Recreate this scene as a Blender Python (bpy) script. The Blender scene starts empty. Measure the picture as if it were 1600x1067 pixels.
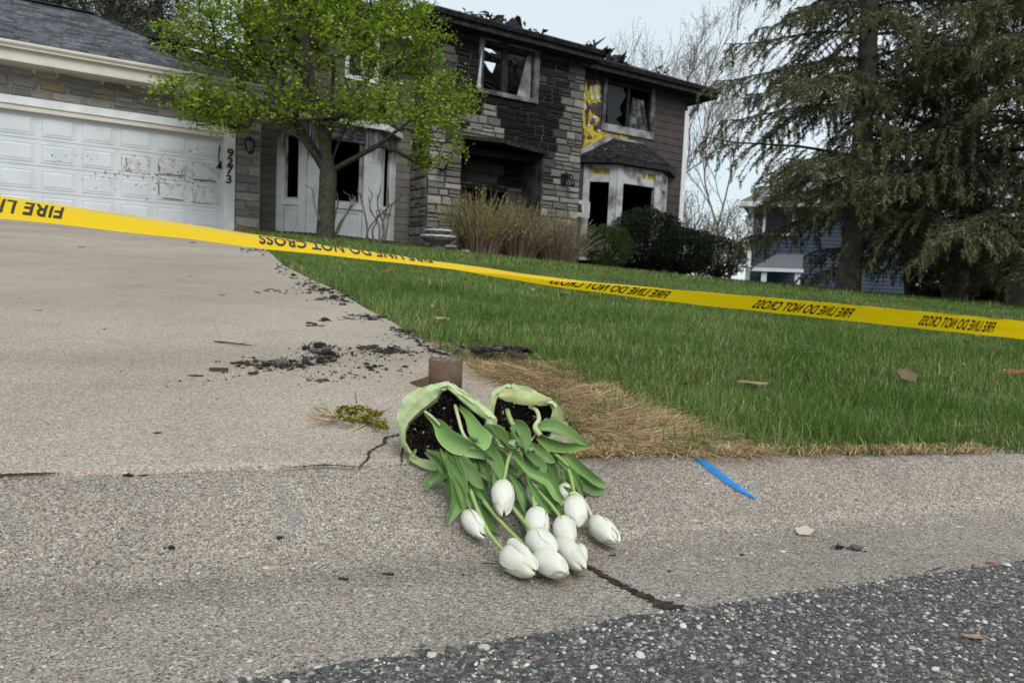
import bpy, bmesh, math, random
import numpy as np
from mathutils import Vector, Matrix, noise as mnoise

# ------------------------------------------------------------------ camera, sky, sun, exposure
SC = bpy.context.scene
COL = SC.collection
random.seed(7)
RNG = np.random.default_rng(7)
FPX = 1150.0                                   # focal length for a 1600 px wide frame
PIT, ROL = math.radians(4.5), math.radians(2.6)
CAM = np.array([0.0, 0.0, 0.36])
_r0 = np.array([1.0, 0, 0]); _u0 = np.array([0, math.sin(PIT), math.cos(PIT)])
FW = np.array([0, math.cos(PIT), -math.sin(PIT)])
RT = math.cos(ROL) * _r0 + math.sin(ROL) * _u0
UP = math.cos(ROL) * _u0 - math.sin(ROL) * _r0
cd = bpy.data.cameras.new('camera'); cam = bpy.data.objects.new('camera', cd); COL.objects.link(cam)
cd.sensor_width = 36; cd.lens = FPX / 1600 * 36; cd.clip_start = .02; cd.clip_end = 2000
cd.dof.use_dof = True; cd.dof.focus_distance = .98; cd.dof.aperture_fstop = 15.0
cam.matrix_world = Matrix(((RT[0], UP[0], -FW[0], CAM[0]), (RT[1], UP[1], -FW[1], CAM[1]), (RT[2], UP[2], -FW[2], CAM[2]), (0, 0, 0, 1)))
SC.camera = cam
SC.render.resolution_x, SC.render.resolution_y = 1024, 682
SUN_EL, SUN_AZ = math.radians(44), math.radians(158)     # sun behind a bright overcast, behind the camera's right shoulder
w = bpy.data.worlds.new('World'); SC.world = w; w.use_nodes = True
nt = w.node_tree; nt.nodes.clear()
n_out = nt.nodes.new('ShaderNodeOutputWorld'); n_bg = nt.nodes.new('ShaderNodeBackground')
n_sky = nt.nodes.new('ShaderNodeTexSky'); n_sky.sky_type = 'NISHITA'; n_sky.sun_disc = False
n_sky.sun_elevation = SUN_EL; n_sky.sun_rotation = SUN_AZ
n_tc = nt.nodes.new('ShaderNodeTexCoord'); n_no = nt.nodes.new('ShaderNodeTexNoise')
n_no.inputs['Scale'].default_value = 2.2; n_no.inputs['Detail'].default_value = 5; n_no.inputs['Roughness'].default_value = .45
n_rp = nt.nodes.new('ShaderNodeValToRGB'); n_rp.color_ramp.elements[0].position = .3; n_rp.color_ramp.elements[1].position = .75
n_rp.color_ramp.elements[0].color = (5.6, 6.5, 6.9, 1); n_rp.color_ramp.elements[1].color = (7.0, 7.5, 7.7, 1)   # the cloud layer
n_mx = nt.nodes.new('ShaderNodeMix'); n_mx.data_type = 'RGBA'; n_mx.inputs[0].default_value = .86
L = nt.links.new
L(n_tc.outputs['Generated'], n_no.inputs['Vector']); L(n_no.outputs['Fac'], n_rp.inputs['Fac'])
L(n_sky.outputs[0], n_mx.inputs[6]); L(n_rp.outputs[0], n_mx.inputs[7]); L(n_mx.outputs[2], n_bg.inputs['Color'])
n_bg.inputs['Strength'].default_value = .10; L(n_bg.outputs[0], n_out.inputs['Surface'])
sd = bpy.data.lights.new('sun', 'SUN'); sun = bpy.data.objects.new('sun', sd); COL.objects.link(sun)
sd.energy = 1.7; sd.angle = math.radians(35); sd.color = (1, .97, .92)
sdir = Vector((math.sin(SUN_AZ) * math.cos(SUN_EL), math.cos(SUN_AZ) * math.cos(SUN_EL), math.sin(SUN_EL)))
sun.rotation_euler = sdir.to_track_quat('Z', 'Y').to_euler()
SC.view_settings.view_transform = 'Standard'; SC.view_settings.look = 'None'
SC.view_settings.exposure = 0.42; SC.view_settings.gamma = 1.0; SC.view_settings.use_curve_mapping = False

# ------------------------------------------------------------------ geometry helpers
def V(*a): return np.array(a, float)
def unit(v):
    v = np.asarray(v, float); return v / (np.linalg.norm(v) + 1e-12)
def ray(x, y): return FW + (x - 800) / FPX * RT + (533.5 - y) / FPX * UP
def at(x, y, D): return CAM + ray(x, y) * D
def proj(p):
    q = np.atleast_2d(p) - CAM; d = q @ FW
    d = np.where(d < .05, .05, d)
    return 800 + FPX * (q @ RT) / d, 533.5 - FPX * (q @ UP) / d, d
# street frame: t runs along the kerb, s away from the street
ET = V(.945, .327); ES = V(-.327, .945)
def ts(x, y): return x * ET[0] + y * ET[1], x * ES[0] + y * ES[1]
def xy(t, s): return t * ET[0] + s * ES[0], t * ET[1] + s * ES[1]
def s_asph(t): return np.interp(t, [-3, 0, .22, .46, .65, 1.0, 4], [.60, .656, .672, .690, .700, .713, .76])
def s_flow(t): return np.interp(t, [-3, -.27, .5, 1.3, 4], [.95, .943, .926, .924, .93])
def s_back(t): return np.interp(t, [-3, -.35, .55, .9, 1.5, 4], [1.21, 1.209, 1.204, 1.16, 1.10, 1.08])
def grade(t): return np.maximum(.0725 - .0034 * np.maximum(t - 1.5, 0), .016)
def H(x, y):
    """height of driveway and lawn"""
    t, s = ts(x, y)
    q = s - s_back(t)
    qe = np.where(q < 17.5, q, 17.5 + 5 * (1 - np.exp(-(q - 17.5) / 5)))
    ease = np.clip(q / 1.2, 0, 1)
    return .05 + qe * grade(t) * (.72 + .28 * ease)
def Hpan(t, s):
    a, f, b = s_asph(t), s_flow(t), s_back(t)
    k1 = np.clip((s - a) / (f - a), 0, 1); k2 = np.clip((s - f) / (b - f), 0, 1)
    k2 = k2 * .55 + .45 * k2 * k2 * (3 - 2 * k2)
    return -.001 - .019 * (1 - (1 - k1) ** 2) + .069 * k2
def Hall(x, y):
    t, s = ts(x, y)
    road = .0 + .012 * (s_asph(t) - s)
    return np.where(s < s_asph(t), road, np.where(s < s_back(t), Hpan(t, s), H(x, y)))
def pg(px, py, h=0.0):
    """photo pixel -> the point h above the ground where that sight line meets it"""
    d = ray(px, py); D = np.concatenate([np.linspace(.4, 3, 700), np.linspace(3, 30, 900)])
    P = CAM[None] + d[None] * D[:, None]
    f = P[:, 2] - h - Hall(P[:, 0], P[:, 1])
    i = int(np.argmax(f < 0))
    if f[i] >= 0: i = len(D) - 1
    if i == 0: return P[0]
    k = f[i - 1] / (f[i - 1] - f[i] + 1e-12)
    return P[i - 1] * (1 - k) + P[i] * k
def inpoly(x, y, poly):
    x = np.asarray(x); y = np.asarray(y); c = np.zeros(x.shape, bool); n = len(poly)
    for i in range(n):
        x1, y1 = poly[i]; x2, y2 = poly[(i + 1) % n]
        if y1 == y2: continue
        c ^= ((y1 > y) != (y2 > y)) & (x < (x2 - x1) * (y - y1) / (y2 - y1) + x1)
    return c
def vnoise(x, y, seed=0):
    """cheap smooth value noise for arrays, 0..1"""
    xi = np.floor(x).astype(np.int64); yi = np.floor(y).astype(np.int64); xf = x - xi; yf = y - yi
    def h(a, b):
        k = (a * 374761393 + b * 668265263 + seed * 982451653) & 0xffffffff
        k = ((k ^ (k >> 13)) * 1274126177) & 0xffffffff
        return ((k ^ (k >> 16)) & 0xffff) / 65535.0
    sx = xf * xf * (3 - 2 * xf); sy = yf * yf * (3 - 2 * yf)
    return (h(xi, yi) * (1 - sx) + h(xi + 1, yi) * sx) * (1 - sy) + (h(xi, yi + 1) * (1 - sx) + h(xi + 1, yi + 1) * sx) * sy
def spline(pts, n):
    """Catmull-Rom through pts, n samples"""
    P = np.asarray(pts, float); m = len(P)
    if m == 2: return P[0] + (P[1] - P[0]) * np.linspace(0, 1, n)[:, None]
    Q = np.vstack([2 * P[0] - P[1], P, 2 * P[-1] - P[-2]])
    u = np.linspace(0, m - 1 - 1e-9, n); i = u.astype(int); f = (u - i)[:, None]
    a, b, c, d = Q[i], Q[i + 1], Q[i + 2], Q[i + 3]
    return .5 * (2 * b + (c - a) * f + (2 * a - 5 * b + 4 * c - d) * f ** 2 + (3 * b - a - 3 * c + d) * f ** 3)
def mesh_np(name, verts, faces, mats, smooth=False, midx=None):
    """verts (n,3); faces: list of arrays, each (m,k) with constant k"""
    me = bpy.data.meshes.new(name)
    verts = np.asarray(verts, np.float32)
    fs = [np.asarray(f, np.int32) for f in faces if len(f)]
    loops = np.concatenate([f.ravel() for f in fs]); tot = np.concatenate([np.full(len(f), f.shape[1], np.int32) for f in fs])
    start = np.concatenate([[0], np.cumsum(tot)[:-1]]).astype(np.int32)
    me.vertices.add(len(verts)); me.vertices.foreach_set('co', verts.ravel())
    me.loops.add(len(loops)); me.loops.foreach_set('vertex_index', loops)
    me.polygons.add(len(tot)); me.polygons.foreach_set('loop_start', start); me.polygons.foreach_set('loop_total', tot)
    if midx is not None: me.polygons.foreach_set('material_index', np.asarray(midx, np.int32))
    me.polygons.foreach_set('use_smooth', np.full(len(tot), bool(smooth)))
    me.update(calc_edges=True); me.validate()
    for m in (mats if isinstance(mats, (list, tuple)) else [mats]): me.materials.append(m)
    return me
def link(name, me, parent=None, loc=None, rot=None):
    o = bpy.data.objects.new(name, me); COL.objects.link(o)
    if parent is not None: o.parent = parent
    if loc is not None: o.location = loc
    if rot is not None: o.rotation_euler = rot
    return o
def tag(o, label=None, cat=None, group=None, kind=None):
    if label: o['label'] = label
    if cat: o['category'] = cat
    if group: o['group'] = group
    if kind: o['kind'] = kind
    return o
def thing(name, label, cat, loc=(0, 0, 0), rotz=0, group=None):
    o = bpy.data.objects.new(name, None); COL.objects.link(o); o.empty_display_size = .1
    o.location = loc; o.rotation_euler = (0, 0, rotz)
    return tag(o, label, cat, group)
class MB:
    """collects shapes; build() links them as ONE mesh object"""
    def __init__(s): s.v = []; s.f = {}; s.n = 0; s.mi = {}
    def add(s, v, faces, m=0):
        v = np.asarray(v, float)
        for f in faces:
            s.f.setdefault(len(f), []).append([i + s.n for i in f]); s.mi.setdefault(len(f), []).append(m)
        s.v.append(v); s.n += len(v)
    def box(s, a, b, m=0):
        (x0, y0, z0), (x1, y1, z1) = a, b
        v = [(x0, y0, z0), (x1, y0, z0), (x1, y1, z0), (x0, y1, z0), (x0, y0, z1), (x1, y0, z1), (x1, y1, z1), (x0, y1, z1)]
        s.add(v, [(0, 3, 2, 1), (4, 5, 6, 7), (0, 1, 5, 4), (1, 2, 6, 5), (2, 3, 7, 6), (3, 0, 4, 7)], m)
    def hexa(s, v, m=0):
        s.add(v, [(0, 3, 2, 1), (4, 5, 6, 7), (0, 1, 5, 4), (1, 2, 6, 5), (2, 3, 7, 6), (3, 0, 4, 7)], m)
    def prism(s, poly, off, m=0):
        """poly: 3D polygon, extruded by vector off"""
        p = np.asarray(poly, float); k = len(p); q = p + np.asarray(off, float)
        s.add(np.vstack([p, q]), [tuple(range(k))[::-1], tuple(range(k, 2 * k))] + [(i, (i + 1) % k, k + (i + 1) % k, k + i) for i in range(k)], m)
    def bar(s, a, b, wx, wy, up=(0, 0, 1), m=0):
        a = np.asarray(a, float); b = np.asarray(b, float); d = unit(b - a); sd_ = np.cross(d, up)
        if np.linalg.norm(sd_) < 1e-6: sd_ = np.cross(d, (1, 0, 0))
        sd_ = unit(sd_); u2 = np.cross(sd_, d)
        c = [(-1, -1), (1, -1), (1, 1), (-1, 1)]
        s.hexa([a + sd_ * wx / 2 * i + u2 * wy / 2 * j for i, j in c] + [b + sd_ * wx / 2 * i + u2 * wy / 2 * j for i, j in c], m)
    def tube(s, pts, rad, n=8, m=0, cap=True):
        P = np.asarray(pts, float); k = len(P); rad = np.broadcast_to(np.asarray(rad, float), (k,))
        T = np.gradient(P, axis=0); T /= np.linalg.norm(T, axis=1)[:, None] + 1e-12
        ref = V(0, 0, 1) if abs(T[0][2]) < .9 else V(1, 0, 0)
        S = np.cross(T, ref); S /= np.linalg.norm(S, axis=1)[:, None] + 1e-12; B = np.cross(T, S)
        an = np.arange(n) * 2 * np.pi / n
        vv = (P[:, None] + rad[:, None, None] * (np.cos(an)[None, :, None] * S[:, None] + np.sin(an)[None, :, None] * B[:, None])).reshape(-1, 3)
        fs = [(i * n + j, i * n + (j + 1) % n, (i + 1) * n + (j + 1) % n, (i + 1) * n + j) for i in range(k - 1) for j in range(n)]
        if cap: fs += [tuple(range(n))[::-1], tuple(range((k - 1) * n, k * n))]
        s.add(vv, fs, m)
    def lathe(s, prof, n=20, c=(0, 0, 0), m=0):
        c = np.asarray(c, float); an = np.arange(n) * 2 * np.pi / n
        vv = [c + V(r * math.cos(a), r * math.sin(a), z) for r, z in prof for a in an]; k = len(prof)
        s.add(vv, [(i * n + j, i * n + (j + 1) % n, (i + 1) * n + (j + 1) % n, (i + 1) * n + j) for i in range(k - 1) for j in range(n)] + [tuple(range(n))[::-1], tuple(range((k - 1) * n, k * n))], m)
    def grid(s, G, m=0, flip=False):
        """G (a,b,3) vertex grid"""
        a, b = G.shape[:2]
        idx = lambda i, j: i * b + j
        fs = [(idx(i, j), idx(i + 1, j), idx(i + 1, j + 1), idx(i, j + 1)) for i in range(a - 1) for j in range(b - 1)]
        if flip: fs = [f[::-1] for f in fs]
        s.add(G.reshape(-1, 3), fs, m)
    def mesh(s, name, mats, smooth=False, origin=None):
        v = np.vstack(s.v)
        if origin is not None: v = v - np.asarray(origin, float)
        ks = sorted(s.f)
        return mesh_np(name, v, [np.array(s.f[k]) for k in ks], mats, smooth, np.concatenate([s.mi[k] for k in ks]))
    def build(s, name, mats, parent=None, smooth=False, origin=None, place=True):
        o = link(name, s.mesh(name, mats, smooth, origin), parent)
        if origin is not None and parent is None and place: o.location = origin
        return o
def tubes_np(paths, radii, n=5):
    """many tubes as arrays -> verts, quads"""
    vs, fs, base = [], [], 0
    an = np.arange(n) * 2 * np.pi / n; ca, sa = np.cos(an), np.sin(an)
    for P, r in zip(paths, radii):
        P = np.asarray(P, float); k = len(P); r = np.broadcast_to(np.asarray(r, float), (k,))
        T = np.gradient(P, axis=0); T /= np.linalg.norm(T, axis=1)[:, None] + 1e-12
        m = np.abs(T).mean(0); ref = np.eye(3)[int(np.argmin(m))]
        S = np.cross(T, ref); S /= np.linalg.norm(S, axis=1)[:, None] + 1e-12; B = np.cross(T, S)
        vs.append((P[:, None] + r[:, None, None] * (ca[None, :, None] * S[:, None] + sa[None, :, None] * B[:, None])).reshape(-1, 3))
        i = np.arange(k - 1)[:, None] * n; j = np.arange(n)[None]; j2 = (j + 1) % n
        fs.append(np.stack([i + j, i + j2, i + n + j2, i + n + j], -1).reshape(-1, 4) + base); base += k * n
    return np.vstack(vs), np.vstack(fs)
def leaves_np(C, A, B):
    """pointed leaf quads: centres C, half length vectors A, half width vectors B"""
    n = len(C); v = np.stack([C - A, C + B, C + A, C - B], 1).reshape(-1, 3)
    return v, np.arange(4 * n).reshape(n, 4)
def rand_dirs(n):
    d = RNG.normal(size=(n, 3)); return d / np.linalg.norm(d, axis=1)[:, None]

# ------------------------------------------------------------------ materials
def lin(r, g, b):
    f = lambda c: (c / 255 / 12.92) if c <= 10 else ((c / 255 + .055) / 1.055) ** 2.4
    return (f(r), f(g), f(b))
def M(name, c1, c2=None, scale=6, rough=.8, bump=0, bscale=None, island=0, objcol=False, trans=0, spec=.3, detail=4, lo=.35, hi=.65, metal=0, coat=0, bdist=.01):
    m = bpy.data.materials.new(name); m.use_nodes = True; t = m.node_tree; N = t.nodes; Lk = t.links.new
    b = N['Principled BSDF']; b.inputs['Roughness'].default_value = rough; b.inputs['Specular IOR Level'].default_value = spec; b.inputs['Metallic'].default_value = metal
    b.inputs['Coat Weight'].default_value = coat
    tc = N.new('ShaderNodeTexCoord'); src = tc.outputs['Object']
    col = None
    if c2 is not None:
        no = N.new('ShaderNodeTexNoise'); no.inputs['Scale'].default_value = scale; no.inputs['Detail'].default_value = detail; Lk(src, no.inputs['Vector'])
        rp = N.new('ShaderNodeValToRGB'); rp.color_ramp.elements[0].position = lo; rp.color_ramp.elements[1].position = hi
        rp.color_ramp.elements[0].color = (*c1, 1); rp.color_ramp.elements[1].color = (*c2, 1); Lk(no.outputs['Fac'], rp.inputs['Fac']); col = rp.outputs[0]
    if island:
        ge = N.new('ShaderNodeNewGeometry'); hs = N.new('ShaderNodeHueSaturation')
        mr = N.new('ShaderNodeMapRange'); mr.inputs[3].default_value = 1 - island; mr.inputs[4].default_value = 1 + island; Lk(ge.outputs['Random Per Island'], mr.inputs[0]); Lk(mr.outputs[0], hs.inputs['Value'])
        mr2 = N.new('ShaderNodeMapRange'); mr2.inputs[3].default_value = .5 + .06 * island; mr2.inputs[4].default_value = .5 - .06 * island; Lk(ge.outputs['Random Per Island'], mr2.inputs[0]); Lk(mr2.outputs[0], hs.inputs['Hue'])
        if col is not None: Lk(col, hs.inputs['Color'])
        else: hs.inputs['Color'].default_value = (*c1, 1)
        col = hs.outputs[0]
    if objcol:
        oi = N.new('ShaderNodeObjectInfo'); mx = N.new('ShaderNodeMix'); mx.data_type = 'RGBA'; mx.blend_type = 'MULTIPLY'; mx.inputs[0].default_value = 1
        Lk(oi.outputs['Color'], mx.inputs[7])
        if col is not None: Lk(col, mx.inputs[6])
        else: mx.inputs[6].default_value = (*c1, 1)
        col = mx.outputs[2]
    if col is not None: Lk(col, b.inputs['Base Color'])
    else: b.inputs['Base Color'].default_value = (*c1, 1)
    if bump:
        nb = N.new('ShaderNodeTexNoise'); nb.inputs['Scale'].default_value = bscale or scale * 4; nb.inputs['Detail'].default_value = 6; Lk(src, nb.inputs['Vector'])
        bp = N.new('ShaderNodeBump'); bp.inputs['Strength'].default_value = bump; bp.inputs['Distance'].default_value = bdist; Lk(nb.outputs['Fac'], bp.inputs['Height']); Lk(bp.outputs[0], b.inputs['Normal'])
    if trans:
        tr = N.new('ShaderNodeBsdfTranslucent'); ms = N.new('ShaderNodeMixShader'); ms.inputs[0].default_value = trans
        if col is not None: Lk(col, tr.inputs['Color'])
        else: tr.inputs['Color'].default_value = (*c1, 1)
        Lk(b.outputs[0], ms.inputs[1]); Lk(tr.outputs[0], ms.inputs[2]); Lk(ms.outputs[0], N['Material Output'].inputs['Surface'])
    return m
def speckle(name, base, cells, vscale, bump, big=None, mixfac=.8, rough=.9, vscale2=None, bdist=.002, dirt_shade=None):
    """exposed aggregate: voronoi cells coloured from a ramp, over a slow stain noise"""
    m = bpy.data.materials.new(name); m.use_nodes = True; t = m.node_tree; N = t.nodes; Lk = t.links.new
    b = N['Principled BSDF']; b.inputs['Roughness'].default_value = rough; b.inputs['Specular IOR Level'].default_value = .25
    ge = N.new('ShaderNodeNewGeometry'); P = ge.outputs['Position']
    nz = N.new('ShaderNodeTexNoise'); nz.inputs['Scale'].default_value = vscale * .9; Lk(P, nz.inputs['Vector'])
    va = N.new('ShaderNodeMix'); va.data_type = 'VECTOR'; va.inputs[0].default_value = 1.2 / vscale * .5
    ad = N.new('ShaderNodeVectorMath'); ad.operation = 'MULTIPLY_ADD'; ad.inputs[1].default_value = (.8 / vscale,) * 3; Lk(nz.outputs['Color'], ad.inputs[0]); Lk(P, ad.inputs[2])
    def vor(sc):
        v = N.new('ShaderNodeTexVoronoi'); v.inputs['Scale'].default_value = sc; Lk(ad.outputs[0], v.inputs['Vector'])
        sp = N.new('ShaderNodeSeparateColor'); Lk(v.outputs['Color'], sp.inputs[0]); return v, sp.outputs[0], sp.outputs[1]
    v1, r1, g1 = vor(vscale)
    rp = N.new('ShaderNodeValToRGB'); rp.color_ramp.interpolation = 'LINEAR'; e = rp.color_ramp.elements
    while len(e) < len(cells): e.new(.5)
    for el, (p, c) in zip(e, cells): el.position = p; el.color = (*c, 1)
    Lk(r1, rp.inputs['Fac']); col = rp.outputs[0]
    if vscale2:
        v2, r2, g2 = vor(vscale2); rp2 = N.new('ShaderNodeValToRGB'); e = rp2.color_ramp.elements
        while len(e) < len(cells): e.new(.5)
        for el, (p, c) in zip(e, cells): el.position = p; el.color = (*c, 1)
        Lk(r2, rp2.inputs['Fac'])
        st = N.new('ShaderNodeMath'); st.operation = 'GREATER_THAN'; st.inputs[1].default_value = .72; Lk(g2, st.inputs[0])
        mm = N.new('ShaderNodeMix'); mm.data_type = 'RGBA'; Lk(st.outputs[0], mm.inputs[0]); Lk(col, mm.inputs[6]); Lk(rp2.outputs[0], mm.inputs[7]); col = mm.outputs[2]
    m1 = N.new('ShaderNodeMix'); m1.data_type = 'RGBA'; m1.inputs[0].default_value = mixfac; m1.inputs[6].default_value = (*base, 1); Lk(col, m1.inputs[7]); col = m1.outputs[2]
    for sc, lo, hi, cc in (big or []):
        nb = N.new('ShaderNodeTexNoise'); nb.inputs['Scale'].default_value = sc; nb.inputs['Detail'].default_value = 5; nb.inputs['Roughness'].default_value = .6; Lk(P, nb.inputs['Vector'])
        mr = N.new('ShaderNodeMapRange'); mr.inputs[1].default_value = lo; mr.inputs[2].default_value = hi; Lk(nb.outputs['Fac'], mr.inputs[0])
        mb = N.new('ShaderNodeMix'); mb.data_type = 'RGBA'; mb.blend_type = 'MULTIPLY'; Lk(mr.outputs[0], mb.inputs[0]); Lk(col, mb.inputs[6]); mb.inputs[7].default_value = (*cc, 1); col = mb.outputs[2]
    if dirt_shade:
        ad_ = N.new('ShaderNodeAttribute'); ad_.attribute_name = 'dirt_shade'; mr = N.new('ShaderNodeMapRange'); mr.inputs[1].default_value = -1; mr.inputs[2].default_value = 1; mr.inputs[3].default_value = 1.55; mr.inputs[4].default_value = .45; Lk(ad_.outputs['Fac'], mr.inputs[0])
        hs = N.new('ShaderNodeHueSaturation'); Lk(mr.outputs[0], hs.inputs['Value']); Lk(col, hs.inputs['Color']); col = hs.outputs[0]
    Lk(col, b.inputs['Base Color'])
    bp = N.new('ShaderNodeBump'); bp.inputs['Strength'].default_value = bump; bp.inputs['Distance'].default_value = bdist; bp.invert = True
    Lk(v1.outputs['Distance'], bp.inputs['Height']); Lk(bp.outputs[0], b.inputs['Normal'])
    return m
# ------------------------------------------------------------------ ground
def ramp_island(name, stops, rough=.85, bump=0, trans=0, var=None):
    m = bpy.data.materials.new(name); m.use_nodes = True; t = m.node_tree; N = t.nodes; Lk = t.links.new; b = N['Principled BSDF']
    b.inputs['Roughness'].default_value = rough; b.inputs['Specular IOR Level'].default_value = .25
    ge = N.new('ShaderNodeNewGeometry'); rp = N.new('ShaderNodeValToRGB'); e = rp.color_ramp.elements
    while len(e) < len(stops): e.new(.5)
    for el, (p, c) in zip(e, stops): el.position = p; el.color = (*c, 1)
    Lk(ge.outputs['Random Per Island'], rp.inputs['Fac']); col = rp.outputs[0]
    if var:
        no = N.new('ShaderNodeTexNoise'); no.inputs['Scale'].default_value = var[0]; no.inputs['Detail'].default_value = 3; Lk(ge.outputs['Position'], no.inputs['Vector'])
        mr = N.new('ShaderNodeMapRange'); mr.inputs[1].default_value = var[1]; mr.inputs[2].default_value = var[2]; Lk(no.outputs['Fac'], mr.inputs[0])
        mx = N.new('ShaderNodeMix'); mx.data_type = 'RGBA'; mx.blend_type = 'MULTIPLY'; Lk(mr.outputs[0], mx.inputs[0]); Lk(col, mx.inputs[6]); mx.inputs[7].default_value = (*var[3], 1); col = mx.outputs[2]
    Lk(col, b.inputs['Base Color'])
    if trans:
        tr = N.new('ShaderNodeBsdfTranslucent'); ms = N.new('ShaderNodeMixShader'); ms.inputs[0].default_value = trans
        Lk(col, tr.inputs['Color']); Lk(b.outputs[0], ms.inputs[1]); Lk(tr.outputs[0], ms.inputs[2]); Lk(ms.outputs[0], N['Material Output'].inputs['Surface'])
    return m
CC = [(0, (.05, .047, .045)), (.16, (.15, .132, .115)), (.4, (.29, .245, .205)), (.65, (.41, .355, .30)), (.86, (.52, .47, .41)), (1, (.74, .70, .63))]
m_pan = speckle('pan_concrete', (.275, .23, .184), CC, 540, .7, big=[(1.1, .45, .75, (.76, .76, .77)), (9, .5, .8, (.84, .84, .84)), (.45, .3, .6, (.86, .85, .86))], vscale2=330, mixfac=.78, dirt_shade=True)
m_drv = speckle('driveway_concrete', (.43, .355, .285), CC, 500, .45, big=[(.7, .42, .75, (.72, .70, .69)), (5, .5, .8, (.86, .85, .84)), (.22, .45, .65, (.86, .81, .78))], vscale2=300, mixfac=.66)
AC = [(0, (.047, .046, .045)), (.5, (.104, .101, .098)), (.72, (.14, .14, .14)), (.86, (.21, .2, .185)), (.95, (.36, .34, .31)), (1, (.5, .48, .44))]
m_asp = speckle('asphalt', (.035, .036, .038), AC, 330, .9, big=[(.8, .45, .7, (.8, .8, .82))], vscale2=190, mixfac=.9, bdist=.004)
m_soil = M('lawn_soil', (.05, .065, .025), (.10, .095, .045), scale=3, rough=1, bump=.5, bscale=60)
def linsp(*seg):
    return np.unique(np.concatenate([np.linspace(a, b, n) for a, b, n in seg]))
# road
tt = linsp((-500, -6, 8), (-6, -1, 10), (-1, 2, 110), (2, 8, 14), (8, 500, 8)); kk = linsp((-80, -4, 5), (-4, -.4, 8), (-.4, 0, 14))
G = np.zeros((len(tt), len(kk), 3))
for i, t in enumerate(tt):
    e = s_asph(np.clip(t, -3, 4)) + .012 * (mnoise.noise((t * 9, 0, 0))) + .012 * mnoise.noise((t * 34, 3, 0))
    s = e + kk; x, y = xy(t, s); G[i, :, 0] = x; G[i, :, 1] = y; G[i, :, 2] = .004 + .012 * (-kk) * np.exp(kk / 6); G[i, -1, 2] = .0035
mb = MB(); mb.grid(G); o = mb.build('road', m_asp, smooth=True); tag(o, kind='structure', label='dark asphalt road with pale stones showing in its surface')
# gutter pan: two casts meeting at the control joint
TJ = ts(*pg(990, 918)[:2])[0]
jA, jB = pg(912, 882), pg(1068, 958)
def joint_t(s):
    (ta, sa), (tb, sb) = ts(jA[0], jA[1]), ts(jB[0], jB[1])
    return np.interp(s, [sb, sa, 1.3], [tb, ta, ta - .02])
kk = np.concatenate([[-.06], np.linspace(0, 1, 34)])
for lo, hi in ((-500, 0), (0, 500)):
    tt = linsp((-500, -5, 6), (-5, -1.2, 10), (-1.2, 0, 60)) if lo < 0 else linsp((0, 1.8, 70), (1.8, 8, 14), (8, 500, 6))
    G = np.zeros((len(tt), len(kk), 3))
    for i, t in enumerate(tt):
        a, b = s_asph(np.clip(t, -3, 4)), s_back(np.clip(t, -3, 4)); s = np.where(kk < 0, a + kk, a + (b - a) * kk)
        q = joint_t(s)                                   # the joint is skewed: shift the near rows onto it
        te = q + (t * (1 if abs(t) > 2 else 1)) + (-.003 if lo < 0 else .003)
        x, y = xy(te, s); G[i, :, 0] = x; G[i, :, 1] = y; G[i, :, 2] = Hpan(np.clip(te, -3, 4), s); G[i, 0, 2] = -.02
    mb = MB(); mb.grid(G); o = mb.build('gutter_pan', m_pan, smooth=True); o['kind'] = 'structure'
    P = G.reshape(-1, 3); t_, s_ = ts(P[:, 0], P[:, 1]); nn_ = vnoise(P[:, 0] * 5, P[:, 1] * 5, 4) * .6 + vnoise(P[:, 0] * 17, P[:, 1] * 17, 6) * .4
    dirt_shade = np.exp(-((s_ - s_flow(np.clip(t_, -3, 4)) + .012) / .05) ** 2) * (.15 + .8 * nn_) * np.where(t_ < TJ, .7, .3)     # silt on the flow line, with the gutter's slope shading put into the tone
    crest_light = -.55 * np.exp(-((s_ - s_flow(np.clip(t_, -3, 4)) - .05) / .009) ** 2) * (t_ > TJ) * (.4 + .8 * nn_)                # lighter crest of the slope shading, painted into the colour
    a_ = o.data.attributes.new('dirt_shade', 'FLOAT', 'POINT'); a_.data.foreach_set('value', (dirt_shade + crest_light).astype(np.float32))
# driveway
edge_px = [(907, 716), (898, 690), (874, 641), (830, 612), (775, 601), (745, 585), (717, 560), (676, 542), (640, 522), (607, 502), (567, 481), (530, 457), (477, 433), (441, 414), (417, 391)]
E_ = np.array([pg(*p) for p in edge_px]); te, se = ts(E_[:, 0], E_[:, 1]); qe = se - s_back(te)
GAR_E = (3.75 * .843 - 17.45 * .538, 3.75 * .538 + 17.45 * .843); tg, sg = ts(*GAR_E)
qe = np.append(np.maximum.accumulate(qe), sg - s_back(tg)); te = np.append(te, tg)
def drive_edge_t(q): return np.interp(q, qe, te)
kq = np.concatenate([[0], np.geomspace(.03, qe[-1], 60)]); kx = np.concatenate([[0], np.geomspace(.01, 1, 40)])
G = np.zeros((len(kq), len(kx), 3))
for i, q in enumerate(kq):
    t = drive_edge_t(q) + .012 * mnoise.noise((q * 7, 1, 1)) - 6.6 * kx
    qq = q + (.003 + .006 * np.array([max(0, mnoise.noise((a * 6, 5, 0))) for a in t]) if i == 0 else 0)
    s = s_back(np.clip(t, -3, 4)) + qq; x, y = xy(t, s)
    G[i, :, 0] = x; G[i, :, 1] = y; G[i, :, 2] = H(x, y) + .004
G2 = G[:1].copy(); G2[..., 2] -= .03
mb = MB(); mb.grid(np.concatenate([G2, G])[:, ::-1]); mb.build('driveway', m_drv, smooth=False)['kind'] = 'structure'
for p in bpy.data.objects['driveway'].data.polygons: p.use_smooth = True
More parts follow.
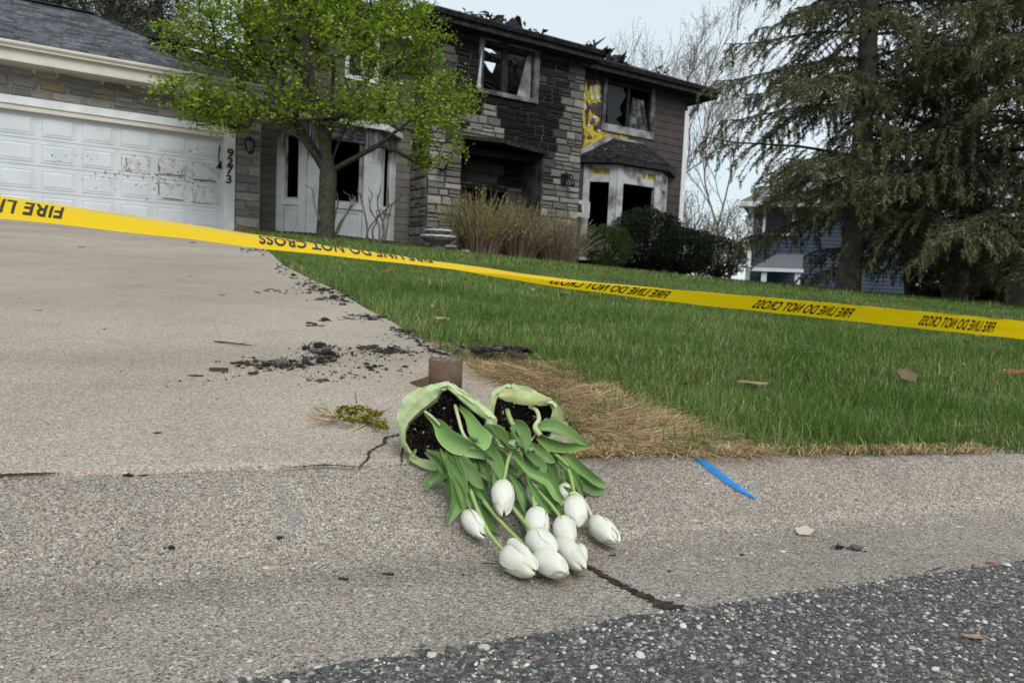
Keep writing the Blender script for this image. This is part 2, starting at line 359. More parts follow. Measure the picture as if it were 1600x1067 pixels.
# lawn and the land beyond
tt = linsp((-500, -20, 8), (-20, -2, 12), (-2, 16, 70), (16, 40, 12), (40, 500, 8)); kq2 = np.concatenate([np.linspace(0, .6, 12), np.geomspace(.65, 30, 60), np.geomspace(36, 600, 8)])
G = np.zeros((len(tt), len(kq2), 3))
for i, t in enumerate(tt):
    s = s_back(np.clip(t, -3, 4)) + kq2; x, y = xy(t, s); z = H(x, y) - .006
    ins = t < drive_edge_t(np.minimum(kq2, qe[-1])) - .02
    G[i, :, 0] = x; G[i, :, 1] = y; G[i, :, 2] = z - np.where(ins & (t > -9), .05, 0)
mb = MB(); mb.grid(G, flip=False); mb.build('lawn', m_soil, smooth=True)['kind'] = 'structure'
def on_lawn(x, y):
    t, s = ts(x, y); q = s - s_back(t)
    return (q > 0) & ((t > drive_edge_t(np.minimum(q, qe[-1]))) | (q > qe[-1]))

# embedded stones: asphalt chips and the gutter's exposed aggregate
def chips(name, n, t0, t1, s0f, s1f, size, hgt, mat, zoff, seed):
    r = np.random.default_rng(seed); t = r.uniform(t0, t1, n); a, b = s0f(t), s1f(t); s = a + (b - a) * r.random(n)
    x, y = xy(t, s); z = Hall(x, y) + zoff
    px_, py_, d = proj(np.stack([x, y, z], 1)); k = (px_ > -150) & (px_ < 1750) & (py_ < 1150) & (d > .3)
    x, y, z = x[k], y[k], z[k]; n = len(x)
    R_ = np.clip(r.lognormal(math.log(size), .45, n), size * .4, size * 2.6); ang = r.uniform(0, 6.28, n); asp = r.uniform(.55, .95, n); h = R_ * hgt * r.uniform(.5, 1.3, n)
    m = 6; th = np.arange(m) * 2 * np.pi / m
    rj = r.uniform(.7, 1.2, (n, m)); v = np.zeros((n, 2 * m, 3))
    for lay, (sc, zz) in enumerate(((1.0, -.0006), (.62, 1.0))):
        lx = R_[:, None] * rj * np.cos(th) * sc; ly = R_[:, None] * rj * asp[:, None] * np.sin(th) * sc
        v[:, lay * m:(lay + 1) * m, 0] = x[:, None] + lx * np.cos(ang)[:, None] - ly * np.sin(ang)[:, None]
        v[:, lay * m:(lay + 1) * m, 1] = y[:, None] + lx * np.sin(ang)[:, None] + ly * np.cos(ang)[:, None]
        v[:, lay * m:(lay + 1) * m, 2] = z[:, None] + (h[:, None] * r.uniform(.6, 1.1, (n, m)) if lay else -.0006)
    base = np.arange(n)[:, None] * 2 * m
    q = np.stack([np.stack([base[:, 0] + j, base[:, 0] + (j + 1) % m, base[:, 0] + m + (j + 1) % m, base[:, 0] + m + j], -1) for j in range(m)], 1).reshape(-1, 4)
    top = base + m + np.arange(m)[None]
    o = link(name, mesh_np(name, v.reshape(-1, 3), [q, top], mat, False)); tag(o, kind='stuff'); return o
m_chip = ramp_island('asphalt_chip', [(0, (.046, .045, .044)), (.40, (.10, .097, .094)), (.58, (.158, .153, .147)), (.76, (.22, .2, .175)), (.79, (.24, .15, .12)), (.82, (.34, .31, .27)), (.94, (.52, .49, .43)), (1, (.64, .62, .57))], rough=.7)
m_agg = ramp_island('gutter_aggregate', [(0, (.10, .10, .10)), (.2, (.2, .18, .165)), (.5, (.38, .32, .27)), (.72, (.30, .21, .17)), (.85, (.4, .36, .31)), (1, (.58, .55, .5))], rough=.8)
chips('asphalt_stones', 26000, -.6, 1.5, lambda t: s_asph(t) - .32, lambda t: s_asph(t) + .008, .0018, .35, m_chip, .004, 3)
chips('asphalt_coarse_stones', 1500, -.6, 1.5, lambda t: s_asph(t) - .32, lambda t: s_asph(t) + .004, .0034, .28, m_chip, .004, 4)
chips('gutter_stones', 16000, -.75, 1.6, lambda t: s_asph(t), lambda t: s_back(t) - .01, .0013, .2, m_agg, .0, 5)
chips('edge_grit', 2600, -.7, 1.6, lambda t: s_asph(t) + .002, lambda t: s_asph(t) + .05 * np.random.default_rng(2).random(len(t)) ** 2, .0016, .45, m_chip, .0, 11)
chips('gutter_coarse_stones', 1500, -.75, 1.6, lambda t: s_asph(t), lambda t: s_asph(t) + .42, .0027, .15, m_agg, .0, 6)

# joint dirt, cracks, paint: thin sheets that follow the surface
def strip(name, pts, wid, mat, lift, ragged=.3, n=60, fn=None, seed=1):
    P = spline(np.array(pts), n); T = np.gradient(P, axis=0); S = np.stack([T[:, 1], -T[:, 0], 0 * T[:, 0]], 1); S /= np.linalg.norm(S, axis=1)[:, None]
    w_ = np.interp(np.linspace(0, 1, n), np.linspace(0, 1, len(wid)), wid); r = np.random.default_rng(seed)
    g = np.zeros((n, 4, 3))
    for j, k in enumerate((-1, -.35, .35, 1)):
        q = P + S * (w_ * k * (1 + ragged * (r.random(n) - .5) * (2 if abs(k) == 1 else .4)))[:, None]
        q[:, 2] = Hall(q[:, 0], q[:, 1]) + lift; g[:, j] = q
    mb = MB(); mb.grid(g); return mb.build(name, mat)
m_crack = M('crack_shadow_dirt', (.018, .016, .014), (.05, .042, .035), scale=60, rough=1)
m_blue = M('blue_marking_paint', (.075, .43, .93), (.05, .33, .8), scale=45, rough=.7, bump=.6, bscale=500, lo=.5, hi=.75, bdist=.002)
def pxs(l): return [pg(*p) for p in l]
o = strip('crack', pxs([(561, 736), (575, 721), (577, 711), (590, 702), (600, 697), (603, 688), (623, 683), (640, 678)]), [.0016, .0028, .002, .0035, .002], m_crack, .0055, .8, 80); tag(o, 'jagged crack running from the joint to the left pot', 'crack', kind='structure')
o = strip('crack', pxs([(628, 727), (627, 716), (630, 704), (634, 690)]), [.001, .0018, .001], m_crack, .0055, .9, 40, seed=3); tag(o, kind='structure')
o = strip('joint_crack', pxs([(440, 737), (480, 734), (515, 732), (561, 735)]), [.0008, .002, .0035, .0022, .0012], m_crack, .006, .9, 90, seed=5); tag(o, kind='structure')
o = strip('joint_crack', pxs([(-60, 748), (0, 747), (60, 746), (95, 745)]), [.002, .003, .002, .0006], m_crack, .006, .9, 60, seed=6); tag(o, kind='structure')
js = np.linspace(s_asph(TJ) - .03, s_back(TJ) + .02, 30)
jp = np.stack([*xy(joint_t(js), js), 0 * js], 1); jt = np.linspace(-.07, .07, 5)
G = np.zeros((30, 5, 3))
for j in range(5):
    x, y = xy(joint_t(js) + jt[j], js); G[:, j, 0] = x; G[:, j, 1] = y; G[:, j, 2] = Hpan(ts(x, y)[0], js) - .007
mb = MB(); mb.grid(G, flip=True); tag(mb.build('joint_bed', m_crack), kind='structure')
m_jd = M('joint_dirt', (.02, .015, .012), (.085, .055, .04), scale=70, rough=1, bump=1, bscale=260)
o = strip('joint_dirt', [V(*xy(joint_t(q), q), 0) for q in np.linspace(s_back(TJ) - .2, s_asph(TJ) + .004, 7)], [.003, .0035, .0045, .0055, .008, .014], m_jd, .0018, .7, 90, seed=8); tag(o, kind='structure')
ctl = spline(np.array([pg(1090, 717), pg(1118, 738), pg(1148, 760), pg(1177, 778)]), 60); r = np.random.default_rng(9); mb = MB()
for _ in range(3300):
    f = r.random(); c = ctl[int(f * 59)]; w_ = float(np.interp(f, [0, .08, .3, .7, .93, 1], [.007, .0105, .0115, .009, .005, .002])); T_ = unit(ctl[min(59, int(f * 59) + 1)] - ctl[max(0, int(f * 59) - 1)]); S_ = V(T_[1], -T_[0], 0); d = r.normal() * .52
    q = c + S_ * w_ * d + T_ * r.normal() * .003; q[2] = float(Hall(q[0], q[1])) + .0011 + r.random() * .0012; a = r.uniform(.0007, .0021) * (1.15 if abs(d) < .8 else .6); ph = r.random() * 6.28
    mb.add([q + V(math.cos(ph + k * 1.257), math.sin(ph + k * 1.257), 0) * a * r.uniform(.6, 1.3) for k in range(5)], [(0, 1, 2, 3, 4)])
o = mb.build('paint_mark', m_blue)
tag(o, 'bright blue spray paint stroke on the sloping kerb', 'paint mark', kind='stuff')

m_scuff = M('pale_scuff', (.42, .40, .37), (.58, .56, .53), scale=60, rough=.95)
for (pts, wd, nn) in (([(432, 752), (445, 785), (452, 812), (456, 836)], .010, 650), ([(-20, 784), (2, 800), (16, 818), (30, 832)], .007, 450)):
    ctl = spline(np.array([pg(*p) for p in pts]), 40); mb = MB()
    for _ in range(nn):
        i = int(r.random() * 39); T_ = unit(ctl[i + 1] - ctl[i]); S_ = V(T_[1], -T_[0], 0); q = ctl[i] + S_ * wd * r.normal() * .6 + T_ * r.normal() * .006; q[2] = float(Hall(q[0], q[1])) + .0009 + r.random() * .0006; a = r.uniform(.0005, .0014); ph = r.random() * 6.28
        mb.add([q + V(math.cos(ph + k * 1.257), math.sin(ph + k * 1.257), 0) * a * r.uniform(.5, 1.3) for k in range(5)], [(0, 1, 2, 3, 4)])
    o = mb.build('scuff_mark', m_scuff); tag(o, kind='stuff')
# ------------------------------------------------------------------ the burned house
U2 = V(.843, .538, 0); W2 = V(-.538, .843, 0)            # along the front, and into the house
def hw(u, y, z): return U2 * u + W2 * y + V(0, 0, z)
def fu(px, py, y):
    """photo pixel -> (u, z) on the upright plane y of the house"""
    d = ray(px, py); k = (y - CAM @ W2) / (d @ W2); p = CAM + d * k
    return float(p @ U2), float(p[2])
HO = V(8.0, 17.5, 1.1)
house = thing('burned_house', 'fire-damaged two-storey house with stone tower, white bay and attached garage', 'house', hw(*HO), math.atan2(.538, .843))
def hb(mb, name, mats, parent=None, smooth=False):
    """link a builder whose verts are house coordinates under the house (or under one of its parts)"""
    return mb.build(name, mats, parent or house, smooth, origin=HO, place=False)
m_mortar = M('mortar', (.30, .28, .26), (.2, .19, .175), scale=4, rough=1, bump=.5, bscale=80)
m_mortar_s = M('sooty_mortar', (.014, .014, .014), (.085, .08, .075), scale=2.5, rough=1, bump=.5, bscale=80)
m_stone = M('stone', (.62, .61, .60), (1, .98, .95), scale=7, rough=.9, bump=.8, bscale=22, objcol=True, lo=.3, hi=.7, bdist=.03)
m_side = M('siding', (.7, .7, .7), (1, 1, 1), scale=3, rough=.7, bump=.15, bscale=60, objcol=True)
m_white = M('white_trim', (.62, .64, .65), (.74, .76, .77), scale=3, rough=.55)
m_door = M('garage_door_white', (.54, .575, .605), (.61, .645, .675), scale=2.5, rough=.5)
m_doord = M('scorched_door_white', (.42, .405, .37), (.58, .60, .61), scale=9, rough=.6, lo=.36, hi=.5, detail=7)
m_cream = M('cream_gutter', (.56, .53, .46), (.62, .59, .52), scale=3, rough=.45)
m_char = M('charred_wood', (.006, .006, .006), (.03, .028, .027), scale=9, rough=.9, bump=.6, bscale=30)
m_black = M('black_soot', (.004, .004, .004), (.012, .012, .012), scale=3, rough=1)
m_black2 = M('dark_metal', (.012, .012, .013), rough=.45, c2=None)
m_ash = M('ash_heap', (.015, .014, .013), (.11, .10, .09), scale=5, rough=1, bump=.7, bscale=25)
m_greyw = M('soot_stained_trim', (.10, .10, .10), (.32, .33, .34), scale=2.6, rough=.7, lo=.38, hi=.62, detail=6)
m_smoked = M('smoked_white_trim', (.62, .64, .65), (.74, .76, .77), scale=3, rough=.55); t_ = m_smoked.node_tree; N_ = t_.nodes; at_ = N_.new('ShaderNodeAttribute'); at_.attribute_name = 'dirt_shade'; mx_ = N_.new('ShaderNodeMix'); mx_.data_type = 'RGBA'; mx_.inputs[7].default_value = (.03, .029, .028, 1); no_ = N_.new('ShaderNodeTexNoise'); no_.inputs['Scale'].default_value = 5; no_.inputs['Detail'].default_value = 6; mr_ = N_.new('ShaderNodeMath'); mr_.operation = 'MULTIPLY_ADD'; mr_.use_clamp = True
mr_.inputs[1].default_value = 1.5; t_.links.new(at_.outputs['Fac'], mr_.inputs[0]); sb_ = N_.new('ShaderNodeMath'); sb_.operation = 'MULTIPLY_ADD'; sb_.inputs[1].default_value = 1.4; sb_.inputs[2].default_value = -1.25; t_.links.new(no_.outputs['Fac'], sb_.inputs[0]); t_.links.new(sb_.outputs[0], mr_.inputs[2]); t_.links.new(mr_.outputs[0], mx_.inputs[0])
src_ = N_['Principled BSDF'].inputs['Base Color'].links[0].from_socket; t_.links.new(src_, mx_.inputs[6]); t_.links.new(mx_.outputs[2], N_['Principled BSDF'].inputs['Base Color'])
m_greyd = M('sooty_trim', (.03, .03, .03), (.20, .205, .21), scale=2.6, rough=.7, lo=.4, hi=.66, detail=6)
m_bay = M('smoke_stained_white', (.13, .12, .115), (.48, .49, .50), scale=2.2, rough=.7, lo=.33, hi=.52, detail=7)
m_yel = M('yellow_insulation', (.30, .22, .02), (.56, .44, .05), scale=10, rough=.9, bump=.6, bscale=70, lo=.4, hi=.6)
m_shing = M('roof_shingle', (.055, .060, .070), (.12, .13, .145), scale=14, rough=.95, island=.5, bump=.4, bscale=200)
m_burnt = M('burnt_shingle', (.008, .008, .009), (.035, .036, .038), scale=8, rough=1, island=.4, bump=.6, bscale=40)
m_glass = M('dark_glass', (.012, .014, .016), rough=.3, spec=.3)
m_lamp = M('lantern_glass', (.16, .16, .15), rough=.2, spec=.6)

YG, YT, YR, YS = 17.50, 16.90, 17.55, 17.85               # front planes: garage, tower, right wing, left siding
# --- stones: six shared rough blocks, scaled one by one
def stone_mesh(i):
    r = random.Random(i); j = lambda a: r.uniform(-a, a); v = []
    for (x, z) in ((-.5, -.5), (.5, -.5), (.5, .5), (-.5, .5)): v.append((x, 1, z))
    co = [(x * .97 + j(.05), z * .93 + j(.09)) for (x, z) in ((-.5, -.5), (.5, -.5), (.5, .5), (-.5, .5))]
    mid = []
    for k in range(4):
        a, b = co[k], co[(k + 1) % 4]; mid += [a, ((a[0] + b[0]) / 2 + j(.03), (a[1] + b[1]) / 2 + j(.04))]
    for (x, z) in mid: v.append((x, .35 + j(.08), z))
    for (x, z) in mid: v.append((x * .9 + j(.02), .0 + j(.25), z * .8 + j(.04)))
    v.append((j(.1), -.05 + j(.15), j(.1)))
    f = [(4 + k, 4 + (k + 1) % 8, 12 + (k + 1) % 8, 12 + k) for k in range(8)] + [(12 + k, 12 + (k + 1) % 8, 20) for k in range(8)]
    for k in range(4): f += [(k, (k + 1) % 4, 4 + (2 * k + 2) % 8), (k, 4 + (2 * k + 2) % 8, 4 + 2 * k + 1), (k, 4 + 2 * k + 1, 4 + 2 * k)]
    mb = MB(); mb.add(np.array(v), f); return mb.mesh('stone', m_stone)
STONES = [stone_mesh(i) for i in range(8)]
PAL = [(.32, .315, .30), (.38, .365, .335), (.27, .272, .27), (.43, .41, .37), (.33, .30, .255), (.23, .235, .238), (.48, .46, .425), (.36, .285, .205), (.30, .285, .26)]
PALW = [6, 6, 5, 5, 4, 4, 3, 1.6, 4]
def lay_stones(parent, y, u0, u1, z0, z1, holes=(), ch=(.14, .24), cw=(.22, .55), soot=None, axis='u', dep=.03, seed=1, light=1.0):
    """coursed rubble between u0..u1, z0..z1 on plane y, holes = (ua, ub, za, zb)"""
    r = random.Random(seed); z = z0; n = 0
    cuts = sorted({z1} | {h[2] for h in holes if z0 < h[2] < z1} | {h[3] for h in holes if z0 < h[3] < z1})
    while z < z1 - .03:
        h = r.uniform(*ch); nxt = min([c for c in cuts if c > z + .02] + [z1])
        if nxt - z < h * 1.45: h = nxt - z
        iv = [(u0, u1)]
        for (a, b, c, d) in holes:
            if c < z + h * .5 < d: iv = [p for (s_, e_) in iv for p in ((s_, min(e_, a)), (max(s_, b), e_)) if p[1] - p[0] > .05]
        for (a, b) in iv:
            u = a
            while u < b - .02:
                w_ = r.uniform(*cw) * (1.25 if h < .17 else .9)
                if b - u < w_ * 1.5: w_ = b - u if b - u < cw[1] * 1.2 else (b - u) / 2
                subs = [(0, h)] if h < .17 or r.random() < .72 else [(0, h * .5), (h * .5, h * .5)] if r.random() < .5 else [(0, h * .38), (h * .38, h * .62)]
                for (dz, hh) in subs:
                    c = r.choices(PAL, PALW)[0]; uc, zc = u + w_ / 2 + r.uniform(-.006, .006), z + dz + hh / 2
                    k = (soot(uc, zc, r) if soot else 1.0) * light * r.uniform(.85, 1.12)
                    o = bpy.data.objects.new('stone', r.choice(STONES)); COL.objects.link(o); o.parent = parent; tw = r.gauss(0, .018)
                    if axis == 'u': o.location = (uc - HO[0], y - HO[1] - dep, zc - HO[2]); o.rotation_euler = (0, tw, 0)
                    else: o.location = (y - HO[0] - dep, uc - HO[1], zc - HO[2]); o.rotation_euler = (0, 0, -math.pi / 2)
                    o.scale = ((w_ - .02) * r.uniform(.94, 1.0), dep * r.uniform(.75, 1.3), (hh - .018) * r.uniform(.9, 1.0)); o.color = (c[0] * k, c[1] * k, c[2] * k, 1); n += 1
                u += w_
        z += h
    return n
smooth = lambda a, b, x: (lambda q: q * q * (3 - 2 * q))(min(1, max(0, (x - a) / (b - a))))
# --- garage
uJ1, _ = fu(349, 300, YG); uJ2, _ = fu(366, 300, YG); uGE, _ = fu(406, 300, YG); uD0 = uJ1 - 7 * .695
zHT = fu(0, 147, YG)[1]; zHB = fu(0, 160, YG)[1]; zSof = fu(100, 117, YG)[1]; zE = 4.40; zF = 1.22
gw = MB(); gw.box((-2.4, YG, .9), (uD0 - .2, YG + .2, zSof)); gw.box((uJ2, YG, .9), (uGE, YG + .2, zSof)); gw.box((uD0 - .2, YG, zHT), (uJ2, YG + .2, zSof))
gw.box((uGE - .2, YG + .2, .9), (uGE, YG + 6, zSof)); gw.box((-2.4, YG + .2, .9), (-2.2, YG + 6, zSof)); gw.box((-2.4, YG + 6, .9), (uGE, YG + 6.2, zSof))
garage_wall = hb(gw, 'garage_wall', m_mortar)
sg_ = lambda u, z, r: 1.0
ns = lay_stones(garage_wall, YG, uD0 - .9, uGE, zHT, zSof, seed=4, cw=(.28, .62), ch=(.16, .24))
ns += lay_stones(garage_wall, YG, uJ2 + .01, uGE, 1.15, zHT, seed=5, cw=(.24, .5), ch=(.13, .24))
# trim round the door
tr = MB(); tr.box((uD0 - .2, YG - .07, zHB), (uJ2, YG - .002, zHT)); tr.box((uJ1, YG - .055, .95), (uJ2 - .003, YG + .14, zHB - .002)); tr.box((uD0 - .2, YG - .055, .95), (uD0, YG + .14, zHB - .002))
hb(tr, 'door_trim', m_white)
tr = MB(); tr.box((uD0, YG - .04, zHB - .10), (uJ1, YG + .14, zHB - .004)); hb(tr, 'door_stop', m_cream)
# sectional door: four rows of seven raised panels
zD1 = zHB - .09; rowh = (zD1 - zF) / 4
gd = MB(); gd.box((uD0, YG + .10, zF - .1), (uJ1, YG + .14, zD1))
for i in range(1, 4): gd.box((uD0, YG + .086, zF + i * rowh + .006), (uJ1, YG + .099, zF + (i + 1) * rowh - .006))
gd.box((uD0, YG + .086, zF - .1), (uJ1, YG + .099, zF + rowh - .006))
garage_door = hb(gd, 'garage_door', m_door)
def raised(u0, u1, z0, z1, y, m):
    """a panel in relief: a groove round a raised field"""
    mb = MB(); a, d = .022, .055
    def ring(i, yy): return [(u0 + i, yy, z0 + i), (u1 - i, yy, z0 + i), (u1 - i, yy, z1 - i), (u0 + i, yy, z1 - i)]
    lv = [ring(0, y), ring(0, y - .010), ring(a * .5, y - .012), ring(a, y - .001), ring(d, y - .014)]
    v = [p for r_ in lv for p in r_]; f = []
    for k in range(4):
        for q in range(4): f.append((k * 4 + q, k * 4 + (q + 1) % 4, k * 4 + 4 + (q + 1) % 4, k * 4 + 4 + q))
    f.append((16, 17, 18, 19)); mb.add(np.array(v), f); return mb
pw = (uJ1 - uD0) / 7
for i in range(4):
    for j in range(7):
        dirty = (j >= 5 and i in (1, 2)) or (j == 4 and i == 2)
        o = hb(raised(uD0 + j * pw + .065, uD0 + (j + 1) * pw - .065, zF + i * rowh + .075, zF + (i + 1) * rowh - .075, YG + .085, m_door), 'door_panel', m_doord if dirty else m_door, garage_door)
        if dirty: o['label'] = 'blistered panel with scorched edges'
# scorch blisters: little dark flakes standing on the door
r = random.Random(3); fl = MB()
for (cx, cy, sx, sy, n) in ((222, 262, 45, 14, 22), (285, 260, 40, 18, 26), (240, 285, 60, 18, 22), (110, 245, 32, 10, 12), (165, 275, 40, 16, 24), (300, 282, 40, 12, 14), (320, 233, 30, 10, 8)):
    for _ in range(n):
        u, z = fu(r.gauss(cx, sx * .55), r.gauss(cy, sy * .6), YG + .07)
        if u > uJ1 - .03: continue
        a = r.uniform(.006, .02); b = a * r.uniform(.4, 1.2); k = 5; ph = r.random() * 6
        fl.prism([(u + a * math.cos(ph + q * 1.257) * r.uniform(.6, 1.2), YG + .066, z + b * math.sin(ph + q * 1.257) * r.uniform(.6, 1.2)) for q in range(k)], (0, .012, 0))
for (x0, y0, x1, y1, w_) in ((302, 280, 336, 284, .035), (245, 272, 288, 275, .012), (254, 310, 286, 313, .014), (298, 316, 332, 319, .012), (196, 247, 198, 262, .03), (247, 256, 249, 270, .03), (247, 281, 248, 305, .02)):
    a, b = fu(x0, y0, YG + .07), fu(x1, y1, YG + .07); m_ = 7
    top = [(a[0] + (b[0] - a[0]) * k / m_, YG + .0655, a[1] + (b[1] - a[1]) * k / m_ + r.uniform(.2, 1) * w_ / 2) for k in range(m_ + 1)]
    if abs(x1 - x0) < 6: bot = [(p[0] + w_ * r.uniform(.3, .9), p[1], p[2]) for p in top]
    else: bot = [(p[0], p[1], p[2] - w_ * r.uniform(.4, 1.1)) for p in top]
    fl.prism(top + bot[::-1], (0, .012, 0))
m_scorch = M('scorched_paint', (.03, .027, .023), (.12, .10, .08), scale=30, rough=.9)
hb(fl, 'scorched_flake', m_scorch, garage_door)['kind'] = 'stuff'
# torn weatherstrip on the door's right
u_, z_ = fu(345, 258, YG); ws = MB(); ws.tube([(u_ - .02, YG + .03, z_ + .42), (u_ - .05, YG + .0, z_ + .2), (u_ - .03, YG + .02, z_ + .0)], .014, 5); ws.prism([(u_ - .09, YG + .0, z_ - .07), (u_ + .02, YG, z_ - .09), (u_ + .02, YG, z_ + .1), (u_ - .02, YG, z_ + .06)], (0, .02, 0)); hb(ws, 'torn_weatherstrip', m_char)
# house number, one digit below the other
for k, (ch, (dx, dy)) in enumerate(zip('9273', ((360, 240), (359.5, 253.5), (358.5, 267), (357.5, 281)))):
    u_, z_ = fu(dx, dy, YG - .06); cu = bpy.data.curves.new('digit', 'FONT'); cu.body = ch; cu.size = .245; cu.extrude = .006; cu.offset = .006; cu.align_x = 'CENTER'; cu.align_y = 'CENTER'
    o_ = bpy.data.objects.new('tmp', cu); me = bpy.data.meshes.new_from_object(o_); me.materials.clear(); me.materials.append(m_black2); bpy.data.objects.remove(o_); bpy.data.curves.remove(cu)
    o = link('digit', me, house, (u_ - HO[0], YG - .068 - HO[1], z_ - HO[2]), (math.pi / 2, 0, 0)); o.scale = (1.15, 1, 1)
# garage roof: hip roof with its eave, gutter and single shingles
yE = YG - .5; uRE = fu(411, 138, yE)[0] + .05; zR = 4.42
best = None
for b_ in np.linspace(1.5, 7, 140):                     # where does the hip that climbs at 45 degrees meet the peak seen in the photo
    for p_ in np.linspace(.2, .7, 60):
        q = proj(hw(uRE - b_, yE + b_, zR + p_ * b_)); e = abs(q[0][0] - 150) + abs(q[1][0] - 24)
        if best is None or e < best[0]: best = (e, b_, p_)
_, hb_, pit = best
print('hip', best)
rf = MB(); a0, a1 = -3.0, uRE
ridge = [(a0, yE + hb_, zR + pit * hb_), (a1 - hb_, yE + hb_, zR + pit * hb_)]
rf.add(np.array([(a0, yE, zR), (a1, yE, zR), ridge[1], ridge[0], (a1, yE + 2 * hb_, zR), (a0, yE + 2 * hb_, zR)]) - V(0, 0, .012), [(0, 1, 2, 3), (1, 4, 2), (4, 5, 3, 2), (0, 3, 5)])
garage_roof = hb(rf, 'garage_roof', m_burnt)
sh = MB(); r = random.Random(9); nrow = int(hb_ / .125 / 1)
for i in range(nrow):
    b0, b1 = i * hb_ / nrow, (i + 1.25) * hb_ / nrow; b1 = min(b1, hb_); u = a0 - r.random() * .3
    while u < a1 - b0:
        w_ = r.choice((.17, .2, .3, .32)); ue = min(u + w_ - .004, a1 - b0)
        ut = min(ue, a1 - b1 + .0)
        if ue - u > .02 and u > a0 - .3:
            l0 = .018 + r.uniform(0, .006)
            us = min(u, ut - .003)
            p = [(u, yE + b0 - .012, zR + pit * b0), (ue, yE + b0 - .012, zR + pit * b0), (max(ut, us + .003), yE + b1, zR + pit * b1), (us, yE + b1, zR + pit * b1)]
            sh.hexa([(q[0], q[1], q[2]) for q in p] + [(q[0], q[1], q[2] + (l0 if k < 2 else .002)) for k, q in enumerate(p)])
        u += w_
for k in range(34):                                      # hip and ridge caps
    f0, f1 = k / 34, (k + 1.3) / 34; P0 = V(a1, yE, zR) * (1 - f0) + V(*ridge[1]) * f0; P1 = V(a1, yE, zR) * (1 - f1) + V(*ridge[1]) * f1
    sh.bar(P0 + V(0, 0, .02), P1 + V(0, 0, .014), .22, .018)
u = ridge[1][0]
while u > a0: sh.bar((u, ridge[1][1], ridge[1][2] + .018), (u - .2, ridge[1][1], ridge[1][2] + .024), .24, .018); u -= .17
hb(sh, 'shingles', m_shing, garage_roof)['kind'] = 'stuff'
gt = MB()
prof = [(.0, .02), (-.115, .02), (-.125, .0), (-.12, -.03), (-.085, -.065), (-.08, -.10), (.0, -.10)]
gt.prism([(a0, yE + p[0] + .0, zR + p[1] - .02) for p in prof], (uRE - a0, 0, 0)); hb(gt, 'gutter', m_cream)
gt = MB(); gt.box((a0, yE + .003, zSof + .002), (uRE - .03, yE + .03, zR - .02)); gt.box((a0, yE + .032, zSof), (fu(82, 120, YG)[0] - .004, YG + .06, zSof + .02)); gt.box((fu(82, 120, YG)[0] + .004, yE + .032, zSof), (uRE - .03, YG + .06, zSof + .02))
gt.box((a0, YG - .02, zSof - .07), (uGE, YG - .0015, zSof - .001)); hb(gt, 'soffit', m_cream)
# a higher roof slope behind the garage hip
rb = MB(); yB = yE + hb_ + 1.2
zz = zR + pit * hb_
rb.add(np.array([(a0 - 1, yB, zz - 1.5), (2.3, yB, zz - 1.5), (-.4, yB + 3, zz + 1.25), (a0 - 1, yB + 3, zz + 1.25)]), [(0, 1, 2, 3)]); hb(rb, 'back_roof', m_shing)

# --- left siding, white bay
SID_L = (.165, .155, .13); SID_R = (.064, .053, .049)
def lay_boards(parent, y, u0, u1, z0, z1, reveal, color, holes=(), soot=None, seed=1, edges=None):
    r = random.Random(seed); z = z0; k = 0
    while z < z1 - .02:
        h = min(reveal, z1 - z); iv = [(u0, u1)]
        for hl in holes:
            c = hl(z + h / 2) if callable(hl) else (hl[:2] if hl[2] < z + h * .55 and hl[3] > z + h * .45 else None)
            if c: iv = [p for (s_, e_) in iv for p in ((s_, min(e_, c[0])), (max(s_, c[1]), e_)) if p[1] - p[0] > .03]
        for (a, b) in iv:
            ja, jb = (0, 0)
            mb = MB(); mb.hexa([(a, y - .022, z), (b, y - .022, z), (b, y - .002, z), (a, y - .002, z), (a + ja, y - .006, z + h + .01), (b + jb, y - .006, z + h + .01), (b, y - .0005, z + h + .01), (a, y - .0005, z + h + .01)])
            o = hb(mb, 'siding_board', m_side, parent); q = (soot((a + b) / 2, z) if soot else 1) * r.uniform(.9, 1.08); o.color = (color[0] * q, color[1] * q, color[2] * q, 1)
        z += reveal; k += 1
uT0 = fu(664, 360, YT)[0]; uT1 = fu(905, 290, YT)[0]; zTop = 6.42
bu = [fu(432, 330, YS)[0], fu(478, 340, 17.25)[0], fu(592, 350, 17.25)[0], fu(614, 350, YS)[0]]
zBs = fu(540, 318, 17.25)[1]; zBh = fu(545, 222, 17.25)[1]; zBt = zBh + .38; zG = 1.0
lw = MB()
for (a, b, c, d) in ((uGE - .3, bu[0], .8, zTop), (bu[3], uT0 + .2, .8, zTop), (bu[0], bu[3], zBt, zTop)): lw.box((a, YS, c), (b, YS + .15, d))
left_wall = hb(lw, 'siding_wall', m_char)
lay_boards(left_wall, YS, uGE - .3, bu[0] - .01, 1.0, 4.1, .19, SID_L, seed=2, soot=lambda u, z: .75)
lay_boards(left_wall, YS, bu[3] + .01, uT0 + .02, 1.0, 4.1, .19, SID_L, seed=3)
w2 = [fu(545, 90, YS)[0], fu(585, 90, YS)[0], fu(560, 120, YS)[1], fu(560, 40, YS)[1]]
lay_boards(left_wall, YS, uGE - .1, uT0 + .02, 4.1, 6.4, .19, SID_L, seed=4, soot=lambda u, z: .8 if z < 5.4 else .55, holes=[(w2[0] - .1, w2[1] + .1, w2[2] - .1, w2[3] + .1)])
ww = MB(); ww.box((w2[0], YS - .03, w2[2]), (w2[1], YS - .004, w2[3])); wo = hb(ww, 'window', m_glass, None)
